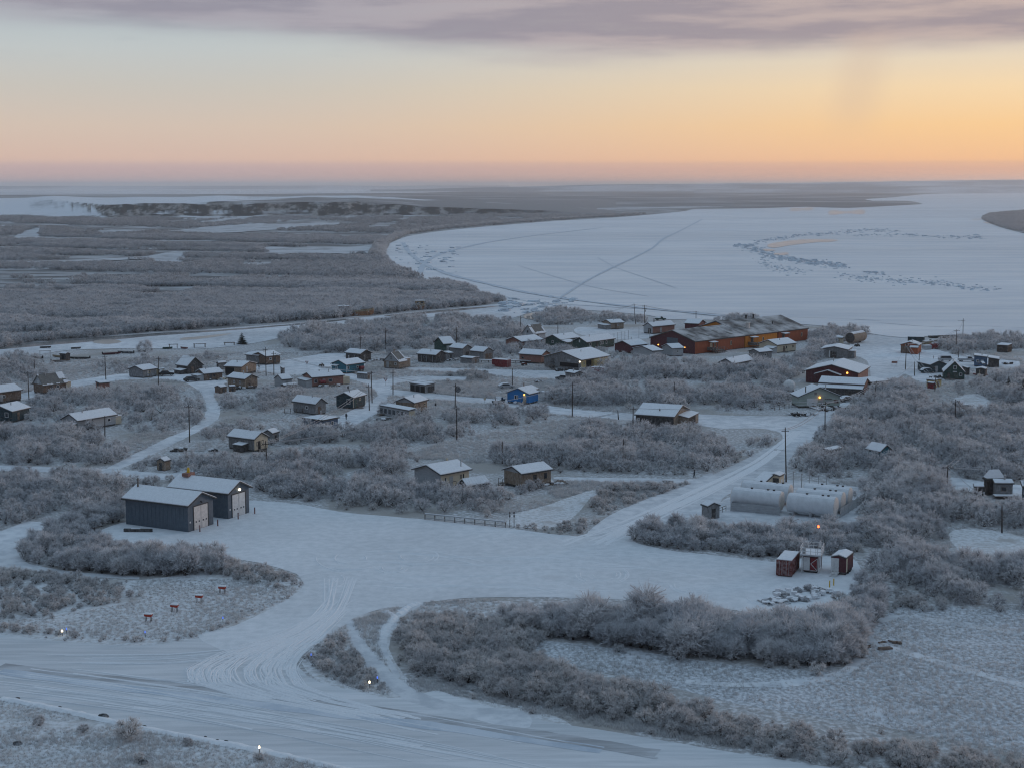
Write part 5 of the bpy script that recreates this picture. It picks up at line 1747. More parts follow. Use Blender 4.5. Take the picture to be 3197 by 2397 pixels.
w = house("stair_tower", "narrow tan tower shed with snow top at the low building's road end", "shed", ("G", 1598, 905), ("G", 1660, 960), ("G", 1722, 905), h=3.0, rise=.3, ridge="S", wall=M_TAN, pf=.1, oh=.2)
w.door("L", w.lb * .5, 1.2, 2.0, M_BLACK)
b = house("green_store", "pale green store with wide gable, white garage door and amber lamp", "store", ("G", 252, 1137), ("G", 392, 1216), ("G", 1156, 1196), h=3.0, rise=2.6, ridge="L", wall=M_STORE, pf=.5, oh=.45, roof=M_NAVY)
b.box_on("door", "R", b.la * .22, b.la * .46, .55, 2.6, 0, .05, M_WHITE)
b.door("R", b.la * .55, 1.0, 2.1, M_LGREY)
b.lamp("R", b.la * .50, 2.85, EM_AMBER, .28)
b.window("R", b.la * .85, 1.2, .6, .9, M_RUST)
b.window("R", b.la * .91, 1.2, .6, .9, M_RUST)
b.box_on("sign_board", "R", b.la * .62, b.la * .78, 2.2, 2.4, 0, .05, M_TIMBER)
b.box_on("sign_board", "R", b.la * .64, b.la * .78, 1.4, 1.9, 0, .05, M_LGREY)
b.box_on("louvre", "R", b.la * .38, b.la * .44, 3.5, 4.2, 0, .05, M_GREY)
b.chimney(.20, .15, 1.5, .14, M_ROOF)
b.chimney(.72, .5, 1.2, .14, M_STEEL)
rm = MB()
for s in (b.la * .26, b.la * .46):
    pa, pb = b.M @ b.pt("R", s, .8, 1.4), b.M @ b.pt("R", s + 1.6, 7.5, .9)
    rm.tube([pa, pb], .10, n=4)
    for f in (0, .5, 1):
        p = pa.lerp(pb, f)
        rm.tube([p, Vector((p.x, p.y, 0))], .06, n=4)
obj("handrail", rm, M_WHITE, b.root)
vs = [b.M @ b.pt("R", b.la * .26 + ds, d_, z) for ds, d_, z in ((0, .02, .45), (b.la * .2, .02, .45), (b.la * .2 + 1.6, 7.5, .04), (1.6, 7.5, .04))]
obj("ramp", MB().add(vs + [v - Vector((0, 0, .12)) for v in vs], [(0, 1, 2, 3), (7, 6, 5, 4), (0, 4, 5, 1), (1, 5, 6, 2), (2, 6, 7, 3), (3, 7, 4, 0)]), SNOW, b.root)
b = house("street_shelter", "tiny cream shelter with white hip roof near the big fuel cylinder", "shelter", ("G", 985, 195), ("G", 1165, 200), ("G", 1180, 165), h=2.4, rise=.8, ridge="H", wall=M_CREAM, pf=0, oh=.25, ang=66, lenR=3.5)
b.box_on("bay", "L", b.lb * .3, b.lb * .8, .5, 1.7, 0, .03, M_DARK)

# --- right hand side
b = house("red_cabin", "red brown cabin with half white roof by the river landing", "cabin", ("H", 205, 392), ("H", 520, 408), ("H", 566, 364), h=3.1, rise=1.1, ridge="R", wall=M_BRICK, pf=.1, oh=.3, ang=66, lenR=7)
obj("front_cladding", b.slab("L", b.oh, b.lb - b.oh, .12, 2.7, .004, .04), M_BROWN, b.root)  # browner left front, mostly shade put into the colour
lean(b, "L", .3, b.lb * .45, 1.6, 2.9, 2.4, M_BRICK)
b.door("L", b.lb * .3, 1.0, 1.9, M_DARK, .15)
b = house("dark_low_house", "black low house with snowy roof behind the dark steep cabin", "house", ("H", 632, 672), ("H", 692, 724), ("H", 990, 694), h=2.6, rise=1.3, ridge="L", wall=M_NAVY, pf=.2, oh=.3)
b.window("R", b.la * .3, 1.1, .8, .8, M_TIMBER)
b = house("a_frame_cabin", "dark green steep cabin with white upper window and pale roof edge", "cabin", ("H", 872, 796), ("H", 905, 842), ("H", 1270, 852), h=2.2, rise=3.5, ridge="L", wall=M_GREEN, oh=.3, pf=.3)
b.window("R", b.la * .52, 3.2, .9, 1.2)
b.window("R", b.la * .78, 1.2, .9, .9)
b.box_on("shelf", "R", b.la * .43, b.la * .60, 2.4, 2.6, 0, .3, SNOW)
b.door("R", b.la * .25, .9, 1.8, M_DARK)
b.stairs("R", b.la * .3, 3.0, deck=1.6)
b = house("small_shed", "small dark shed tucked behind the steep dark cabin", "shed", ("H", 1205, 748), ("H", 1292, 770), ("H", 1345, 760), h=2.3, rise=.3, ridge="S", wall=M_DARK, pf=0, oh=.15)
b.door("L", b.lb * .5, .8, 1.7, M_BROWN)
b = house("small_shed", "dark shed with white doorpost beside a red canoe", "shed", ("H", 1428, 788), ("H", 1600, 792), ("H", 1612, 765), h=2.4, rise=.35, ridge="R", wall=M_DARK, pf=0, oh=.15, ang=66, lenR=4)
b.post("L", b.lb * .6, .1, 0, 2.1, M_CREAM)
b = house("blue_house", "faded blue house with dark right wing and snowy flat roofs", "house", ("H", 1398, 588), ("H", 1628, 596), ("H", 1660, 560), h=3.3, rise=.4, ridge="S", wall=M_BLUE2, pf=.3, oh=.2, ang=72, lenR=6)
w = wing(b, ("H", 1626, 632), ("H", 1822, 634), ("H", 1845, 602), h=2.8, rise=.5, ridge="S", wall=M_DARK, pf=.3, oh=.2, ang=72, lenR=7)
b.door("L", b.lb * .4, .9, 2.0, M_LGREY)
b.window("L", b.lb * .7, 1.4, .8, .9)
dh = house("dog_house", "small blue grey hut with snow cap in front of the faded blue house", "hut", ("H", 1472, 690), ("H", 1540, 708), ("H", 1592, 692), h=1.7, rise=.7, ridge="R", wall=M_BLUE2, pf=0, oh=.15)
dh.door("L", dh.lb * .5, .6, 1.1, M_DARK)
b = house("bank_shed", "dark weathered shed on the river bank at far right", "shed", ("H", 1762, 396), ("H", 1955, 412), ("H", 2030, 386), h=2.6, rise=.35, ridge="T", wall=M_DARK, pf=.1, oh=.2)
b.box_on("bay", "R", .5, b.la - .5, .3, 1.8, 0, .03, M_BLACK)  # black sheet painting the shade of an opening
b = house("crate_shed", "flat cream shed roof showing above the thicket beside the road", "shed", ("H", 628, 960), ("H", 775, 970), ("H", 890, 962), h=2.2, rise=.2, ridge="L", wall=M_YEL, pf=0, oh=.15)
b.door("R", b.la * .5, .9, 1.7, M_BROWN)
b = house("crate_shed", "low red walled shed with snow top in front of the cream shed", "shed", ("H", 640, 1005), ("H", 745, 1020), ("H", 800, 1012), h=1.7, rise=.2, ridge="L", wall=M_RED, pf=0, oh=.15)
b.door("R", b.la * .5, .8, 1.3, M_DARK)
b = house("tan_hut", "tan hut with flat snowy roof in the thicket above the fuel tanks", "hut", ("S", 1852, 1262), ("S", 1905, 1262), ("S", 2020, 1250), h=2.8, rise=.3, ridge="S", wall=M_TAN, pf=.1, oh=.2, foot=0.25)
b.door("L", b.lb * .5, .9, 1.9, M_BROWN)
b.post("R", .5, .08, 0, 2.6, M_CREAM)
b = house("sunken_house", "blue walled house whose snowy roof rises above the right thicket", "house", ("T", 738, 1330), ("T", 882, 1366), ("T", 1010, 1345), h=3.0, rise=1.4, ridge="L", wall=M_TEAL, pf=.2, oh=.3, foot=0.25)
b.window("R", b.la * .5, 1.3, .8, .9)
b = house("deck_house", "dark cabin with snowy deck and hipped rear roof at right edge", "cabin", ("J", 1766, 452), ("J", 1802, 480), ("J", 2082, 482), h=2.9, rise=.5, ridge="S", wall=M_GREY, pf=.6, oh=.25)
w = wing(b, ("J", 1630, 396), ("J", 1690, 430), ("J", 1960, 420), h=3.2, rise=1.7, ridge="H", wall=M_DARK, pf=.5, oh=.3)
b.box_on("deck", "R", -.2, b.la + .3, .5, .66, 0, 1.6, M_TIMBER)
b.box_on("deck_snow", "R", -.2, b.la + .3, .664, .78, .1, 1.6, SNOW)
b.window("R", b.la * .5, 1.3, 1.0, .9, M_TIMBER)
b.chimney(.6, .8, .9, .2)
b = house("small_shed", "small dark shed with snow top left of the deck cabin", "shed", ("J", 1500, 500), ("J", 1515, 528), ("J", 1668, 530), h=2.0, rise=.4, ridge="S", wall=M_DARK, pf=0, oh=.15)
b.door("R", b.la * .5, .8, 1.4, M_BLACK)
b = house("dark_house", "dark house cut by the right edge of the photo", "house", ("J", 2150, 490), ("J", 2185, 525), ("J", 2330, 520), h=2.9, rise=.9, ridge="S", wall=M_NAVY, pf=.2)
b.window("R", b.la * .5, 1.3, 1.0, .9)

# --- front middle
b = house("cream_front_house", "cream house with grey gable and two stove pipes nearest the apron", "house", ("M", 192, 282), ("M", 600, 364), ("M", 1042, 284), h=3.2, rise=1.4, ridge="R", wall=M_CREAM, pf=.5, oh=.5, foot=0.25)
obj("gable_cladding", MB().prism([(b.oh, .5), (b.lb - b.oh, .5), (b.lb - b.oh, b.h + b.oh * b.s - .24), (b.lb / 2, b.h + b.rise - .26), (b.oh, b.h + b.oh * b.s - .24)], b.oh - .05, b.oh - .004, b.fn), M_LGREY, b.root)  # cream wall greyed on the left gable, mostly painted shade
b.window("R", b.la * .20, 1.4, .6, 1.1, M_CREAM)
b.window("R", b.la * .68, 1.5, .6, 1.1, M_CREAM)
b.window("R", b.la * .76, 1.5, .6, 1.1, M_CREAM)
b.chimney(.80, .18, 1.5, .12)
b.chimney(.68, .52, .5, .2, M_CREAM)
b = house("metal_roof_shed", "small dark shed with snowy ribbed roof in front of the cream house", "shed", ("M", 822, 484), ("M", 962, 523), ("M", 1288, 470), h=2.2, rise=1.2, ridge="R", wall=M_DARK, pf=0, oh=.25, foot=0.25)
b.door("R", b.la * .55, .9, 1.8, M_BROWN)
b.window("R", b.la * .75, 1.0, .9, .8, M_TIMBER)
rb = MB()
for i in range(1, 9):
    u = b.la * i / 9
    rb.tube([b.fn(0.1, b.h + .1 * b.s + .16, u), b.fn(b.lb / 2, b.h + b.rise + .18, u)], .035, n=4)
obj("roof_rib", rb, SNOW, b.roof)["kind"] = "stuff"
b = house("brown_front_house", "olive brown house with pale left wall right of the cream front house", "house", ("M", 1440, 288), ("M", 1716, 353), ("M", 2162, 286), h=3.1, rise=1.1, ridge="R", wall=M_TAN, pf=.5, oh=.4, gable=(M_LGREY, 3.05))
b.window("R", b.la * .78, 1.4, .8, 1.2, M_DARK)
b.door("R", b.la * .45, .9, 2.0, M_DARK)
b.stairs("R", b.la * .45, 1.4)
b.chimney(.9, .5, .4, .15)
b.stairs("L", b.lb * .9, 1.6)
b = house("porch_cabin", "grey cabin with cream end wall and small snowy porch in bushes", "cabin", ("O", 568, 1000), ("O", 812, 1030), ("O", 948, 1003), h=2.9, rise=1.4, ridge="L", wall=M_GREY, pf=.4)
obj("end_cladding", MB().prism([(b.oh, .4), (b.la - b.oh, .4), (b.la - b.oh, b.h + b.oh * b.s - .2), (b.la / 2, b.h + b.rise - .2), (b.oh, b.h + b.oh * b.s - .2)], b.oh - .05, b.oh - .004, b.fn), M_CREAM, b.root)  # cream right end over grey walls, mostly warm light put into colour
b.window("R", b.la * .6, 1.5, .7, .9, M_DARK)
b.window("R", b.la * .25, 1.3, .6, .9, M_DARK)
b.window("L", b.lb * .55, 1.6, .8, .5, M_WHITE)
lean(b, "L", b.lb * .25, b.lb * .55, 2.2, 1.9, 1.7, M_DARK)
b.chimney(.5, .4, .6, .2)
b = house("small_shed", "small gabled shed behind the cream ended porch cabin", "shed", ("O", 880, 970), ("O", 972, 976), ("O", 1034, 958), h=2.4, rise=.8, ridge="R", wall=M_GREY, pf=.1, oh=.2)
b.door("R", b.la * .5, .8, 1.7, M_DARK)
b = house("small_shed", "small tan shed with snow top in bushes behind the sheds", "shed", ("R", 1345, 1072), ("R", 1420, 1078), ("R", 1480, 1065), h=2.1, rise=.6, ridge="R", wall=M_TAN, pf=.1, oh=.15)
b.door("L", b.lb * .5, .8, 1.6, M_DARK)
b = house("crossroad_house", "house with wide pale snowy roof and dark porch beside the road junction", "house", ("S", 218, 955), ("S", 572, 972), ("S", 712, 925), h=3.1, rise=2.0, ridge="L", wall=M_TAN, pf=.4, oh=.4)
obj("front_cladding", b.slab("L", b.oh, b.lb - b.oh, .4, 2.8, .004, .04), M_DARK, b.root)  # left front darkened over tan walls, mostly painted shade
lean(b, "R", b.la * .30, b.la * .95, 2.6, 3.0, 2.5, M_TAN)
b.box_on("entry", "R", b.la * .32, b.la * .75, .1, 2.3, 2.6, 2.66, M_BLACK)  # porch mouth's darkness painted on as a black sheet
b.window("L", b.lb * .9, 1.5, .8, .8)
b.chimney(.2, .45, .5, .15, M_DARK)

# --- the bright blue house
b = house("blue_cottage", "bright blue cottage with lit amber lamp over its white door", "house", ("D", 1232, 1045), ("D", 1560, 1112), ("D", 1630, 1070), h=2.9, rise=1.5, ridge="R", wall=M_BLUE, pf=.5, oh=.35, ang=60, lenR=6)
w = wing(b, ("D", 1480, 1050), ("D", 1588, 1058), ("D", 1698, 1035), h=3.0, rise=.9, ridge="R", wall=M_BLUE, pf=.5, ang=56, lenL=5)
b.window("L", b.lb * .60, 1.3, .9, 1.1)
b.window("L", b.lb * .53, 1.3, .5, 1.1)
b.door("L", b.lb * .22, .95, 2.0, M_CREAM)
b.lamp("L", b.lb * .22, 2.75, EM_AMBER, .22)
b.stairs("L", b.lb * .22, 1.8)
b.chimney(.6, .5, .9, .16, M_TAN)

# every dwelling has a stove pipe and a door with a step
for i, b in enumerate(BODIES):
    if not any(o_.name.startswith("chimney") for o_ in b.roof.children):
        b.chimney((.3, .62, .45)[i % 3], (.42, .6, .35)[i % 3], (.8, 1.1, .6)[i % 3], .13)
    if not any(o_.name.startswith("door") for o_ in b.root.children) and b.la > 4:
        b.door("R", b.la * .38, .9, 1.95, (M_DARK, M_LGREY, M_BROWN)[i % 3])
    if not any(o_.name.startswith("stairs") for o_ in b.root.children) and b.pf >= .3 and b.la > 5:
        b.stairs("R", b.la * .38, 1.3, deck=1.1)


# ------------------------------------------------------------------ containers
def container(label, L, C, R, m, h=2.6, lenL=None, lenR=None, ang=None, doors="L", group=None, name="shipping_container", root=None, rib=True):
    c, a, la, lb = fit(L, C, R, h, lenL, lenR, ang)
    DIMS.append((label, round(la, 1), round(lb, 1), round(math.degrees(a)), round(c.y)))
    M = Matrix.Translation(Vector((c.x, c.y, 0))) @ Matrix.Rotation(a, 4, "Z")
    root = thing(name, label, "container", M @ Vector((la / 2, lb / 2, 0)), a, group)
    FOOT.append((c.x, c.y, math.cos(a), math.sin(a), la, lb, .8))
    z0 = .15
    mb = MB()
    # corrugated side walls: a zigzag ring extruded upwards
    ring = []

    def side(p, q_, nx_, ny_):
        p, q_ = Vector(p), Vector(q_)
        n = max(2, int((q_ - p).length / .32))
        for i in range(n):
            for f, dpt in ((0, 0), (.3, 0), (.42, .045), (.88, .045)):
                w = p + (q_ - p) * ((i + f) / n)
                ring.append((w.x + nx_ * dpt, w.y + ny_ * dpt))
    e = .06
    side((e, e), (la - e, e), 0, 1)
    side((la - e, e), (la - e, lb - e), -1, 0)
    side((la - e, lb - e), (e, lb - e), 0, -1)
    side((e, lb - e), (e, e), 1, 0)
    mb.prism(ring, z0 + .1, h - .1, lambda x, y, z: M @ Vector((x, y, z)))
    obj("wall", mb, m, root)
    fr = MB()
    for x0, x1 in ((0, .12), (la - .12, la)):
        for y0, y1 in ((0, .12), (lb - .12, lb)):
            fr.box(x0, x1, y0, y1, z0, h, M)
    for z in (z0, h - .12):
        fr.box(.12, la - .12, 0, .1, z, z + .12, M).box(.12, la - .12, lb - .1, lb, z, z + .12, M)
        fr.box(0, .1, .12, lb - .12, z, z + .12, M).box(la - .1, la, .12, lb - .12, z, z + .12, M)
    obj("frame", fr, m, root)
    obj("roof_snow", MB().box(.06, la - .06, .06, lb - .06, h - .03, h + .12, M), SNOW, root)
    # double doors with locking bars on one end
    for k in (0, 1):
        if doors == "L":
            s0, s1 = .14 + k * (lb - .28) / 2, .14 + (k + 1) * (lb - .28) / 2 - .03
            d_ = obj("door", MB().box(-.02, .08, s0, s1, z0 + .13, h - .13, M), m, root)
            for f in (.3, .7):
                s = s0 + (s1 - s0) * f
                obj("locking_bar", MB().box(-.07, -.022, s - .025, s + .025, z0 + .1, h - .1, M), M_STEEL, d_)
        else:
            s0, s1 = .14 + k * (la - .28) / 2, .14 + (k + 1) * (la - .28) / 2 - .03
            d_ = obj("door", MB().box(s0, s1, -.02, .08, z0 + .13, h - .13, M), m, root)
            for f in (.3, .7):
                s = s0 + (s1 - s0) * f
                obj("locking_bar", MB().box(s - .025, s + .025, -.07, -.022, z0 + .1, h - .1, M), M_STEEL, d_)
    return root, M, la, lb


container("frosted rusty red container beside the railed equipment shelter", ("I", 818, 1133), ("I", 1006, 1143), ("I", 1102, 1050), M_RUST, lenL=2.44, lenR=6.06, ang=68)
container("bright red container with snow top by the boardwalk", ("D", 1040, 628), ("D", 1246, 640), ("D", 1283, 630), M_RED, lenL=6.06, lenR=2.44, ang=54, doors="R")
container("red container with snow top below the yellow hall", ("E", 1066, 867), ("E", 1303, 886), ("E", 1328, 870), M_RED, lenL=6.06, lenR=2.44, ang=56, doors="R")
container("blue container on the river landing behind the red brown cabin", ("H", 355, 272), ("H", 604, 276), ("H", 628, 268), M_NAVY, lenL=6.06, lenR=2.44, ang=78, doors="R")

# equipment shelter: red and white cabin under a railed roof platform with antennas
c, a, la, lb = fit(("I", 1118, 1088), ("I", 1318, 1096), ("I", 1372, 1050), 2.7, 2.6, 3.6, 72)
M = Matrix.Translation(Vector((c.x, c.y, 0))) @ Matrix.Rotation(a, 4, "Z")
sh = thing("equipment_shelter", "red and white equipment shelter with railed roof platform and thin masts", "shelter", M @ Vector((la / 2, lb / 2, 0)), a)
FOOT.append((c.x, c.y, math.cos(a), math.sin(a), la, lb, .8))
obj("cabin", MB().box(.15, la - .15, .15, lb - .15, .3, 2.6, M), M_MAROON, sh)
obj("foundation", MB().box(.3, la - .3, .3, lb - .3, 0, .296, M), M_DARK, sh)
obj("panel", MB().box(.10, .146, lb * .55, lb - .2, .4, 2.5, M), M_WHITE, sh)
dr = obj("door", MB().box(.10, .146, lb * .12, lb * .5, .4, 2.4, M), M_RED, sh)
br = MB()
for p0, p1 in (((.06, lb * .13, .5), (.06, lb * .49, 1.5)), ((.06, lb * .13, 2.3), (.06, lb * .49, 1.5)), ((.06, lb * .12, .4), (.06, lb * .5, .4)), ((.06, lb * .10, .4), (.06, lb * .10, 2.4))):
    br.tube([M @ Vector(p0), M @ Vector(p1)], .045, n=4)
obj("brace", br, M_WHITE, dr)
for x in (0, la):
    for y in (0, lb):
        obj("post", MB().box(x - .08, x + .08, y - .08, y + .08, 0, 2.75, M), M_WHITE, sh)
pf_ = obj("platform", MB().box(-.35, la + .35, -.35, lb + .35, 2.75, 2.95, M), M_STEEL, sh)
obj("snow", MB().box(-.3, la + .3, -.3, lb + .3, 2.952, 3.04, M), SNOW, pf_)
for (x0, y0), (x1, y1) in (((-.3, -.3), (la + .3, -.3)), ((la + .3, -.3), (la + .3, lb + .3)), ((la + .3, lb + .3), (-.3, lb + .3)), ((-.3, lb + .3), (-.3, -.3))):
    r = MB()
    for z in (3.5, 4.05):
        r.tube([M @ Vector((x0, y0, z)), M @ Vector((x1, y1, z))], .05, n=4)
    for f in (0, .25, .5, .75):
        x, y = x0 + (x1 - x0) * f, y0 + (y1 - y0) * f
        r.tube([M @ Vector((x, y, 2.95)), M @ Vector((x, y, 4.05))], .045, n=4)
    obj("railing", r, M_WHITE, sh)
for (x, y), ht in (((.1, .25), 7.3), ((.1, lb - .1), 6.6), ((la, .1), 5.4), ((la * .6, lb), 6.0)):
    obj("mast", MB().tube([M @ Vector((x, y, 2.95)), M @ Vector((x, y, ht))], .045, .03, 5), M_STEEL, sh)
tp_ = M @ Vector((.1, .25, 7.3))
obj("lamp", MB().lathe([(.03, 0), (.15, .05), (.17, .2), (.1, .36), (.02, .4)], 10, Matrix.Translation(tp_)), EM_RED, sh)
obj("antenna", MB().lathe([(.05, 0), (.16, .1), (.16, .9), (.05, 1.1)], 10, Matrix.Translation(M @ Vector((.3, -.1, 4.1)))), M_WHITE, sh)
obj("sensor_box", MB().box(.0, .5, lb - .5, lb, 3.1, 3.9, M), M_STEEL, sh)

# trailer with the little stair
c, a, la, lb = fit(("I", 1458, 1096), ("I", 1634, 1114), ("I", 1692, 1072), 2.75, 2.5, 4.2, 62)
b = Body(thing("site_trailer", "white and maroon trailer with small wooden stair beside the yellow posts", "trailer", Vector((c.x, c.y, 0)), a), c, a, la, lb, 2.75, .35, "R", M_MAROON, M_ROOF, True, .45, .06, foot=.8, th=.12)
b.box_on("panel", "L", lb * .48, lb - .08, .5, 2.6, .0, .04, M_WHITE)
b.box_on("corner_trim", "R", .1, .75, .5, 2.6, 0, .03, M_CREAM)
b.door("L", lb * .66, .85, 1.9, M_WHITE)
b.window("L", lb * .66, 1.7, .4, .4)
b.stairs("L", lb * .66, 1.1, M_WHITE, deck=.9, steps=3)
for x in (la * .35, la * .6):
    for y in (.02, lb - .22):
        obj("wheel", MB().tube([b.M @ Vector((x, y, .33)), b.M @ Vector((x, y + .2, .33))], .33, n=14), M_BLACK, b.root)

# ------------------------------------------------------------------ fuel tanks
AX = Vector((math.cos(D2R(153)), math.sin(D2R(153)), 0))       # the long direction of the tanks
BX = Vector((math.cos(D2R(63)), math.sin(D2R(63)), 0))


def tank(label, end, ln, r=1.75):
    """end: centre of the near right-hand cap"""
    root = thing("fuel_tank", label, "tank", (end.x + AX.x * ln / 2, end.y + AX.y * ln / 2, 0), math.atan2(AX.y, AX.x), "white fuel tanks in the fenced yard")
    FOOT.append((end.x, end.y, AX.x, AX.y, ln, 4, 3))
    zc = r + .45
    p0, p1 = Vector((end.x, end.y, zc)), Vector((end.x, end.y, zc)) + AX * ln
    obj("shell", MB().tube([p0, p1], r, n=36, cap=False), M_TANK, root, True)
    for p, s in ((p0, -1), (p1, 1)):
        mb = MB()
        rings = [(1.0, 0), (.97, .12), (.7, .22), (.35, .28)]
        vs, fs = [], []
        for rr, dd in rings:
            for j in range(36):
                w = 2 * math.pi * j / 36
                vs.append(p + AX * (s * dd) + BX * (rr * r * math.cos(w)) + Vector((0, 0, rr * r * math.sin(w))))
        for i in range(3):
            for j in range(36):
                fs.append((i * 36 + j, i * 36 + (j + 1) % 36, (i + 1) * 36 + (j + 1) % 36, (i + 1) * 36 + j))
        fs.append(tuple(range(108, 144)))
        obj("tank_end", mb.add(vs, fs), M_CAP, root)
    mb = MB()
    for f in (.12, .5, .88):
        q_ = p0 + AX * (ln * f)
        Mx = Matrix.Translation(Vector((q_.x, q_.y, 0))) @ Matrix.Rotation(math.atan2(AX.y, AX.x), 4, "Z")
        mb.box(-.2, .2, -1.3, 1.3, 0, .95, Mx)
    obj("saddle", mb, M_STEEL, root)
    for f in (.16, .28, .62):
        q_ = p0 + AX * (ln * f) + Vector((0, 0, r - .02))
        obj("hatch", MB().lathe([(.22, 0), (.22, .18), (.26, .2), (.26, .26)], 10, Matrix.Translation(q_)), M_DARK, root)
    # snow lying along the crown of the shell
    mb = MB()
    prof = [(math.cos(D2R(t)) * (r + dz), math.sin(D2R(t)) * (r + dz)) for t, dz in ((58, .004), (75, .05), (90, .07), (105, .05), (122, .004))]
    prof += [(math.cos(D2R(t)) * (r - .02), math.sin(D2R(t)) * (r - .02)) for t in (122, 90, 58)]
    mb.prism(prof, .1, ln - .1, lambda x, z, e: p0 + AX * e + BX * x + Vector((0, 0, z)))
    obj("snow", mb, SNOW, root)


tk = []
for (x, y), ln, lab in (((1508, 518), 8.6, "nearest right hand white fuel tank above the red lamp"), ((1592, 458), 8.6, "middle white fuel tank of the right hand three"), ((1672, 402), 8.6, "rearmost white fuel tank of the right hand three"),
                        ((884, 452), 9.2, "nearest left hand white fuel tank beside the plank fence"), ((985, 368), 9.2, "rear left hand white fuel tank by the cream pump huts")):
    e = at("I", x, y, 2.2)
    tank(lab, e, ln)
    tk.append(e)


def paling(label, pts, hgt, n, m, pname="fence_panel"):
    ps = [Vector(p) for p in pts]
    root = thing("yard_fence", label, "fence", (ps[0].x, ps[0].y, 0))
    for a_, b_ in zip(ps, ps[1:]):
        k = max(1, int((b_ - a_).length / 2.4))
        dirv = (b_ - a_).normalized()
        nn = Vector((-dirv.y, dirv.x, 0))
        for i in range(k):
            p, q_ = a_.lerp(b_, i / k), a_.lerp(b_, (i + 1) / k)
            vs = [v + nn * o_ + Vector((0, 0, z)) for o_ in (-.025, .025) for v, z in ((p + dirv * .06, .15), (q_ - dirv * .06, .15), (q_ - dirv * .06, hgt), (p + dirv * .06, hgt))]
            obj(pname, MB().add(vs, [(0, 1, 2, 3), (7, 6, 5, 4), (0, 4, 5, 1), (1, 5, 6, 2), (2, 6, 7, 3), (3, 7, 4, 0)]), m, root)
            obj("post", MB().tube([p, p + Vector((0, 0, hgt + .15))], .06, n=5), M_STEEL, root)
    return root


paling("low frosted panel fence running along the right side of the fuel tanks", [at("I", 1560, 650), at("I", 1700, 560), at("I", 1840, 470)], 1.8, 6, M_LGREY)
paling("grey plank fence round the left end of the fuel tanks", [at("I", 860, 625), at("I", 590, 592), at("I", 300, 570), at("I", 400, 505)], 1.6, 8, M_LGREY)
for i, (x, yb, yt) in enumerate(((920, 340, 190), (1015, 410, 150), (1110, 400, 180), (1200, 330, 130), (1305, 310, 225), (1400, 310, 215))):
    p = at("I", x, yb + 40)
    hgt = (yb - yt + 30) / 3.687 / 19.5
    r = thing("vent_pipe", ("leftmost", "second", "third", "fourth", "fifth", "last")[i] + " of the six thin vent pipes between the fuel tanks counted from the left", "vent pipe", p, 0, "vent pipes between the fuel tanks")
    obj("pipe", MB().tube([p, p + Vector((0, 0, hgt + 1.5))], .09, n=6), M_STEEL, r)
    obj("cap", MB().lathe([(.06, 0), (.2, .05), (.2, .2), (.04, .3)], 8, Matrix.Translation(p + Vector((0, 0, hgt + 1.5)))), M_STEEL, r)
b = house("pump_hut", "low cream hut with slanted snowy roof behind the fuel tanks", "hut", ("I", 552, 222), ("I", 700, 240), ("I", 822, 182), h=2.1, rise=1.0, ridge="T", wall=M_CREAM, pf=0, oh=.15)
b.door("R", b.la * .6, .8, 1.7, M_WHITE)
b = house("pump_hut", "taller cream hut with snowy roof nearest the power pole", "hut", ("I", 732, 152), ("I", 868, 168), ("I", 930, 130), h=2.8, rise=.3, ridge="R", wall=M_CREAM, pf=0, oh=.2)
b.door("R", b.la * .5, .8, 1.9, M_WHITE)
b.box_on("bay", "L", .3, b.lb - .3, 1.0, 2.3, 0, .03, M_DARK)
b = house("road_hut", "small grey hut with snowy roof left of the fuel tanks", "hut", ("I", -50, 492), ("I", 34, 520), ("I", 190, 505), h=2.4, rise=.6, ridge="L", wall=M_GREY, pf=.1, oh=.2)
b.door("R", b.la * .5, .8, 1.8, M_DARK)
r = MB()
pa, pb = at("I", 165, 600), at("I", 245, 570)
for z in (.55, 1.05):
    r.tube([pa + Vector((0, 0, z)), pb + Vector((0, 0, z))], .05, n=4)
for f in (0, .5, 1):
    q_ = pa.lerp(pb, f)
    r.tube([q_, q_ + Vector((0, 0, 1.05))], .05, n=4)
tag(obj("handrail", r, M_TIMBER), "short timber handrail beside the small grey hut", "handrail")

# ------------------------------------------------------------------ power poles and wires
POLES = {}


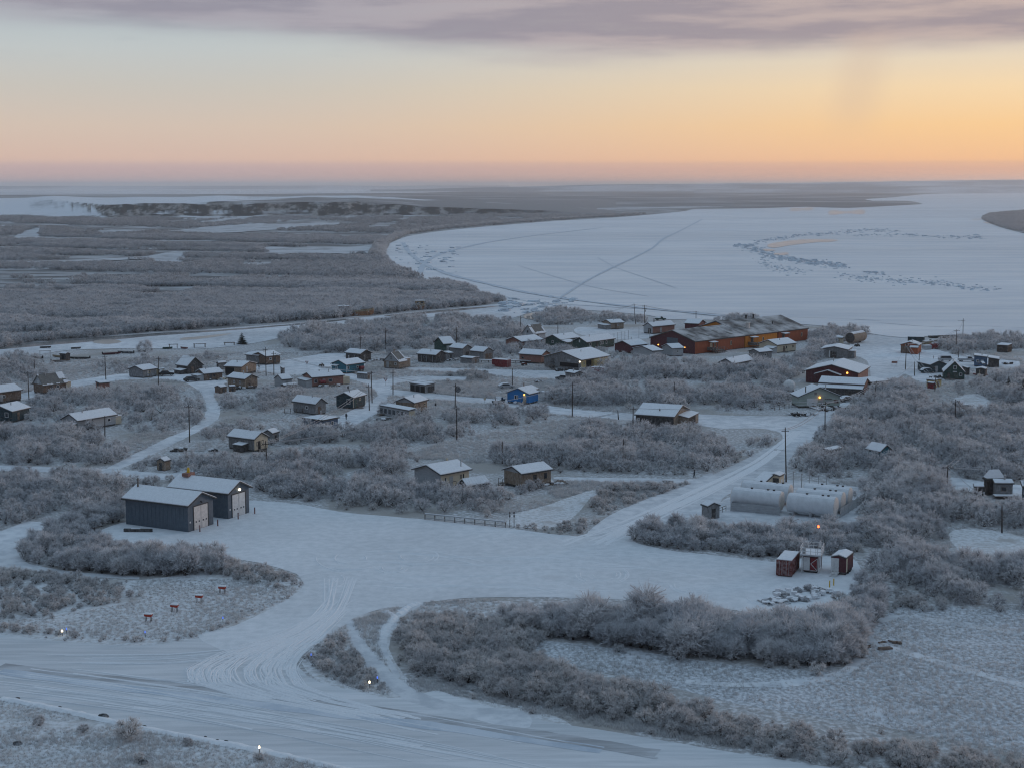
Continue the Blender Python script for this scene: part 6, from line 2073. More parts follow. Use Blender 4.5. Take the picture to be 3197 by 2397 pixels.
def pole(key, c, x, yb, yt, label, arm=False, lamp=False, lean_=0.0, tx=None):
    p = at(c, x, yb)
    top = (tx if tx is not None else x, yt)
    px_, py_ = pix(c, *top)
    # height from the picture: the level at which the ray through the top passes over the foot
    lo, hi = 2.0, 16.0
    for _ in range(30):
        m_ = (lo + hi) / 2
        if project((p.x, p.y, m_))[1] > py_:
            lo = m_
        else:
            hi = m_
    hgt = lo
    r = thing("power_pole", label, "pole", p, 0, "timber power poles of the village")
    dx = (px_ - project((p.x, p.y, hgt))[0]) / FPX * p.y
    t = p + Vector((dx, 0, hgt))
    obj("pole", MB().tube([p - Vector((0, 0, .2)), t], .15, .10, 8), M_POLE, r)
    if arm:
        mb = MB()
        for dz in ((.5, 1.4) if arm == 2 else (.45,)):
            mb.box(t.x - 1.1, t.x + 1.1, t.y - .06, t.y + .06, t.z - dz - .12, t.z - dz)
        obj("crossarm", mb, M_POLE, r)
        for s in (-.95, -.35, .35, .95):
            obj("insulator", MB().lathe([(.04, 0), (.06, .05), (.06, .18), (.03, .22)], 6, Matrix.Translation(Vector((t.x + s, t.y, t.z - .45)))), M_DARK, r)
        if arm == 2:
            obj("transformer", MB().lathe([(.05, 0), (.28, .04), (.28, .85), (.1, .95)], 12, Matrix.Translation(Vector((t.x + .3, t.y - .3, t.z - 3.0)))), M_STEEL, r)
    else:
        if hgt > 6:
            obj("crossarm", MB().box(t.x - .75, t.x + .75, t.y - .06, t.y + .06, t.z - .62, t.z - .5), M_POLE, r)
        obj("insulator", MB().lathe([(.05, 0), (.08, .05), (.08, .2), (.03, .25)], 6, Matrix.Translation(t)), M_DARK, r)
    if lamp:
        mb = MB().tube([t - Vector((0, 0, lamp)), t + Vector((-1.7, 0, .25 - lamp))], .05, n=5)
        mb.box(t.x - 2.2, t.x - 1.6, t.y - .12, t.y + .12, t.z + .12 - lamp, t.z + .26 - lamp)
        obj("lamp_arm", mb, M_STEEL, r)
    POLES[key] = t
    return r


PL = [
    ("a1", "R", 250, 550, 305, "dark pole between the long cabin and the steep brown cabin", True, 0, 240),
    ("a2", "R", 297, 300, 205, "thin pole behind the steep brown cabin", 0, 0, 295),
    ("a3", "R", 914, 375, 165, "pole beyond the small brown shed", 0, 0, 905),
    ("a4", "R", 1367, 425, 180, "pole in front of the grey boarded cabin", 0, 0, 1367),
    ("a5", "R", 1637, 912, 588, "tall dark pole beside the snowy path left", True, 0, 1630),
    ("a6", "R", 905, 885, 690, "pale pole in the bushes before the low grey house", 0, 0, 905),
    ("b1", "O", 915, 480, 240, "left pole of the close pair by the cross gabled house", 0, 0, 909),
    ("b2", "O", 982, 475, 275, "right pole of the close pair by the cross gabled house", 0, 0, 980),
    ("b3", "O", 1735, 338, 140, "pole rising behind the dark low cabin", 0, 0, 1728),
    ("b4", "O", 1947, 250, 72, "pole standing in the thicket above the steep bare roof cabin", 0, 0, 1945),
    ("b5", "O", 2010, 645, 435, "pole beside the stop sign at the lane fork", 0, 0, 2010),
    ("b6", "O", 1830, 712, 440, "taller pole of the pair right of the dark blue green house", True, 0, 1822),
    ("b7", "O", 1806, 776, 555, "shorter pole of the pair right of the dark blue green house", 0, 0, 1800),
    ("b8", "O", 925, 1290, 1045, "brown pole in front of the porch cabin", 0, 0, 910),
    ("q1", "Q", 10, 390, 215, "pole in the thicket left of the dark grey house", 0, 0, 10),
    ("q2", "Q", 622, 342, 205, "pole behind the tall grey board shed", 0, 0, 622),
    ("q4", "Q", 610, 912, 690, "pole by the lane with a round dark dish beside it", 0, 0, 615),
    ("q5", "Q", 625, 1170, 878, "tall pole at the edge of the centre thicket with small side lamp", 0, 2.6, 625),
    ("q6", "Q", 1105, 716, 560, "pole behind the bright blue cottage", 0, 0, 1105),
    ("q7", "Q", 1177, 272, 108, "pole in front of the patchy roofed cabin", 0, 0, 1175),
    ("q8", "Q", 1498, 256, 140, "short pole right of the patchy roofed cabin", 0, 0, 1498),
    ("q9", "Q", 2168, 172, -2, "leaning pole by the river in front of the transformer pole", 0, 0, 2155),
    ("q10", "Q", 1622, 972, 680, "tall pole right of the bright blue cottage across the road", 0, 0, 1625),
    ("q11", "Q", 1018, 1372, 1188, "grey pole behind the olive brown house", 0, 0, 1018),
    ("q12", "Q", 2022, 992, 920, "short stub pole on the road verge", 0, 0, 2015),
    ("q13", "Q", 1775, 1122, 970, "frosty pole on the meadow's upper edge", True, 0, 1773),
    ("q14", "Q", 2145, 1146, 885, "pole at the left corner of the crossroad house", 0, 0, 2148),
    ("q15", "Q", 2063, 1386, 1170, "dark pole in the junction thicket", 0, 0, 2063),
    ("q16", "Q", 966, 905, 800, "leaning stub pole before the dark truck", 0, 0, 956),
    ("s1", "S", 311, 168, 8, "river pole with two crossarms and a transformer", 2, 0, 310),
    ("s2", "S", 755, 126, 60, "pole behind the school roof", True, 0, 755),
    ("s3", "S", 565, 856, 678, "pole above the roof of the crossroad house", 0, 0, 568),
    ("s4", "S", 1040, 662, 560, "pole sunk in the school thicket", 0, 0, 1040),
    ("u1", "U", 570, 452, 80, "tall street lamp pole beside the fuel tanks", 0, 4.6, 563),
    ("t1", "T", 371, 1200, 900, "pole across the road from the green store", True, 0, 375),
    ("t2", "T", 832, 922, 716, "pole on the verge by the low stepped roof building", 0, 0, 846),
    ("t3", "T", 1115, 606, 362, "guyed pole in front of the red brown cabin", True, 0, 1126),
    ("t4", "T", 1583, 432, 235, "pole near the landing beside the lamp pole", True, 0, 1590),
    ("t5", "T", 1647, 286, 138, "lamp pole standing on the river bank", 0, .8, 1651),
    ("t6", "T", 1200, 662, 538, "short pole beside the guyed pole", 0, 0, 1200),
    ("t7", "T", 1388, 802, 690, "pole beside the low red walled shed", 0, 0, 1393),
    ("t8", "T", 1575, 1112, 880, "pole beside the snowed in truck", True, 0, 1580),
    ("t9", "T", 1800, 1242, 1128, "short pole in the right thicket", 0, 0, 1796),
    ("t10", "T", 1240, 602, 445, "thin pale pole right of the guyed pole", 0, 0, 1245),
    ("t11", "T", 1606, 520, 405, "thin pole behind the steep dark green cabin", 0, 0, 1603),
    ("u2", "U", 1675, 527, 335, "leaning pole in the yard left of the deck cabin", True, 0, 1688),
    ("u3", "U", 2060, 802, 618, "slim pole in the thicket below the deck cabin", 0, 0, 2060),
    ("u4", "U", 1992, 442, 345, "pole right beside the deck cabin", 0, 0, 1990),
]
for key, c, x, yb, yt, lab, arm, lamp, tx in PL:
    pole(key, c, x, yb, yt, lab, arm, lamp, tx=tx)
# guy wires of the guyed pole
r = MB()
for dx, dy in ((4, -2), (6, 1), (-5, -3)):
    t = POLES["t3"]
    r.tube([t - Vector((0, 0, .4)), Vector((t.x + dx, t.y + dy, 0))], .025, n=3)
tag(obj("guy_wire", r, M_WIRE), "guy wires fanning down from the guyed pole", "wire", kind="stuff")
SPANS = [("a1", "a4"), ("a4", "b1"), ("b1", "b3"), ("b3", "b4"), ("b3", "q2"), ("q2", "q7"), ("q7", "q8"), ("q8", "q9"), ("q9", "s1"), ("s1", "s2"), ("a2", "a3"), ("b2", "b6"), ("b6", "b5"), ("b7", "b8"),
         ("b6", "q4"), ("q4", "q16"), ("q5", "q10"), ("q5", "b8"), ("q10", "q12"), ("q12", "s3"), ("s3", "t1"), ("t1", "t2"), ("t2", "t6"), ("t1", "u1"), ("q14", "t1"), ("t3", "t4"), ("t4", "t5"), ("t7", "t8"), ("t8", "t9"),
         ("t9", "u2"), ("u2", "u4"), ("q6", "q10"), ("a6", "a5"), ("t3", "t7"), ("u2", "u3"), ("q13", "q14")]
wl = {"a1": "over the left cabins", "q": "across the middle of the village", "s": "past the school and the crossroad", "t": "on the right side of the village"}
for i, (p, q_) in enumerate(SPANS):
    a_, b_ = POLES[p], POLES[q_]
    mb = MB()
    for off in ((-.5, .5) if i % 2 else (0,)):
        pts = []
        for k in range(9):
            f = k / 8
            v = a_.lerp(b_, f) + Vector((off, 0, -.3 - 4 * f * (1 - f) * (a_ - b_).length * .018))
            pts.append(v)
        mb.tube(pts, .06, n=3, cap=False)
    o = obj("power_line", mb, M_WIRE)
    lp = {k: l for k, _c, _x, _yb, _yt, l, *_r in PL}
    pa_, pb_ = project(a_), project(b_)
    way = ("rightwards" if pb_[0] > pa_[0] else "leftwards") + (" away towards the river" if b_.y > a_.y + 15 else " towards the runway" if b_.y < a_.y - 15 else "")
    tag(o, " ".join(("frosted wire from the " + lp[p] + " " + way).split()[:16]), "power line", "frosted power lines between the poles")


# ------------------------------------------------------------------ boats
def boat(label, p, rz, ln=5.0, w=1.6, h=.65, m=M_ROCK, snow=True, name="skiff", tilt=0.0, motor=True):
    root = local_thing(name, label, "boat", (p.x, p.y, 0), rz)
    sec = []
    for f, ww, keel, top in ((0, .80, .05, .9), (.25, 1.0, 0, .92), (.55, .98, 0, .96), (.8, .62, .08, 1.06), (.95, .2, .3, 1.22), (1.0, .03, .55, 1.28)):
        sec.append((f * ln - ln / 2, ww * w / 2, keel * h, top * h))
    vs, fs = [], []
    for x, hw, k, t in sec:
        vs += [(x, -hw, t), (x, -hw * .72, k + .12 * h), (x, 0, k), (x, hw * .72, k + .12 * h), (x, hw, t), (x, hw * .86, t), (x, hw * .6, k + .3 * h), (x, 0, k + .22 * h), (x, -hw * .6, k + .3 * h), (x, -hw * .86, t)]
    n = 10
    for i in range(len(sec) - 1):
        for j in range(n):
            fs.append((i * n + j, (i + 1) * n + j, (i + 1) * n + (j + 1) % n, i * n + (j + 1) % n))
    fs.append(tuple(range(n))[::-1])
    fs.append(tuple((len(sec) - 1) * n + j for j in range(n)))
    M = Matrix.Rotation(tilt, 4, "X")
    hull = MB().add([M @ Vector(v) for v in vs], fs)
    obj("hull", hull, m, root)
    for f in (-.22, .06):
        obj("thwart", MB().box(f * ln - .15, f * ln + .15, -w * .38, w * .38, h * .62, h * .70, M), M_TIMBER, root)
    if snow:
        obj("snow", MB().box(-ln * .40, ln * .24, -w * .31, w * .31, h * .28, h * .55, M), SNOW, root)
    if motor:
        obj("outboard", MB().box(-ln / 2 - .35, -ln / 2 - .02, -.16, .16, h * .3, h * 1.6, M), M_BLACK, root)
    return root


boat("dark skiff pulled up at the left end of the row of boats", at("A", 492, 352), 2.9, 5.2, m=M_DARK)
boat("brown wooden skiff lying nearest the steep brown cabin", at("A", 840, 398), .25, 6.0, m=M_BROWN)
boat("dark skiff with outboard right of the boat shelter", at("A", 1095, 358), 3.2, 7.0, 1.9, m=M_DARK)
boat("dark red skiff with raised bow on the slough bank", at("A", 1545, 296), .35, 6.2, 1.8, m=M_MAROON)
boat("dark open boat beside the big round bush", at("A", 1735, 280), 2.9, 6.2, 1.9, m=M_ROCK)
boat("olive boat lying left of the dark hut on the boat landing", at("A", 800, 335), 2.6, 5.5, m=M_HULL2)
boat("red canoe beside the dark shed with white doorpost", at("H", 1520, 890), 3.0, 5.0, 1.0, .45, M_RED, motor=False)
boat("green overturned boat below the timber rack on the bank", at("B", 545, 220), .2, 3.6, 1.6, m=M_GREEN, motor=False)
boat("small red skiff right of the timber rack on the bank", at("B", 770, 220), 2.8, 2.8, 1.3, m=M_RUST, motor=False)
boat("dark skiff on the ice near the slough bank left", at("A", 630, 210), .1, 4.0, m=M_DARK, motor=False)
boat("dark skiff on the ice with a pole beside it", at("A", 1050, 222), .1, 3.5, m=M_DARK, motor=False)
boat("low dark barge on the river ice by the landing", at("H", 1000, 286), .05, 16, 4, .8, m=M_DARK, name="barge", motor=False)


def frame_rack(label, p, w, d_, h, m, name="fish_rack", roof=False):
    root = local_thing(name, label, "rack", (p.x, p.y, 0), .35)
    for x in (-w / 2, w / 2):
        for y in (-d_ / 2, d_ / 2):
            obj("post", MB().box(x - .08, x + .08, y - .08, y + .08, 0, h), m, root)
    mb = MB()
    for y in (-d_ / 2, d_ / 2):
        mb.box(-w / 2 - .3, w / 2 + .3, y - .07, y + .07, h, h + .14)
    obj("beam", mb, m, root)
    mb = MB()
    k = int(w / .6)
    for i in range(k + 1):
        x = -w / 2 + w * i / k
        mb.box(x - .05, x + .05, -d_ / 2 - .2, d_ / 2 + .2, h + .142, h + .24)
    obj("rail", mb, m, root)
    if roof:
        obj("snow", MB().box(-w / 2 - .3, w / 2 + .3, -d_ / 2 - .3, d_ / 2 + .3, h + .242, h + .36), SNOW, root)


frame_rack("white framed rack on the boat landing", at("A", 625, 345), 3.4, 2.4, 2.5, M_WHITE, "boat_rack", True)
frame_rack("timber goal shaped rack on the slough bank", at("B", 625, 220), 2.8, .6, 1.6, M_TIMBER)
frame_rack("grey timber fish rack by the bank bushes", at("B", 990, 205), 4.0, 2.0, 1.5, M_TIMBER, "fish_rack", True)
frame_rack("dark timber rack between bush and dark spruce", at("B", 1400, 172), 3.6, 1.6, 1.0, M_TIMBER)
b = house("boat_hut", "dark open hut with snow top among the left boats", "hut", ("A", 818, 275), ("A", 905, 290), ("A", 930, 280), h=2.2, rise=.4, ridge="L", wall=M_DARK, pf=0, oh=.1)
b.door("L", b.lb * .5, 1.0, 1.6, M_BLACK)

# two old tugs frozen in by the far bank
def tug(label, p, rz, ln, hm, cabin_at, cabm, mast=True):
    root = local_thing("old_tug", label, "boat", (p.x, p.y, 0), rz)
    w, h = ln * .26, 1.9
    sec = ((0, .85, 0, 1.05), (.12, 1, 0, 1.0), (.5, 1, 0, 1.0), (.8, .85, 0, 1.12), (.95, .35, .25, 1.35), (1, .06, .6, 1.45))
    vs, fs = [], []
    for f, ww, k, t in sec:
        x = f * ln - ln / 2
        vs += [(x, -ww * w / 2, t * h), (x, -ww * w * .46, k * h), (x, ww * w * .46, k * h), (x, ww * w / 2, t * h)]
    for i in range(len(sec) - 1):
        for j in range(4):
            fs.append((i * 4 + j, (i + 1) * 4 + j, (i + 1) * 4 + (j + 1) % 4, i * 4 + (j + 1) % 4))
    fs += [(3, 2, 1, 0), tuple(20 + j for j in range(4))]
    obj("hull", MB().add(vs, fs), M_HULL, root)
    st_ = MB()
    for i in range(len(sec) - 1):
        for s in (-1, 1):
            q0 = Vector((sec[i][0] * ln - ln / 2, s * sec[i][1] * w / 2, sec[i][3] * h))
            q1 = Vector((sec[i + 1][0] * ln - ln / 2, s * sec[i + 1][1] * w / 2, sec[i + 1][3] * h))
            up = Vector((0, 0, .7))
            o_ = Vector((0, s * .06, 0))
            st_.add([q0 + o_, q1 + o_, q1 + up + o_, q0 + up + o_, q0 - o_, q1 - o_, q1 + up - o_, q0 + up - o_], [(0, 1, 2, 3), (7, 6, 5, 4), (0, 4, 5, 1), (1, 5, 6, 2), (2, 6, 7, 3), (3, 7, 4, 0)])
    obj("bulwark", st_, hm, root)
    cx_ = cabin_at * ln
    wh = obj("wheelhouse", MB().box(cx_ - ln * .13, cx_ + ln * .13, -w * .32, w * .32, h + .01, h + 2.6), cabm, root)
    obj("roof", MB().box(cx_ - ln * .15, cx_ + ln * .15, -w * .36, w * .36, h + 2.602, h + 2.8), SNOW, wh)
    for k in (-.6, .6):
        obj("pane", MB().box(cx_ + k * ln * .1 - .5, cx_ + k * ln * .1 + .5, -w * .32 - .03, -w * .32 + .02, h + 1.4, h + 2.1), M_GLASS, wh)
    if mast:
        obj("mast", MB().tube([(cx_ + ln * .15, 0, h), (cx_ + ln * .15, 0, h + 6)], .09, .06, 6), M_POLE, root)
        obj("boom", MB().tube([(cx_ + ln * .15, 0, h + 1), (cx_ + ln * .38, 0, h + 5)], .07, .05, 5), M_POLE, root)
        obj("radar", MB().lathe([(.1, 0), (.45, .1), (.45, .5), (.1, .7)], 10, Matrix.Translation(Vector((cx_, 0, h + 2.8)))), M_WHITE, root)
    obj("snow", MB().box(ln * -.05, ln * .36, -w * .36, w * .36, h + .02, h + .3), SNOW, root)


tug("rusty old tug with brown wheelhouse frozen in by the far bank", at("N", 480, 470), .24, 17.5, M_HULL2, -.30, M_BROWN)
tug("faded yellow old boat with tall stern cabin half hidden in bank willows", at("N", 1220, 392), .22, 16, M_HULL2, .34, M_HULL2, False)
boat("pale skiff on the dark lead of the slough", at("B", 250, -80), .1, 6, m=M_HULL2, motor=False)


# ------------------------------------------------------------------ vehicles
def car(label, p, rz, kind, m, snow=True, name="parked_car", ln=4.7):
    root = local_thing(name, label, "car" if kind != "pickup" else "pickup", (p.x, p.y, 0), rz)
    w = 1.85
    L2 = ln / 2
    if kind == "pickup":
        prof = [(-L2, .45), (L2, .45), (L2, .95), (L2 - 1.3, 1.08), (L2 - 1.9, 1.75), (-.1, 1.78), (-.2, 1.1), (-L2, 1.1)]
        glass = [(L2 - 1.38, 1.12), (L2 - 1.92, 1.68), (0.0, 1.70), (-.05, 1.12)]
    elif kind == "van":
        prof = [(-L2, .4), (L2, .4), (L2, .95), (L2 - .9, 1.15), (L2 - 1.4, 1.95), (-L2 + .2, 2.0), (-L2, 1.2)]
        glass = [(L2 - 1.0, 1.2), (L2 - 1.45, 1.85), (-L2 + .5, 1.88), (-L2 + .3, 1.2)]
    else:
        prof = [(-L2, .4), (L2, .4), (L2, .85), (L2 - 1.2, 1.0), (L2 - 1.9, 1.55), (-L2 + 1.1, 1.58), (-L2 + .3, 1.05), (-L2, .95)]
        glass = [(L2 - 1.35, 1.04), (L2 - 1.95, 1.48), (-L2 + 1.2, 1.5), (-L2 + .6, 1.06)]
    obj("body", MB().prism(prof, -w / 2, w / 2, lambda x, z, e: Vector((x, e, z))), m, root)
    for s in (-1, 1):
        e0, e1 = sorted((s * (w / 2 - .02), s * (w / 2 + .015)))
        obj("window", MB().prism(glass, e0, e1, lambda x, z, e: Vector((x, e, z))), M_GLASS, root)
        for x in (-L2 + .85, L2 - .85):
            wh = obj("wheel", MB().tube([(x, s * (w / 2 - .22), .34), (x, s * (w / 2 + .02), .34)], .34, n=14), M_BLACK, root)
            obj("rim", MB().tube([(x, s * (w / 2 + .021), .34), (x, s * (w / 2 + .03), .34)], .19, n=10), M_STEEL, wh)
        obj("headlight", MB().box(L2 - .02, L2 + .03, s * .62 - .18, s * .62 + .18, .68, .84), M_CAP, root)
    if snow:
        up = [q_ for q_ in prof if q_[1] > .9]
        up.sort()
        ring = [(x, z + .01) for x, z in up] + [(x, z + .13) for x, z in reversed(up)]
        obj("snow", MB().prism(ring, -w / 2 + .06, w / 2 - .06, lambda x, z, e: Vector((x, e, z))), SNOW, root)
    return root


car("dark blue pickup parked beside the bright blue cottage", at("D", 1135, 1235), 1.2, "pickup", M_NAVY, True, "parked_pickup", 5.4)
car("snow covered van parked behind the black low house", at("H", 950, 665), .15, "van", M_LGREY, True, "parked_van", 5.2)
car("long snowed in truck left of the faded blue house", at("H", 1290, 668), .05, "pickup", M_LGREY, True, "parked_truck", 6.0)
car("snowed in dark truck standing beside a pole in the right thicket", at("H", 1200, 1405), 1.9, "pickup", M_GREY, True, "parked_truck", 5.6)
car("snow roofed dark car behind the low grey house", at("A", 1465, 1098), .1, "car", M_DARK)
car("dark car beside the junk cabin's porch", at("B", 878, 668), .5, "car", M_DARK, False)
car("snow covered car at the corner of the small weathered cabin", at("E", 700, 1045), 2.6, "car", M_GREY)
car("snow covered car in front of the steep gabled cabin", at("D", 1240, 1030), .3, "car", M_LGREY)
car("dark car by the grey boarded cabin's steps", at("B", 530, 590), .3, "car", M_BLACK, False)
car("dark car between green store and the long low building", at("G", 1250, 1290), .4, "car", M_DARK)
car("dark pickup behind the brick red house near the river", at("F", 250, 205), .2, "pickup", M_GREEN, True, "parked_pickup")
car("dark car left of the steep dark green cabin", at("H", 650, 850), .2, "car", M_NAVY)


def quad(label, p, rz, m=M_RUST, snow=True):
    root = local_thing("quad_bike", label, "quad bike", (p.x, p.y, 0), rz)
    obj("body", MB().prism([(-.9, .45), (.9, .45), (1.0, .75), (.4, .85), (.25, 1.1), (.1, .85), (-.5, .9), (-.95, .8)], -.32, .32, lambda x, z, e: Vector((x, e, z))), m, root)
    obj("handlebar", MB().tube([(.3, -.4, 1.15), (.35, 0, 1.1), (.3, .4, 1.15)], .03, n=4), M_BLACK, root)
    for x in (-.62, .62):
        for s in (-1, 1):
            obj("wheel", MB().tube([(x, s * .35, .3), (x, s * .6, .3)], .3, n=12), M_BLACK, root)
    if snow:
        obj("snow", MB().box(-.8, 0, -.28, .28, .88, .98), SNOW, root)


quad("quad bike standing on the snowy lane left of the teal house", at("C", 680, 462), 1.2, M_DARK)
quad("quad bike beside the boardwalk", at("D", 1490, 715), .3, M_RUST)
quad("quad bike parked below the big fuel cylinder", at("G", 1415, 345), .5, M_DARK)
quad("quad bike before the green store's ramp", at("G", 365, 1540), .2, M_DARK)

# big brown cylinder tank by the landing road
pa, pb = at("G", 1290, 300), at("G", 1500, 262)
ra = 2.0
root = thing("fuel_cylinder", "big brown horizontal fuel cylinder with snow on top by the landing road", "tank", (pa.x, pa.y, 0))
pa.z = pb.z = ra + .3
dv = (pb - pa)
obj("shell", MB().tube([pa, pa + dv.normalized() * max(10, dv.length)], ra, n=24), M_TAN, root, False)
e1 = pa - dv.normalized() * .02
obj("tank_end", MB().tube([e1, e1 - dv.normalized() * .05], ra * .93, n=24), M_DARK, root)
nn = Vector((-dv.y, dv.x, 0)).normalized()
prof = [(math.cos(D2R(t)) * (ra + dz), math.sin(D2R(t)) * (ra + dz)) for t, dz in ((50, .004), (75, .10), (90, .14), (105, .10), (130, .004))] + [(math.cos(D2R(t)) * (ra - .04), math.sin(D2R(t)) * (ra - .04)) for t in (130, 90, 50)]
obj("snow", MB().prism(prof, .05, max(10, dv.length) - .1, lambda x, z, e: pa + dv.normalized() * e + nn * x + Vector((0, 0, z))), SNOW, root)
mb = MB()
for f in (.2, .8):
    q_ = pa + dv * f
    mb.box(q_.x - .25, q_.x + .25, q_.y - 1.5, q_.y + 1.5, 0, .9)
obj("saddle", mb, M_TIMBER, root)
FOOT.append((pa.x - 2, pa.y - 2, dv.normalized().x, dv.normalized().y, 12, 5, 1))

# white dome behind the store
p = at("G", 240, 1112)
root = local_thing("white_dome", "white round dome half hidden in bushes behind the green store", "dome", (p.x, p.y, 0))
obj("shell", MB().lathe([(1.8 * math.cos(D2R(t)), 1.6 + 1.8 * math.sin(D2R(t))) for t in range(-40, 91, 10)], 20), M_WHITE, root, True)
obj("stand", MB().box(-1.2, 1.2, -1.2, 1.2, 0, .5), M_TIMBER, root)

# ------------------------------------------------------------------ runway lamps, markers, signs, stones
def marker(label, x, y):
    p = at("L", x, y)
    root = local_thing("landing_marker", label, "marker", (p.x, p.y, 0), -.15, "orange landing light boxes in the meadow")
    root.scale = (.82, .82, .9)
    obj("housing", MB().prism([(-.62, 0), (.55, -.14), (.72, .18), (-.62, .30)], -.36, .36, lambda x_, z_, e: Vector((x_, e, z_ + .92))), M_ORANGERED, root)
    obj("snow", MB().box(-.60, .66, -.34, .34, 1.19, 1.33), SNOW, root)
    for sx_ in (-.45, .45):
        for sy in (-.25, .25):
            obj("leg", MB().tube([(sx_, sy, 0), (sx_, sy, .93)], .05, n=5), M_DARK, root)


for (x, y), w in zip(((1025, 1192), (1205, 1126), (1375, 1060), (1535, 998)), ("first of four orange boxes on legs counted from the runway", "second of four orange boxes on legs counted from the runway", "third of four orange boxes on legs counted from the runway", "fourth orange box on legs, the one nearest the taxiway")):
    marker(w, x, y)


def edge_lamp(label, c, x, y, em, r=.15, h=.55):
    p = at(c, x, y)
    root = local_thing("edge_lamp", label, "lamp", (p.x, p.y, 0), 0, "runway and taxiway edge lamps")
    obj("stake", MB().lathe([(.05, 0), (.04, h - .1), (.08, h)], 6), M_DARK, root)
    obj("lamp", MB().lathe([(.04, h), (r, h + .06), (r, h + .22), (.03, h + .34)], 10), em, root)


edge_lamp("lit white runway lamp at the left verge below the orange markers", "L", 430, 1292, EM_SOFT, .13)
edge_lamp("lit white runway lamp at the foot of the grassy island", "X", 1770, 740, EM_SOFT, .13) if False else None
edge_lamp("lit white runway lamp at the lower tip of the grassy island", "W", 798, 1484, EM_SOFT, .12)
edge_lamp("lit white runway lamp nearest the bottom of the photo", "W", 560, 1626, EM_SOFT, .11)
edge_lamp("tiny blue taxiway lamp beside the left lit runway lamp", "L", 460, 1278, EM_BLUE, .08)
edge_lamp("tiny blue taxiway lamp below the first orange marker", "L", 1003, 1300, EM_BLUE, .08)
edge_lamp("tiny blue taxiway lamp at the taxiway bend verge", "L", 1540, 1200, EM_BLUE, .08)
edge_lamp("tiny blue taxiway lamp on the left edge of the island", "W", 672, 1424, EM_BLUE, .08)
edge_lamp("tiny blue taxiway lamp behind the island's lit lamp", "W", 815, 1474, EM_BLUE, .09)


def stone(label, c, x, y, s):
    p = at(c, x, y)
    rs = random.Random(int(x * 7 + y))
    vs, fs = [], []
    for i, t in enumerate((-.1, .35, .75, 1.0)):
        rr = math.sqrt(max(.02, 1 - t * t)) if t > 0 else 1
        for j in range(7):
            w = 6.283 * j / 7
            k = rs.uniform(.75, 1.2)
            vs.append((s * rr * k * 1.2 * math.cos(w), s * rr * k * math.sin(w), s * .8 * t))
    for i in range(3):
        for j in range(7):
            fs.append((i * 7 + j, i * 7 + (j + 1) % 7, (i + 1) * 7 + (j + 1) % 7, (i + 1) * 7 + j))
    fs.append(tuple(range(21, 28)))
    root = local_thing("dark_stone", label, "stone", (p.x, p.y, 0))
    obj("stone", MB().add(vs, fs), M_ROCK, root)
    FRAME[root.name] = None


for c, x, y, s, lab in (("X", 120, 842, .28, "small dark stone at the near verge nearest the left edge"), ("X", 410, 902, .26, "small dark stone second from the left along the near verge"), ("X", 712, 968, .55, "largest dark stone lump left of the rusty brown bush"),
                        ("X", 997, 1035, .26, "small dark stone right of the rusty brown bush"), ("X", 1418, 1104, .16, "tiny dark stone halfway along the near verge"), ("X", 1500, 1130, .22, "dark stone left of the pair on the near verge"),
                        ("X", 1560, 1138, .26, "dark stone nearest the bottom runway lamp"), ("X", 990, 1285, .50, "frosted stone lump at the bottom edge of the photo"), ("X", 120, 1155, .45, "frosted dark lump in the bottom left meadow")):
    stone(lab, c, x, y, s)


def sign(label, c, x, yb, yt, m, kind="tri", name="road_sign", w=.75, posts=1):
    p = at(c, x, yb)
    hgt = max(1.6, (yb - yt) / CR[c][2] / (FPX / p.y))
    root = local_thing(name, label, "sign", (p.x, p.y, 0))
    for i in range(posts):
        o_ = (i - (posts - 1) / 2) * w
        obj("post", MB().tube([(o_, 0, 0), (o_, 0, hgt)], .05, n=5), M_STEEL, root)
    if kind == "tri":
        obj("plate", MB().prism([(-w / 2, hgt), (w / 2, hgt), (0, hgt - w * .9)], -.08, -.055, lambda a_, b_, e: Vector((a_, e, b_))), m, root)
        obj("face", MB().prism([(-w * .3, hgt - .07), (w * .3, hgt - .07), (0, hgt - w * .66)], -.09, -.081, lambda a_, b_, e: Vector((a_, e, b_))), M_WHITE, root)
    elif kind == "round":
        obj("plate", MB().tube([(0, -.09, hgt - w / 2), (0, -.055, hgt - w / 2)], w / 2, n=14), m, root)
    else:
        obj("plate", MB().box(-w * .6, w * .6, -.09, -.055, hgt - .7, hgt), m, root)
    return root


sign("red and white triangular sign on the lane left of the quad bike", "C", 480, 490, 385, M_RED, "tri", w=1.2)
sign("triangular sign at the lane fork beside a pole", "C", 1568, 725, 620, M_RED, "tri", w=1.2)
sign("round dark dish on a stake beside the lane pole", "D", 572, 1130, 995, M_ROCK, "round", "satellite_dish", 1.8)
sign("small sign post on the road before the bright blue cottage", "D", 945, 1250, 1150, M_CREAM, "rect", w=.5)
sign("pink notice board on two posts by the landing road", "H", 115, 740, 660, M_PINK, "rect", "notice_board", 1.6, 2)
sign("short dark post on the road left of the bright blue house", "D", 265, 1310, 1245, M_DARK, "rect", w=.4)
for i, (x, y) in enumerate(((1438, 1448), (1485, 1425))):
    p = at("I", x, y)
    root = local_thing("yellow_post", ("left" if i == 0 else "right") + " one of two short yellow posts before the trailer", "post", (p.x, p.y, 0), 0, "two yellow posts before the trailer")
    obj("post", MB().lathe([(.09, 0), (.09, 1.05), (.04, 1.1)], 8), M_YELLOW, root)
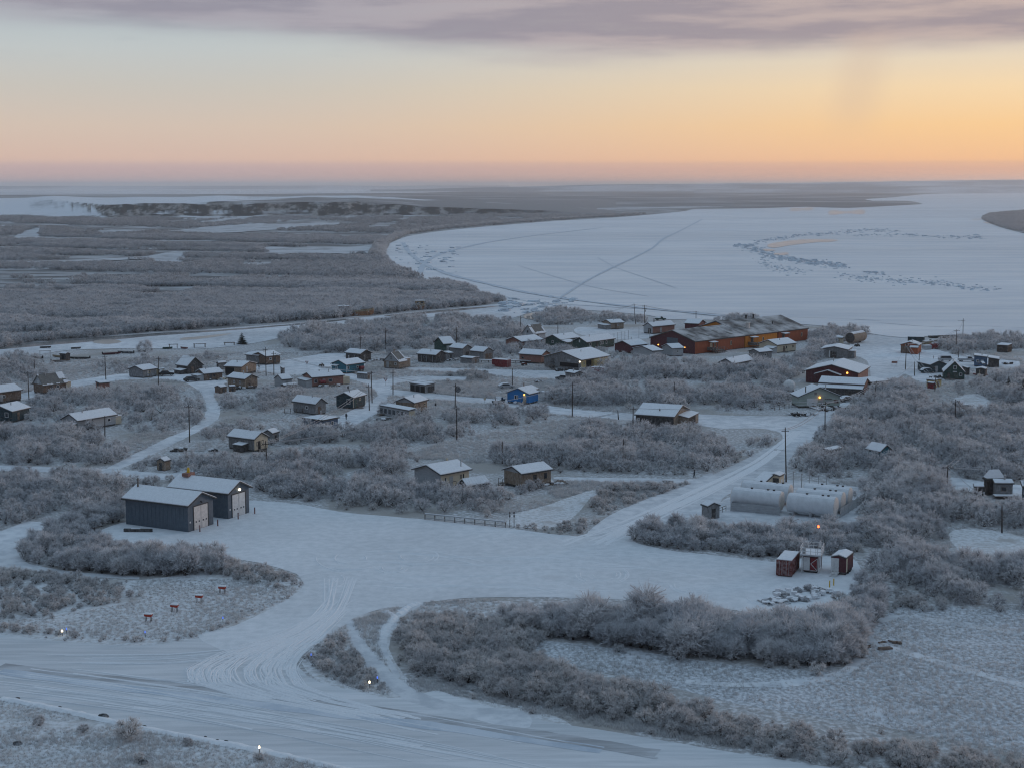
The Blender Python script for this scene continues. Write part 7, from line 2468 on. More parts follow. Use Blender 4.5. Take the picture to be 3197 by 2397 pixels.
# frame sign of four plates by the apron
p = at("M", 1585, 1085)
root = local_thing("plate_rack", "tall rack with two dark posts and small round plates beside the guard rail", "sign", (p.x, p.y, 0), 0)
for x in (-.38, .38):
    obj("post", MB().box(x - .06, x + .06, -.06, .06, 0, 2.7), M_DARK, root)
    for z in (1.55, 2.1, 2.65):
        obj("plate", MB().tube([(x, -.10, z), (x, -.07, z)], .16, n=10), M_DARK if z > 2 else M_WHITE, root)
obj("crossbar", MB().box(-.5, .5, -.05, .05, 1.3, 1.38).box(-.5, .5, -.05, .05, 1.85, 1.93), M_WHITE, root)
# guard rail at the apron edge
pa, pb = at("M", 385, 975), at("M", 1495, 1088)
root = thing("guard_rail", "low timber guard rail with snowy top along the apron edge", "guard rail", (pa.x, pa.y, 0))
n = 9
for i in range(n):
    q_ = pa.lerp(pb, i / (n - 1))
    obj("post", MB().box(q_.x - .09, q_.x + .09, q_.y - .09, q_.y + .09, 0, .95), M_TIMBER, root)
dv = (pb - pa).normalized()
nn = Vector((-dv.y, dv.x, 0))
for z0, z1, o_ in ((.952, 1.12, .12), (.25, .38, .1)):
    vs = [v + nn * s * o_ + Vector((0, 0, z)) for s in (-1, 1) for v, z in ((pa, z0), (pb, z0), (pb, z1), (pa, z1))]
    obj("rail", MB().add(vs, [(0, 1, 2, 3), (7, 6, 5, 4), (0, 4, 5, 1), (1, 5, 6, 2), (2, 6, 7, 3), (3, 7, 4, 0)]), M_LGREY, root)
vs = [v + nn * s * .10 + Vector((0, 0, z)) for s in (-1, 1) for v, z in ((pa, 1.123), (pb, 1.123), (pb, 1.19), (pa, 1.19))]
obj("snow", MB().add(vs, [(0, 1, 2, 3), (7, 6, 5, 4), (0, 4, 5, 1), (1, 5, 6, 2), (2, 6, 7, 3), (3, 7, 4, 0)]), SNOW, root)
# dark beam lying by the nearer shed
p = at("K", 360, 925)
root = local_thing("steel_beam", "dark box beam lying in the snow along the nearer shed", "beam", (p.x, p.y, 0), -.04)
obj("beam", MB().box(-2.5, 2.5, -.25, .25, 0, .55), M_DARK, root)
obj("snow", MB().box(-1.2, .4, -.2, .2, .552, .62), SNOW, root)
# raised boardwalk beside the red brown hall
pa, pb = at("D", 855, 668), at("D", 1790, 685)
root = thing("boardwalk", "long raised boardwalk with snow from the red container to the yellow hall", "boardwalk", (pa.x, pa.y, 0))
dv = pb - pa
nn = Vector((-dv.y, dv.x, 0)).normalized()
for z0, z1, o_, m, nm in ((.7, .86, .8, M_TIMBER, "deck"), (.864, .98, .74, SNOW, "snow")):
    vs = [v + nn * s * o_ + Vector((0, 0, z)) for s in (-1, 1) for v, z in ((pa, z0), (pb, z0), (pb, z1), (pa, z1))]
    obj(nm, MB().add(vs, [(0, 1, 2, 3), (7, 6, 5, 4), (0, 4, 5, 1), (1, 5, 6, 2), (2, 6, 7, 3), (3, 7, 4, 0)]), m, root)
for i in range(10):
    q_ = pa.lerp(pb, (i + .5) / 10)
    obj("post", MB().box(q_.x - .1, q_.x + .1, q_.y - .6, q_.y + .6, 0, .698), M_TIMBER, root)


def wire_fence(label, pts, hgt, m=M_STEEL, step=3.0):
    root = thing("wire_fence", label, "fence", (pts[0].x, pts[0].y, 0))
    for a_, b_ in zip(pts, pts[1:]):
        k = max(2, int((b_ - a_).length / step))
        for i in range(k + 1):
            q_ = a_.lerp(b_, i / k)
            obj("post", MB().tube([q_, q_ + Vector((0, 0, hgt))], .07, n=4), m, root)
        mb = MB()
        for z in (.1, .5, .98):
            mb.tube([a_ + Vector((0, 0, hgt * z)), b_ + Vector((0, 0, hgt * z))], .03, n=3)
        obj("wire", mb, m, root)


wire_fence("tall wire fence round the school playing field", [at("E", 1350, 560), at("E", 1600, 500), at("E", 1890, 490)], 4.0)
wire_fence("low timber fence behind the drying shed", [at("E", 700, 222), at("E", 1050, 205)], 1.2, M_TIMBER, 2.2)
wire_fence("low frosted fence along the thicket beside the main road", [at("G", -10, 1440), at("G", 240, 1400), at("G", 340, 1380)], 1.2, M_TIMBER, 2.0)
wire_fence("timber trestle fence below the blue grey house", [at("C", 170, 1105), at("C", 420, 1110), at("C", 520, 1095)], 1.4, M_TIMBER, 1.6)


# ------------------------------------------------------------------ heaps
M_GRAV = mat("snowy gravel lumps", (0.30, 0.30, 0.31), 0.9, 0.5, 1.5, 0.5, (1, 1, 1), 0.7)
def heap(label, p, w, n, seed, mats=(M_TIMBER, M_DARK), name="scrap_heap", hmax=.7, snow=True):
    root = local_thing(name, label, "heap", (p.x, p.y, 0), .4)
    rh = random.Random(seed)
    for mm in mats:
        mb = MB()
        for _ in range(n):
            x, y = rh.uniform(-w / 2, w / 2), rh.uniform(-w * .3, w * .3)
            a_, b_, c_ = rh.uniform(.2, .9), rh.uniform(.1, .5), rh.uniform(.1, hmax)
            mb.box(-a_, a_, -b_, b_, 0, c_, Matrix.Translation(Vector((x, y, 0))) @ Matrix.Rotation(rh.uniform(0, 3), 4, "Z") @ Matrix.Rotation(rh.uniform(-.35, .35), 4, "X"))
        obj("junk", mb, mm, root)["kind"] = "stuff"
    if snow:
        mb = MB()
        for _ in range(n):
            x, y = rh.uniform(-w / 2, w / 2), rh.uniform(-w * .3, w * .3)
            mb.box(-.4, .4, -.3, .3, .3, rh.uniform(.4, hmax + .1), Matrix.Translation(Vector((x, y, 0))) @ Matrix.Rotation(rh.uniform(0, 3), 4, "Z") @ Matrix.Rotation(rh.uniform(-.2, .2), 4, "X"))
        obj("snow", mb, SNOW, root)["kind"] = "stuff"


heap("snowy junk heap along the front of the long brown house", at("C", 790, 735), 7, 12, 1)
heap("snowy junk heap behind the teal house by the dark cabin", at("C", 1440, 385), 6, 10, 2)
heap("junk heap at the foot of the yellow hall's wall", at("E", 740, 905), 9, 16, 3, (M_DARK, M_BLACK), snow=False)
heap("snowy scrap and pallets before the green store's ramp", at("G", 480, 1525), 7, 12, 4, (M_DARK, M_LGREY))
heap("dark covered heap right of the green store", at("G", 960, 1430), 8, 12, 5, (M_ROCK, M_DARK))
heap("small snowy heap in the field right of the steep gabled cabin", at("D", 1700, 945), 3, 6, 6, (M_DARK,))
heap("snowy heap right of the bright blue cottage", at("D", 1745, 1095), 2.6, 5, 7, (M_DARK,))
heap("snowy junk in front of the boarded house", at("B", 1600, 765), 6, 9, 8)
heap("junk beside the junk cabin's wall", at("B", 1230, 640), 5, 9, 9, (M_DARK, M_CREAM))
heap("snowy sledge and planks near the snowy path", at("R", 1562, 985), 3.6, 5, 10, (M_DARK, M_TIMBER))
heap("small dark barrel heap near the porch cabin", at("R", 1838, 990), 1.4, 4, 11, (M_BLACK,))
heap("dark junk below the bright blue cottage's steps", at("D", 1400, 1235), 5, 8, 12, (M_DARK, M_LGREY))
heap("snowy junk beside the dark grey house", at("D", 500, 650), 4, 7, 13)
heap("snowed planks left of the greenhouse porch", at("C", 1550, 1195), 3.6, 5, 14, (M_DARK, M_LGREY))
heap("dark boxes beside the faded blue house's right end", at("H", 1920, 710), 3, 6, 15, (M_DARK,))
heap("stack of dark planks along the steep dark cabin", at("H", 830, 935), 6, 9, 16, (M_DARK, M_ROCK), snow=False)
heap("rubble on the river ice near the red brown cabin", at("H", 750, 345), 4, 8, 17, (M_DARK,))
heap("heap of snow and gravel lumps at the apron's far corner", at("U", 700, 1235), 9, 30, 18, (M_GRAV,), "gravel_heap", .7)
heap("long low row of gravelly snow lumps below the apron containers", at("U", 500, 1275), 5, 16, 19, (M_GRAV,), "gravel_heap", .35)
heap("dark brush and timber left where the tall hedge ends", at("U", 960, 1545) if False else at("W", 1905, 1394), 6, 10, 20, (M_BROWN,), "brush_heap", .3, False)
heap("brown earth bank beside the olive brown front house", at("M", 2140, 490), 5, 10, 21, (M_BROWN, M_TIMBER), "brush_heap", .5)
for i, (x, y) in enumerate(((720, 465), (800, 462))):
    p = at("H", x, y)
    root = local_thing("red_drum", ("left" if i == 0 else "right") + " red round tank behind the red brown cabin", "tank", (p.x, p.y, 0), 0, "two red round tanks")
    obj("shell", MB().tube([(-.2, -.8, 1.0), (-.2, .9, 1.0)], .95, n=18), M_RED, root)
    obj("stand", MB().box(-.8, .4, -.5, .5, 0, .5), M_TIMBER, root)
p = at("H", 640, 410)
root = local_thing("yellow_crate", "yellow box machine beside the red brown cabin", "crate", (p.x, p.y, 0), .5)
obj("box", MB().box(-1.6, 1.6, -.8, .8, .2, 1.7), M_HULL2, root)
obj("snow", MB().box(-1.5, 1.5, -.75, .75, 1.702, 1.85), SNOW, root)
p = at("H", 640, 475)
root = local_thing("pale_crate", "pale box trailer in front of the yellow box machine", "crate", (p.x, p.y, 0), .3)
obj("box", MB().box(-1.5, 1.5, -.9, .9, .3, 1.5), M_LGREY, root)
obj("snow", MB().box(-1.4, 1.4, -.85, .85, 1.502, 1.7), SNOW, root)


# ------------------------------------------------------------------ spruces
def spruce_mesh(seed, H):
    r = random.Random(seed)
    vs, fs, fr = [], [], []
    for k in range(int(H * 5)):
        f = k / (H * 5)
        z = .3 + f * (H - .3)
        R = (1 - f) ** .8 * H * .26 + .08
        for _ in range(int(9 + 12 * (1 - f))):
            a_ = r.uniform(0, 6.28)
            ln = R * r.uniform(.6, 1.15)
            d_ = Vector((math.cos(a_), math.sin(a_), -.25))
            s_ = Vector((-math.sin(a_), math.cos(a_), 0)) * ln * .22
            p0 = Vector((0, 0, z + r.uniform(-.1, .1)))
            m_ = p0 + d_ * ln * .6
            e_ = p0 + d_ * ln + Vector((0, 0, r.uniform(0, .12)))
            n = len(vs)
            vs += [tuple(p0), tuple(m_ - s_), tuple(e_), tuple(m_ + s_)]
            fs.append((n, n + 1, n + 2, n + 3))
            fr += [0, .25, r.uniform(.2, .8), .25]
    return mesh_attr("crown", vs, fs, fr, SPR)


SPR = frost_mat("spruce needles", (0.020, 0.030, 0.024), (0.16, 0.18, 0.17), 0.1)
for c, x, y, H, lab in (("H", 1955, 1190, 5.5, "slim dark spruce standing in the frosted right thicket"), ("H", 2190, 1270, 6.0, "dark spruce cut by the right edge of the photo"), ("B", 1575, 158, 4.6, "dark bushy spruce on the slough bank"),
                        ("H", 895, 1430, 2.2, "tiny green spruce among willows beside the snowed in truck")):
    p = at(c, x, y)
    root = local_thing("spruce_tree", lab, "tree", (p.x, p.y, 0))
    obj("trunk", MB().tube([(0, 0, 0), (0, 0, H * .9)], .11, .03, 6), STEM, root)
    cr_ = link("crown", spruce_mesh(int(x), H), root)
    if "bushy" in lab:
        root.scale = (2.0, 2.0, 1.0)
    FOOT.append((p.x - 1, p.y - 1, 1, 0, 2, 2, 0))


# ------------------------------------------------------------------ people out in the snow
def person(label, p, rz, coat, stride=.22, arm=.2):
    root = local_thing("person", label, "person", (p.x, p.y, 0), rz)
    J = {"hip": (0, 0, .95), "chest": (0, 0, 1.28), "neck": (0, 0, 1.47), "head": (.02, 0, 1.60), "crown": (.01, 0, 1.72),
         "hl": (0, .10, .90), "kl": (stride * .55, .11, .50), "al": (stride * .6, .11, .09), "tl": (stride * .6 + .18, .12, .04),
         "hr": (0, -.10, .90), "kr": (-stride * .25, -.11, .49), "ar": (-stride * .9, -.11, .11), "tr": (-stride * .9 + .17, -.12, .05),
         "sl": (0, .20, 1.40), "el": (-arm * .5, .27, 1.12), "wl": (-arm * .2, .27, .88), "fl": (-arm * .05, .26, .76),
         "sr": (0, -.20, 1.40), "er": (arm * .3, -.27, 1.12), "wr": (arm * .8, -.26, .90), "fr": (arm * 1.05, -.25, .79)}
    Rr = {"hip": .16, "chest": .19, "neck": .075, "head": .115, "crown": .085, "hl": .115, "kl": .082, "al": .06, "tl": .05, "hr": .115, "kr": .082, "ar": .06, "tr": .05,
          "sl": .085, "el": .065, "wl": .05, "fl": .045, "sr": .085, "er": .065, "wr": .05, "fr": .045}
    Ed = [("hip", "chest"), ("chest", "neck"), ("neck", "head"), ("head", "crown"), ("hip", "hl"), ("hl", "kl"), ("kl", "al"), ("al", "tl"), ("hip", "hr"), ("hr", "kr"), ("kr", "ar"), ("ar", "tr"),
          ("chest", "sl"), ("sl", "el"), ("el", "wl"), ("wl", "fl"), ("chest", "sr"), ("sr", "er"), ("er", "wr"), ("wr", "fr")]
    ks = list(J)
    bm = bmesh.new()
    sl_ = bm.verts.layers.skin.verify()
    bv = {}
    for k in ks:
        v = bm.verts.new(J[k])
        v[sl_].radius = (Rr[k], Rr[k])
        v[sl_].use_root = k == "hip"
        bv[k] = v
    for a_, b_ in Ed:
        bm.edges.new((bv[a_], bv[b_]))
    me = bpy.data.meshes.new("body")
    bm.to_mesh(me)
    bm.free()
    me.materials.append(coat)
    o = link("body", me, root)
    o.modifiers.new("skin", "SKIN")
    sb_ = o.modifiers.new("smooth", "SUBSURF")
    sb_.levels = sb_.render_levels = 1
    obj("face", MB().lathe([(.02, 1.53), (.075, 1.56), (.085, 1.62), (.06, 1.68), (.02, 1.70)], 10, Matrix.Translation(Vector((.065, 0, 0)))), M_SKIN, root, True)
    return root


person("person in dark coat walking along the snowy house path towards the road", at("V", 2140, 420), 2.9, M_COAT)
person("person in dark coat standing on the lane beyond the dark blue green house", at("C", 1048, 800), .6, M_COAT, .12)
person("person in dark coat by the low blue house", at("C", 1022, 1190), 1.4, M_COAT, .15)
person("person in dark coat beside the porch house's wall", at("B", 1808, 505), .4, M_COAT, .1)


# ------------------------------------------------------------------ sowing the scrub
rng = np.random.default_rng(42)
pyr = random.Random(77)
# zone: outline in the overview picture, height range, spacing, kind of form, label of the zone's shrubs, fill
ZONES = [
    ("hedge", [(1085, 1352), (1160, 1334), (1300, 1338), (1450, 1347), (1600, 1354), (1740, 1347), (1830, 1322), (1875, 1302), (1905, 1322), (1872, 1370), (1856, 1425), (1790, 1442), (1700, 1438), (1560, 1425), (1430, 1408), (1300, 1392), (1180, 1376)], 3.4, 4.7, 2.0, "hedge", 1.0),
    ("hedge corner", [(1835, 1296), (1860, 1268), (1905, 1280), (1912, 1318), (1860, 1312)], 2.8, 3.9, 2.0, "hedge", 1.0),
    ("low cluster", [(850, 1378), (880, 1345), (940, 1332), (1010, 1332), (1090, 1350), (1165, 1376), (1140, 1420), (1040, 1425), (940, 1432), (880, 1415)], 1.5, 2.5, 1.5, "brown", .95),
    ("low hedge", [(870, 1425), (960, 1428), (1080, 1424), (1150, 1432), (1260, 1472), (1400, 1502), (1600, 1556), (1800, 1594), (2000, 1622), (2260, 1655), (2260, 1700), (1760, 1652), (1560, 1604), (1400, 1570), (1200, 1530), (1060, 1500), (950, 1470)], 1.4, 2.4, 1.5, "brown", .92),
    ("island", [(672, 1412), (720, 1372), (765, 1395), (800, 1440), (840, 1480), (780, 1486), (720, 1466), (675, 1440)], .7, 1.15, 1.3, "brown", .75),
    ("right thicket", [(1856, 1192), (1876, 1140), (1950, 1122), (2030, 1136), (2040, 1178), (2072, 1214), (2140, 1225), (2280, 1226), (2280, 1312), (2100, 1312), (2000, 1296), (1955, 1266), (1890, 1245)], 3.4, 4.6, 3.54, "near", .97),
    ("right thicket edge", [(1900, 1300), (1950, 1270), (2060, 1308), (1980, 1318)], 1.2, 2.2, 1.8, "brown", .8),
    ("right rear thicket", [(1880, 1128), (1862, 1062), (1930, 992), (2005, 1000), (2030, 1042), (2040, 1082), (2110, 1094), (2280, 1112), (2280, 1150), (2170, 1142), (2090, 1132), (2020, 1126), (1950, 1114)], 3.4, 4.6, 3.68, "near", .96),
    ("apron rear hedge", [(1362, 1172), (1368, 1150), (1450, 1142), (1560, 1150), (1640, 1158), (1720, 1152), (1840, 1146), (1858, 1190), (1840, 1198), (1760, 1196), (1680, 1206), (1560, 1194), (1450, 1184)], 2.8, 3.7, 2.1, "hedge", 1.0),
    ("road thicket", [(1712, 1005), (1765, 950), (1806, 905), (1872, 858), (1930, 828), (1985, 846), (2010, 880), (2050, 905), (2280, 892), (2280, 1026), (2110, 1040), (2045, 1012), (1990, 1000), (1930, 987), (1880, 1036), (1800, 1028), (1745, 1024)], 3.0, 4.2, 3.82, "near", .95),
    ("landing thicket", [(2062, 850), (2120, 822), (2280, 808), (2280, 885), (2150, 892), (2140, 860)], 2.8, 3.8, 3.97, "near", .95),
    ("bank thicket", [(2010, 770), (2035, 745), (2090, 730), (2280, 735), (2280, 752), (2140, 756), (2060, 766)], 2.6, 3.6, 4.25, "near", .9),
    ("pole thicket", [(1985, 800), (2000, 786), (2040, 790), (2020, 812)], 1.5, 2.5, 3.4, "near", .8),
    ("junction thicket", [(1375, 925), (1480, 930), (1580, 965), (1590, 1000), (1500, 1024), (1400, 1024), (1250, 1018), (1120, 1012), (1050, 996), (1080, 978), (1180, 962), (1260, 938), (1330, 930)], 2.8, 3.9, 3.68, "near", .96),
    ("junction bush", [(1590, 968), (1640, 952), (1680, 962), (1640, 984), (1600, 984)], 2.2, 3.2, 3.26, "near", .95),
    ("centre thicket", [(780, 930), (860, 917), (960, 900), (1060, 886), (1170, 892), (1180, 905), (1080, 925), (1000, 945), (900, 960), (800, 975)], 2.6, 3.6, 3.82, "near", .95),
    ("front thicket", [(560, 1052), (700, 1044), (850, 1046), (930, 1062), (1060, 1066), (1100, 1090), (1060, 1108), (930, 1112), (800, 1100), (650, 1080), (570, 1072)], 2.8, 3.9, 3.26, "near", .98),
    ("shed rear thicket", [(386, 1018), (470, 1000), (560, 1002), (700, 985), (840, 982), (880, 990), (878, 1010), (860, 1030), (700, 1042), (560, 1050), (490, 1036)], 2.6, 3.6, 3.54, "near", .97),
    ("cottage thicket", [(1070, 1052), (1085, 1040), (1130, 1050), (1170, 1050), (1150, 1066), (1090, 1072)], 1.8, 2.6, 3.11, "near", .85),
    ("west thicket", [(60, 872), (150, 856), (300, 848), (395, 848), (430, 880), (432, 915), (350, 935), (262, 928), (165, 930), (60, 908)], 2.2, 3.3, 3.82, "near", .93),
    ("far left thicket", [(-60, 935), (100, 935), (190, 945), (255, 970), (275, 1000), (160, 1003), (-60, 998)], 2.8, 3.9, 3.54, "near", .96),
    ("lane bushes", [(290, 1008), (392, 1000), (396, 1018), (330, 1028)], 1.8, 2.6, 3.26, "near", .85),
    ("left thicket", [(-60, 1044), (140, 1024), (180, 1036), (262, 1046), (330, 1040), (345, 1048), (262, 1062), (240, 1092), (130, 1112), (60, 1124), (-60, 1145)], 2.3, 3.3, 3.11, "near", .95),
    ("shed hedge", [(45, 1190), (90, 1156), (180, 1120), (255, 1094), (262, 1126), (198, 1150), (250, 1180), (380, 1196), (480, 1212), (490, 1240), (330, 1245), (180, 1236), (80, 1222)], 2.2, 3.5, 1.9, "hedge", .97),
    ("shed hedge tail", [(480, 1214), (560, 1226), (630, 1242), (650, 1260), (600, 1270), (480, 1246)], .9, 1.6, 1.4, "brown", .9),
    ("left meadow", [(-60, 1240), (150, 1248), (250, 1264), (285, 1290), (200, 1310), (90, 1332), (-60, 1330)], .9, 1.5, 1.5, "brown", .85),
    ("verge", [(-60, 1345), (60, 1352), (200, 1372), (330, 1384), (420, 1368), (500, 1342), (590, 1304), (640, 1272), (630, 1290), (560, 1322), (470, 1360), (350, 1388), (240, 1388), (120, 1378), (-60, 1356)], .6, 1.0, 1.2, "brown", .6),
    ("lone bushes", [(458, 885), (478, 866), (518, 868), (515, 884)], 2.4, 3.2, 3.4, "near", .95),
    ("house bushes", [(545, 872), (580, 852), (650, 842), (640, 870), (560, 890)], 2.3, 3.2, 3.54, "near", .95),
    ("lane thicket", [(430, 942), (490, 924), (560, 922), (500, 936), (480, 948)], 2.4, 3.3, 3.4, "near", .95),
    ("cabin thicket", [(600, 950), (640, 928), (740, 920), (860, 914), (850, 935), (740, 955), (640, 958)], 2.6, 3.4, 3.54, "near", .95),
    ("boat bushes", [(-60, 782), (60, 775), (108, 792), (60, 832), (-60, 828)], 2.2, 3.2, 3.97, "near", .9),
    ("bank bushes", [(190, 795), (280, 780), (380, 776), (480, 772), (440, 787), (290, 803), (205, 808)], 1.4, 2.4, 3.82, "near", .85),
    ("slough belt", [(600, 738), (640, 718), (720, 708), (860, 694), (960, 690), (1100, 694), (1130, 708), (1140, 728), (1000, 737), (930, 752), (820, 757), (740, 767), (660, 757)], 3.0, 4.1, 4.25, "near", .96),
    ("middle belt", [(1000, 742), (1100, 744), (1170, 738), (1180, 752), (1110, 768), (1050, 776), (1010, 762)], 2.6, 3.4, 4.25, "near", .9),
    ("river belt", [(1150, 690), (1200, 677), (1300, 680), (1400, 692), (1330, 698), (1200, 702)], 2.6, 3.8, 4.25, "near", .95),
    ("school thicket", [(1300, 792), (1400, 775), (1480, 782), (1560, 796), (1650, 788), (1720, 775), (1762, 742), (1800, 742), (1772, 772), (1732, 802), (1702, 832), (1692, 880), (1560, 887), (1400, 884), (1240, 875), (1185, 865), (1222, 832)], 2.8, 3.9, 3.97, "near", .95),
    ("school bank", [(1745, 735), (1790, 718), (1870, 719), (1872, 727), (1800, 745)], 2.8, 4.0, 3.97, "near", .95),
    ("school rear", [(1530, 694), (1600, 690), (1640, 694), (1560, 700)], 2.5, 3.5, 4.52, "near", .7),
    ("green house bushes", [(1130, 765), (1180, 752), (1250, 758), (1400, 760), (1330, 775), (1190, 772)], 2.0, 2.8, 4.25, "near", .85),
    ("grass row", [(950, 812), (1050, 800), (1062, 822), (970, 832)], 1.2, 2.0, 2.2, "brown", .85),
    ("cottage grass", [(985, 800), (1040, 790), (1180, 800), (1180, 815), (1080, 812)], .8, 1.3, 2.4, "brown", .5),
    ("cottage field", [(900, 835), (1060, 838), (1070, 858), (960, 862)], .6, 1.1, 2.4, "brown", .45),
    ("road meadow", [(1290, 1060), (1400, 1048), (1490, 1045), (1420, 1068), (1340, 1095), (1280, 1110)], .9, 1.5, 1.9, "brown", .75),
    ("road meadow foot", [(1190, 1150), (1240, 1125), (1300, 1130), (1320, 1145), (1270, 1155)], .7, 1.2, 1.8, "brown", .6),
    ("drift verge", [(1090, 1125), (1160, 1135), (1240, 1142), (1200, 1150), (1100, 1138)], .5, .9, 1.6, "brown", .6),
]
ZLAB = {
    "hedge": ("tall frosted willow shrub of the apron hedge", "tall willows of the apron hedge"),
    "hedge corner": ("frosted willow shrub at the bend of the apron hedge by the yellow posts", "willows at the bend of the apron hedge"),
    "low cluster": ("low brown frosted shrub beside the foot track", "brown shrubs beside the foot track"),
    "low hedge": ("low brown frosted shrub in the strip along the runway", "low shrubs along the runway"),
    "island": ("knee high frosted shrub on the grassy taxiway island", "shrubs on the taxiway island"),
    "right thicket": ("big frosted willow shrub beside the red containers", "willows beside the red containers"),
    "right thicket edge": ("short frosted shrub along the thicket edge above the frozen field", "shrubs along the field edge"),
    "right rear thicket": ("frosted willow shrub between the fuel tanks and the snowy clearing", "willows right of the fuel tanks"),
    "apron rear hedge": ("frosted willow shrub between fuel tanks and apron", "willows below the fuel tanks"),
    "road thicket": ("frosted willow shrub in the broad thicket along the right side of the main road", "willows along the main road"),
    "junction thicket": ("frosted willow shrub in the thicket in front of the crossroad house", "willows below the crossroad house"),
    "junction bush": ("frosted willow shrub standing out into the road bend", "willows at the road bend"),
    "front thicket": ("frosted willow shrub between cream house and apron", "willows below the cream house"),
    "shed rear thicket": ("frosted willow shrub in the thicket behind the slate sheds", "willows behind the slate sheds"),
    "cottage thicket": ("frosted shrub in front of the olive brown house", "shrubs before the olive brown house"),
    "left thicket": ("frosted willow shrub in the thicket left of the slate sheds", "willows left of the slate sheds"),
    "far left thicket": ("frosted willow shrub in the thicket above the snowy field road", "willows above the field road"),
    "shed hedge": ("frosted willow shrub of the hedge before the slate sheds", "willows before the slate sheds"),
    "shed hedge tail": ("short brown shrub where the shed hedge thins out towards the taxiway", "short shrubs of the shed hedge"),
    "left meadow": ("waist high brown frosted shrub left of the orange markers", "brown shrubs left of the orange markers"),
    "verge": ("small frosted shrub on the runway verge below the orange markers", "small shrubs on the runway verge"),
    "road meadow": ("small brown shrub in the meadow left of the main road", "small shrubs left of the main road"),
    "lone bushes": ("round frosted willow shrub alone beside the snowy lane", "lone willows beside the lane"),
}


def edge_dist(poly, px, py):
    best = np.full(len(px), 1e9)
    for a_, b_ in zip(poly, np.roll(poly, -1, 0)):
        ab = b_ - a_
        t = np.clip(((px - a_[0]) * ab[0] + (py - a_[1]) * ab[1]) / (ab @ ab + 1e-9), 0, 1)
        best = np.minimum(best, np.hypot(px - a_[0] - t * ab[0], py - a_[1] - t * ab[1]))
    return best


cand = []
for name, outline, h0, h1, sp, form, fill in ZONES:
    poly = np.array([(v.x, v.y) for v in wpoly(outline, 0, 3)])
    px, py = lattice(poly, sp, rng)
    # gaps: whole patches are thinner
    k = rng.random(len(px)) < fill
    px, py = px[k], py[k]
    k = clear_of(px, py)
    px, py = px[k], py[k]
    dd = edge_dist(poly, px, py)
    for x, y, de in zip(px, py, dd):
        n = fbm(x / 9.0 + 300, 5, 2) * .5 + fbm(y / 9.0 + 300, 6, 2) * .5
        if form == "near" and n < .27 and pyr.random() < .75:
            continue
        h = h0 + (h1 - h0) * min(1.4, max(-.9, .45 + (n - .40) * 4.0 + pyr.uniform(-.8, .6)))
        h *= min(1.0, .62 + .38 * de / (1.1 * h1)) if pyr.random() < .8 else 1.0
        if form != 'brown' and pyr.random() < .13:
            h *= 1.28
        cand.append((x, y, h, form, name))
    # stragglers beyond the edge
    nseg = len(poly)
    per = float(np.hypot(*(np.roll(poly, -1, 0) - poly).T).sum())
    for _ in range(int(per / (2.2 * sp))):
        i = pyr.randrange(nseg)
        f_ = pyr.random()
        e0, e1 = poly[i], poly[(i + 1) % nseg]
        x, y = (e0 + (e1 - e0) * f_) + np.array([pyr.gauss(0, 1.3), pyr.gauss(0, 1.3)])
        if clear_of(np.array([x]), np.array([y]))[0]:
            cand.append((x, y, h0 * pyr.uniform(.25, .6), "brown", name))
# single shrubs named one by one (overview pixel, height)
SINGLES = [
    ((313, 760), 4.4, "near", "big round frosted bush alone on the snowy slough bank"),
    ((660, 757), 4.0, "near", "frosted bush left of the dark spruce by the slough bank"),
    ((845, 765), 3.2, "near", "frosted bush beside the lane end above the teal house"),
    ((770, 760), 2.6, "near", "small frosted bush on the bank right of the dark spruce"),
    ((835, 893), 3.4, "near", "bare frosted sapling standing alone in the snow right of the low blue house"),
    ((278, 1592), 2.2, "brown", "rusty brown bush on the near verge below the runway"),
    ((300, 1640), 0.9, "brown", "small brown tuft bush below the rusty brown bush"),
    ((85, 1565), 1.2, "brown", "low brown bush at the near left verge"),
    ((180, 1580), 1.0, "brown", "low brown bush between the dark stones and the rusty bush"),
    ((405, 1608), 0.9, "brown", "low straw bush near the runway lamp on the near verge"),
    ((560, 1640), 0.8, "brown", "small red brown bush just below the nearest runway lamp"),
    ((1745, 1275), 1.2, "brown", "thin shrub on the snow heap by the apron hedge"),
    ((1860, 1262), 2.4, "hedge", "frosted shrub beside the yellow posts"),
]
BASEH = {"near": 3.6, "hedge": 3.6, "brown": 2.0}
SETS = {"near": NEAR, "hedge": HEDGE, "brown": BROWN}
protos = {}


def shrub_root(form, i):
    key = (form, i)
    if key not in protos:
        cr, tm = SETS[form][i]
        r = local_thing("willow_shrub", "x", "shrub")
        link("trunk", tm, r)
        link("crown", cr, r)
        protos[key] = r
        return r, True
    return protos[key], False


def plant(x, y, h, form, label, group):
    i = pyr.randrange(len(SETS[form]))
    r, fresh = shrub_root(form, i)
    s = h / BASEH[form]
    w = s * pyr.uniform(.9, 1.15)
    rz = pyr.uniform(0, 6.28)
    if fresh:
        r.location, r.rotation_euler, r.scale = (x, y, 0), (0, 0, rz), (w, w, s)
    else:
        r = copy_tree(r, (x, y, 0), rz, scale=(w, w, s))
    r["label"] = label
    if group:
        r["group"] = group
    elif "group" in r:
        del r["group"]
    return r


for (wx, wy), h, form, label in SINGLES:
    p = PW_(wx, wy)
    plant(p.x, p.y, h, form, label, None)


def in_frame(x, y, h):
    for z in (0, h):
        q_ = project((x, y, z))
        if -10 < q_[0] < PW + 10 and -10 < q_[1] < PH + 10:
            return True
    return False


def size_seen(c):
    return c[2] / math.hypot(c[0], c[1])


vis = [c for c in cand if in_frame(c[0], c[1], c[2])]
vis.sort(key=size_seen, reverse=True)
named = [c for c in vis if c[4] in ZLAB][:285]
ids = set(id(c) for c in named)
mids = {}
for c in named:
    mids.setdefault(c[4], []).append(c)


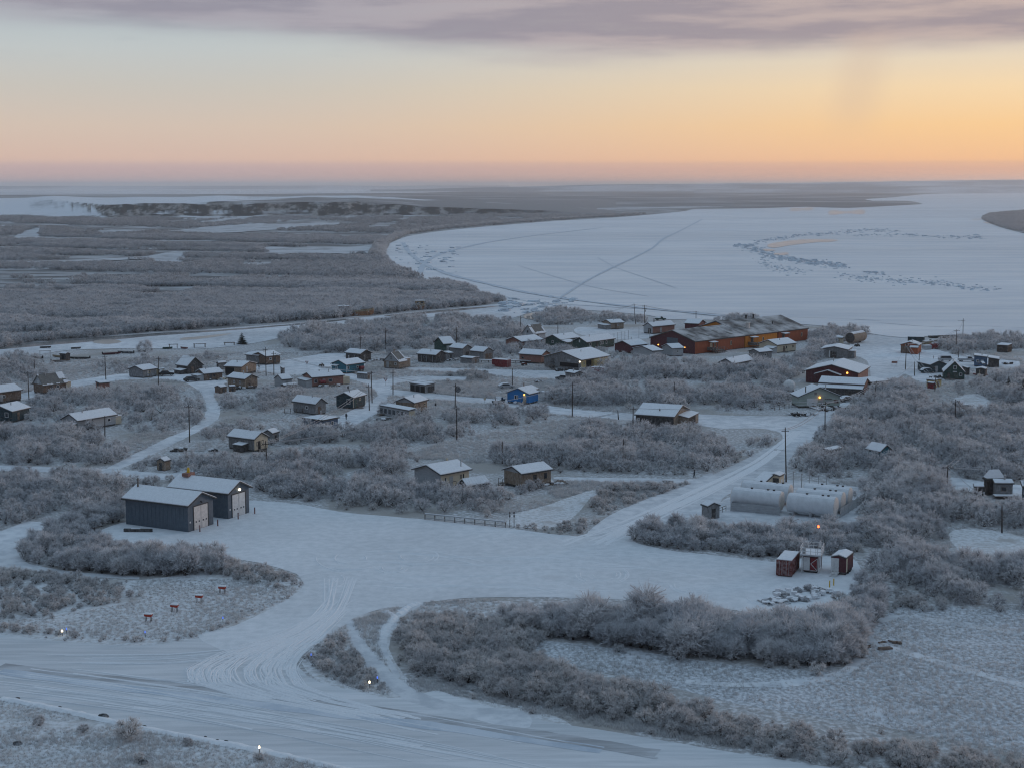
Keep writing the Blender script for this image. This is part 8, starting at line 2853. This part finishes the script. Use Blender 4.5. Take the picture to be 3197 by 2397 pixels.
def which(c):
    """where in its thicket and how tall a shrub stands, for its label"""
    zs = mids[c[4]]
    if len(zs) < 6:
        return "", ""
    xs = sorted(q_[0] for q_ in zs)
    hs = sorted(q_[2] for q_ in zs)
    near_x = sorted(zs, key=lambda q_: abs(q_[0] - c[0]))[:max(5, len(zs) // 10)]
    ys = sorted(q_[1] for q_ in near_x)
    row = "front row" if c[1] <= ys[len(ys) // 2] else "rear row"
    k = xs.index(c[0]) / len(xs)
    part = ("left end", "left half", "middle", "right half", "right end")[min(4, int(k * 5))]
    tall = "shorter" if c[2] < hs[len(hs) // 2] else "taller"
    return tall, f" {row}, {part}"


for c in named:
    lab, grp = ZLAB[c[4]]
    tall, wh_ = which(c)
    if tall:
        for w_ in ("tall ", "big ", "low brown ", "short ", "waist high brown ", "knee high ", "small brown ", "small "):
            if lab.startswith(w_):
                lab = lab[len(w_):]
                break
        lab = tall + " " + lab.replace("frosted willow shrub", "frosted willow").replace("frosted shrub", "frosted shrub") + "," + wh_
        lab = " ".join(lab.split()[:16])
    plant(c[0], c[1], c[2], c[3], lab, grp)
rest = [c for c in cand if id(c) not in ids]
mid, hed, bro = [], [], []
for c in rest:
    tgt, base, n = {"near": (mid, 3.6, 7), "hedge": (hed, 3.6, 4), "brown": (bro, 2.0, 4)}[c[3]]
    tgt.append((c[0], c[1], c[2] / base * pyr.uniform(.98, 1.24), pyr.uniform(0, 6.28), pyr.randrange(n)))
scatter_object("willow_scrub", mid, MIDP, "frosted willow scrub filling the thickets of the village", "scrub")
if hed:
    scatter_object("hedge_scrub", hed, HEDP, "remaining frosted willows of the hedges round the apron", "scrub")
scatter_object("low_scrub", bro, BROP, "low brown frosted scrub along the runway and meadows", "scrub")

# the plain beyond the slough: one mass of scrub thinning to clumps
PLAIN = [(-80, 476), (400, 472), (900, 466), (1150, 462), (1480, 453.5), (1480, 456), (1350, 467), (1200, 476), (1050, 488), (950, 497),
         (880, 508), (836, 526), (826, 542), (830, 556), (844, 573), (864, 585), (900, 598), (950, 608), (1000, 622), (1050, 638), (1086, 653),
         (960, 666), (830, 677), (700, 690), (500, 704), (250, 724), (60, 740), (-80, 750)]
OPEN = [[(566, 541), (640, 534), (760, 531), (826, 525), (822, 547), (760, 550), (650, 548)], [(-80, 566), (120, 561), (300, 555), (400, 554), (300, 561), (140, 568), (-80, 575)],
        [(350, 504), (420, 493), (520, 486), (640, 482), (740, 480), (700, 490), (600, 497), (480, 504)], [(28, 520), (45, 503), (70, 494), (94, 493), (86, 508), (92, 517), (50, 521)],
        [(190, 504), (240, 496), (330, 497), (300, 504)], [(-50, 611), (60, 604), (170, 597), (60, 609)], [(-40, 603), (40, 590), (80, 587), (20, 598)]]
poly = np.array([(v.x, v.y) for v in wpoly(PLAIN, 0, 3)])
opens = [np.array([(v.x, v.y) for v in wpoly(o_, 0, 3)]) for o_ in OPEN]


def plain_pts(sp, y0, y1, h0, h1, base, forms, fill):
    px, py = lattice(poly, sp, rng)
    k = (py >= y0) & (py < y1)
    px, py = px[k], py[k]
    for o_ in opens:
        k = ~inside(o_, px, py)
        px, py = px[k], py[k]
    out_ = []
    k = np.abs(px) < py * 0.40 + 60
    for x, y in zip(px[k], py[k]):
        n = .35 * fbm(x / 38.0 + 500, 31, 3) + .65 * fbm(y / (9.0 + y / 90) + x / 140 + 500, 32, 3)
        if n < .36 or pyr.random() > fill * (0.45 + 1.15 * n):
            continue
        h = h0 + (h1 - h0) * min(1, max(0, .5 + (n - .47) * 3 + pyr.uniform(-.25, .25)))
        out_.append((x, y, h / base, pyr.uniform(0, 6.28), pyr.randrange(forms)))
    return out_


scatter_object("plain_scrub", plain_pts(3.3, 540, 900, 2.6, 5.0, 3.6, 7, 1.0), MIDP, "frosted willow scrub on the plain across the slough", "scrub")
isl = np.array([(v.x, v.y) for v in wpoly([(2122, 471), (2138, 462.5), (2178, 459), (2320, 452), (2320, 520), (2211, 502), (2160, 490), (2132, 479)], 0, 3)])
ix, iy = lattice(isl, 6.5, rng)
scatter_object("island_scrub", [(x, y, pyr.uniform(.7, 1.3), pyr.uniform(0, 6.28), pyr.randrange(6)) for x, y in zip(ix, iy) if x < y * .42], FARP, "frosted scrub covering the island in the river", "scrub")
scatter_object("distant_scrub", plain_pts(5.6, 900, 1750, 2.4, 5.2, 3.6, 6, 1.0), FARP, "frosted scrub spreading over the far plain", "scrub")
scatter_object("farthest_scrub", plain_pts(13.0, 1750, 3000, 2.5, 5.5, 3.6, 5, .9), VFARP, "faint scrub at the foot of the far bluffs", "scrub")

bank = []
for i_ in range(900):
    k_ = pyr.random()
    pp = [(826, 556), (829, 540), (840, 524), (880, 507), (950, 496), (1050, 487), (1150, 479), (1250, 473), (1400, 463)]
    j_ = min(len(pp) - 2, int(k_ ** 1.3 * (len(pp) - 1)))
    f_ = pyr.random()
    v_ = PW_(pp[j_][0] + (pp[j_ + 1][0] - pp[j_][0]) * f_ - pyr.random() ** 2 * 26, pp[j_][1] + (pp[j_ + 1][1] - pp[j_][1]) * f_ - pyr.random() * 1.5)
    bank.append((v_.x, v_.y, pyr.uniform(1.4, 2.7), pyr.uniform(0, 6.28), pyr.randrange(4)))
scatter_object("bank_scrub", bank, BROP, "brown barely frosted willows along the far river bank", "scrub")

# frosted grass tufts in the open ground
TUF = [
    ([(870, 985), (960, 955), (1080, 930), (1180, 910), (1280, 905), (1340, 915), (1250, 935), (1170, 960), (1070, 978), (1040, 1000), (900, 990)], 1.0, .9, 1.7),
    ([(1180, 1040), (1290, 1038), (1400, 1040), (1490, 1043), (1420, 1068), (1340, 1098), (1290, 1062), (1200, 1075)], 0.8, .9, 1.5),
    ([(1050, 1085), (1120, 1085), (1200, 1080), (1140, 1100), (1090, 1112)], .8, .8, 1.4),
    ([(280, 1255), (480, 1250), (640, 1270), (560, 1320), (430, 1372), (300, 1382), (120, 1372), (-60, 1345), (-60, 1325), (90, 1332), (280, 1300)], .62, .5, 1.0),
    ([(1160, 1385), (1300, 1400), (1560, 1434), (1790, 1450), (1870, 1430), (1890, 1370), (1960, 1310), (2080, 1318), (2300, 1325), (2300, 1640), (1990, 1590), (1700, 1530), (1400, 1475), (1200, 1430)], .78, .5, .95),
    ([(-60, 1520), (150, 1540), (300, 1575), (560, 1624), (760, 1668), (760, 1720), (-60, 1720)], .50, .35, .9),
    ([(660, 1400), (760, 1340), (830, 1320), (900, 1300), (1080, 1295), (1090, 1340), (900, 1345), (820, 1350), (830, 1400), (860, 1460), (840, 1500), (720, 1470)], .62, .6, 1.2),
    ([(60, 838), (240, 826), (400, 832), (395, 850), (200, 850), (60, 860)], 1.2, 1.0, 1.8),
    ([(870, 838), (1060, 836), (1075, 862), (940, 868), (880, 850)], 1.2, .9, 1.6),
    ([(600, 838), (750, 838), (770, 850), (640, 850)], 1.2, .9, 1.6),
    ([(950, 800), (1180, 795), (1180, 820), (1080, 840), (960, 838)], 1.3, 1.0, 1.8),
    ([(280, 940), (420, 930), (460, 960), (400, 1000), (300, 1000)], 1.1, .9, 1.5),
    ([(1180, 870), (1100, 850), (1180, 820), (1240, 820), (1200, 850)], 1.2, .9, 1.6),
    ([(1960, 1060), (2230, 1085), (2230, 1120), (2000, 1100)], 1.0, .9, 1.6),
    ([(1920, 1125), (2230, 1150), (2230, 1180), (1960, 1180)], 1.0, .9, 1.6),
    ([(-60, 800), (300, 770), (620, 762), (900, 762), (1180, 770), (1300, 790), (1180, 820), (1240, 850), (1400, 885), (1500, 905), (1300, 905), (1000, 895), (700, 960), (560, 990), (400, 1010), (250, 960), (430, 900), (400, 830), (200, 830), (-60, 870)], 1.55, 1.0, 2.0),
    ([(1950, 760), (2200, 770), (2250, 900), (2080, 900), (1960, 830)], 1.6, 1.0, 2.0),
    ([(580, 1155), (650, 1155), (660, 1166), (590, 1168)], .7, .4, .8),
    ([(850, 1480), (1041, 1512), (1191, 1548), (1400, 1584), (1800, 1650), (1790, 1640), (1400, 1560), (1150, 1515), (950, 1468)], .5, .7, 1.3),
    ([(1690, 1040), (1860, 1040), (1870, 1060), (1700, 1060)], 1.0, .9, 1.6),
]
tp = []
for outline, sp, s0, s1 in TUF:
    po = np.array([(v.x, v.y) for v in wpoly(outline, 0, 3)])
    px, py = lattice(po, sp, rng, .5)
    k = clear_of(px, py)
    for x, y in zip(px[k], py[k]):
        n = .5 * fbm(x / 5.0 + 700, 51, 3) + .5 * fbm(y / 5.0 + 700, 52, 3)
        if n < .30 or pyr.random() < .2:
            continue
        tp.append((x, y, s0 + (s1 - s0) * min(1, max(0, (n - .30) * 3.4)) * pyr.uniform(.6, 1.2), pyr.uniform(0, 6.28), pyr.randrange(5)))
scatter_object("grass", tp, TUFP, "frosted dry grass on the verges, meadows and frozen field", "grass")
print("SHRUBS cand", len(cand), "named", len(named), "rest", len(rest), "tufts", len(tp))
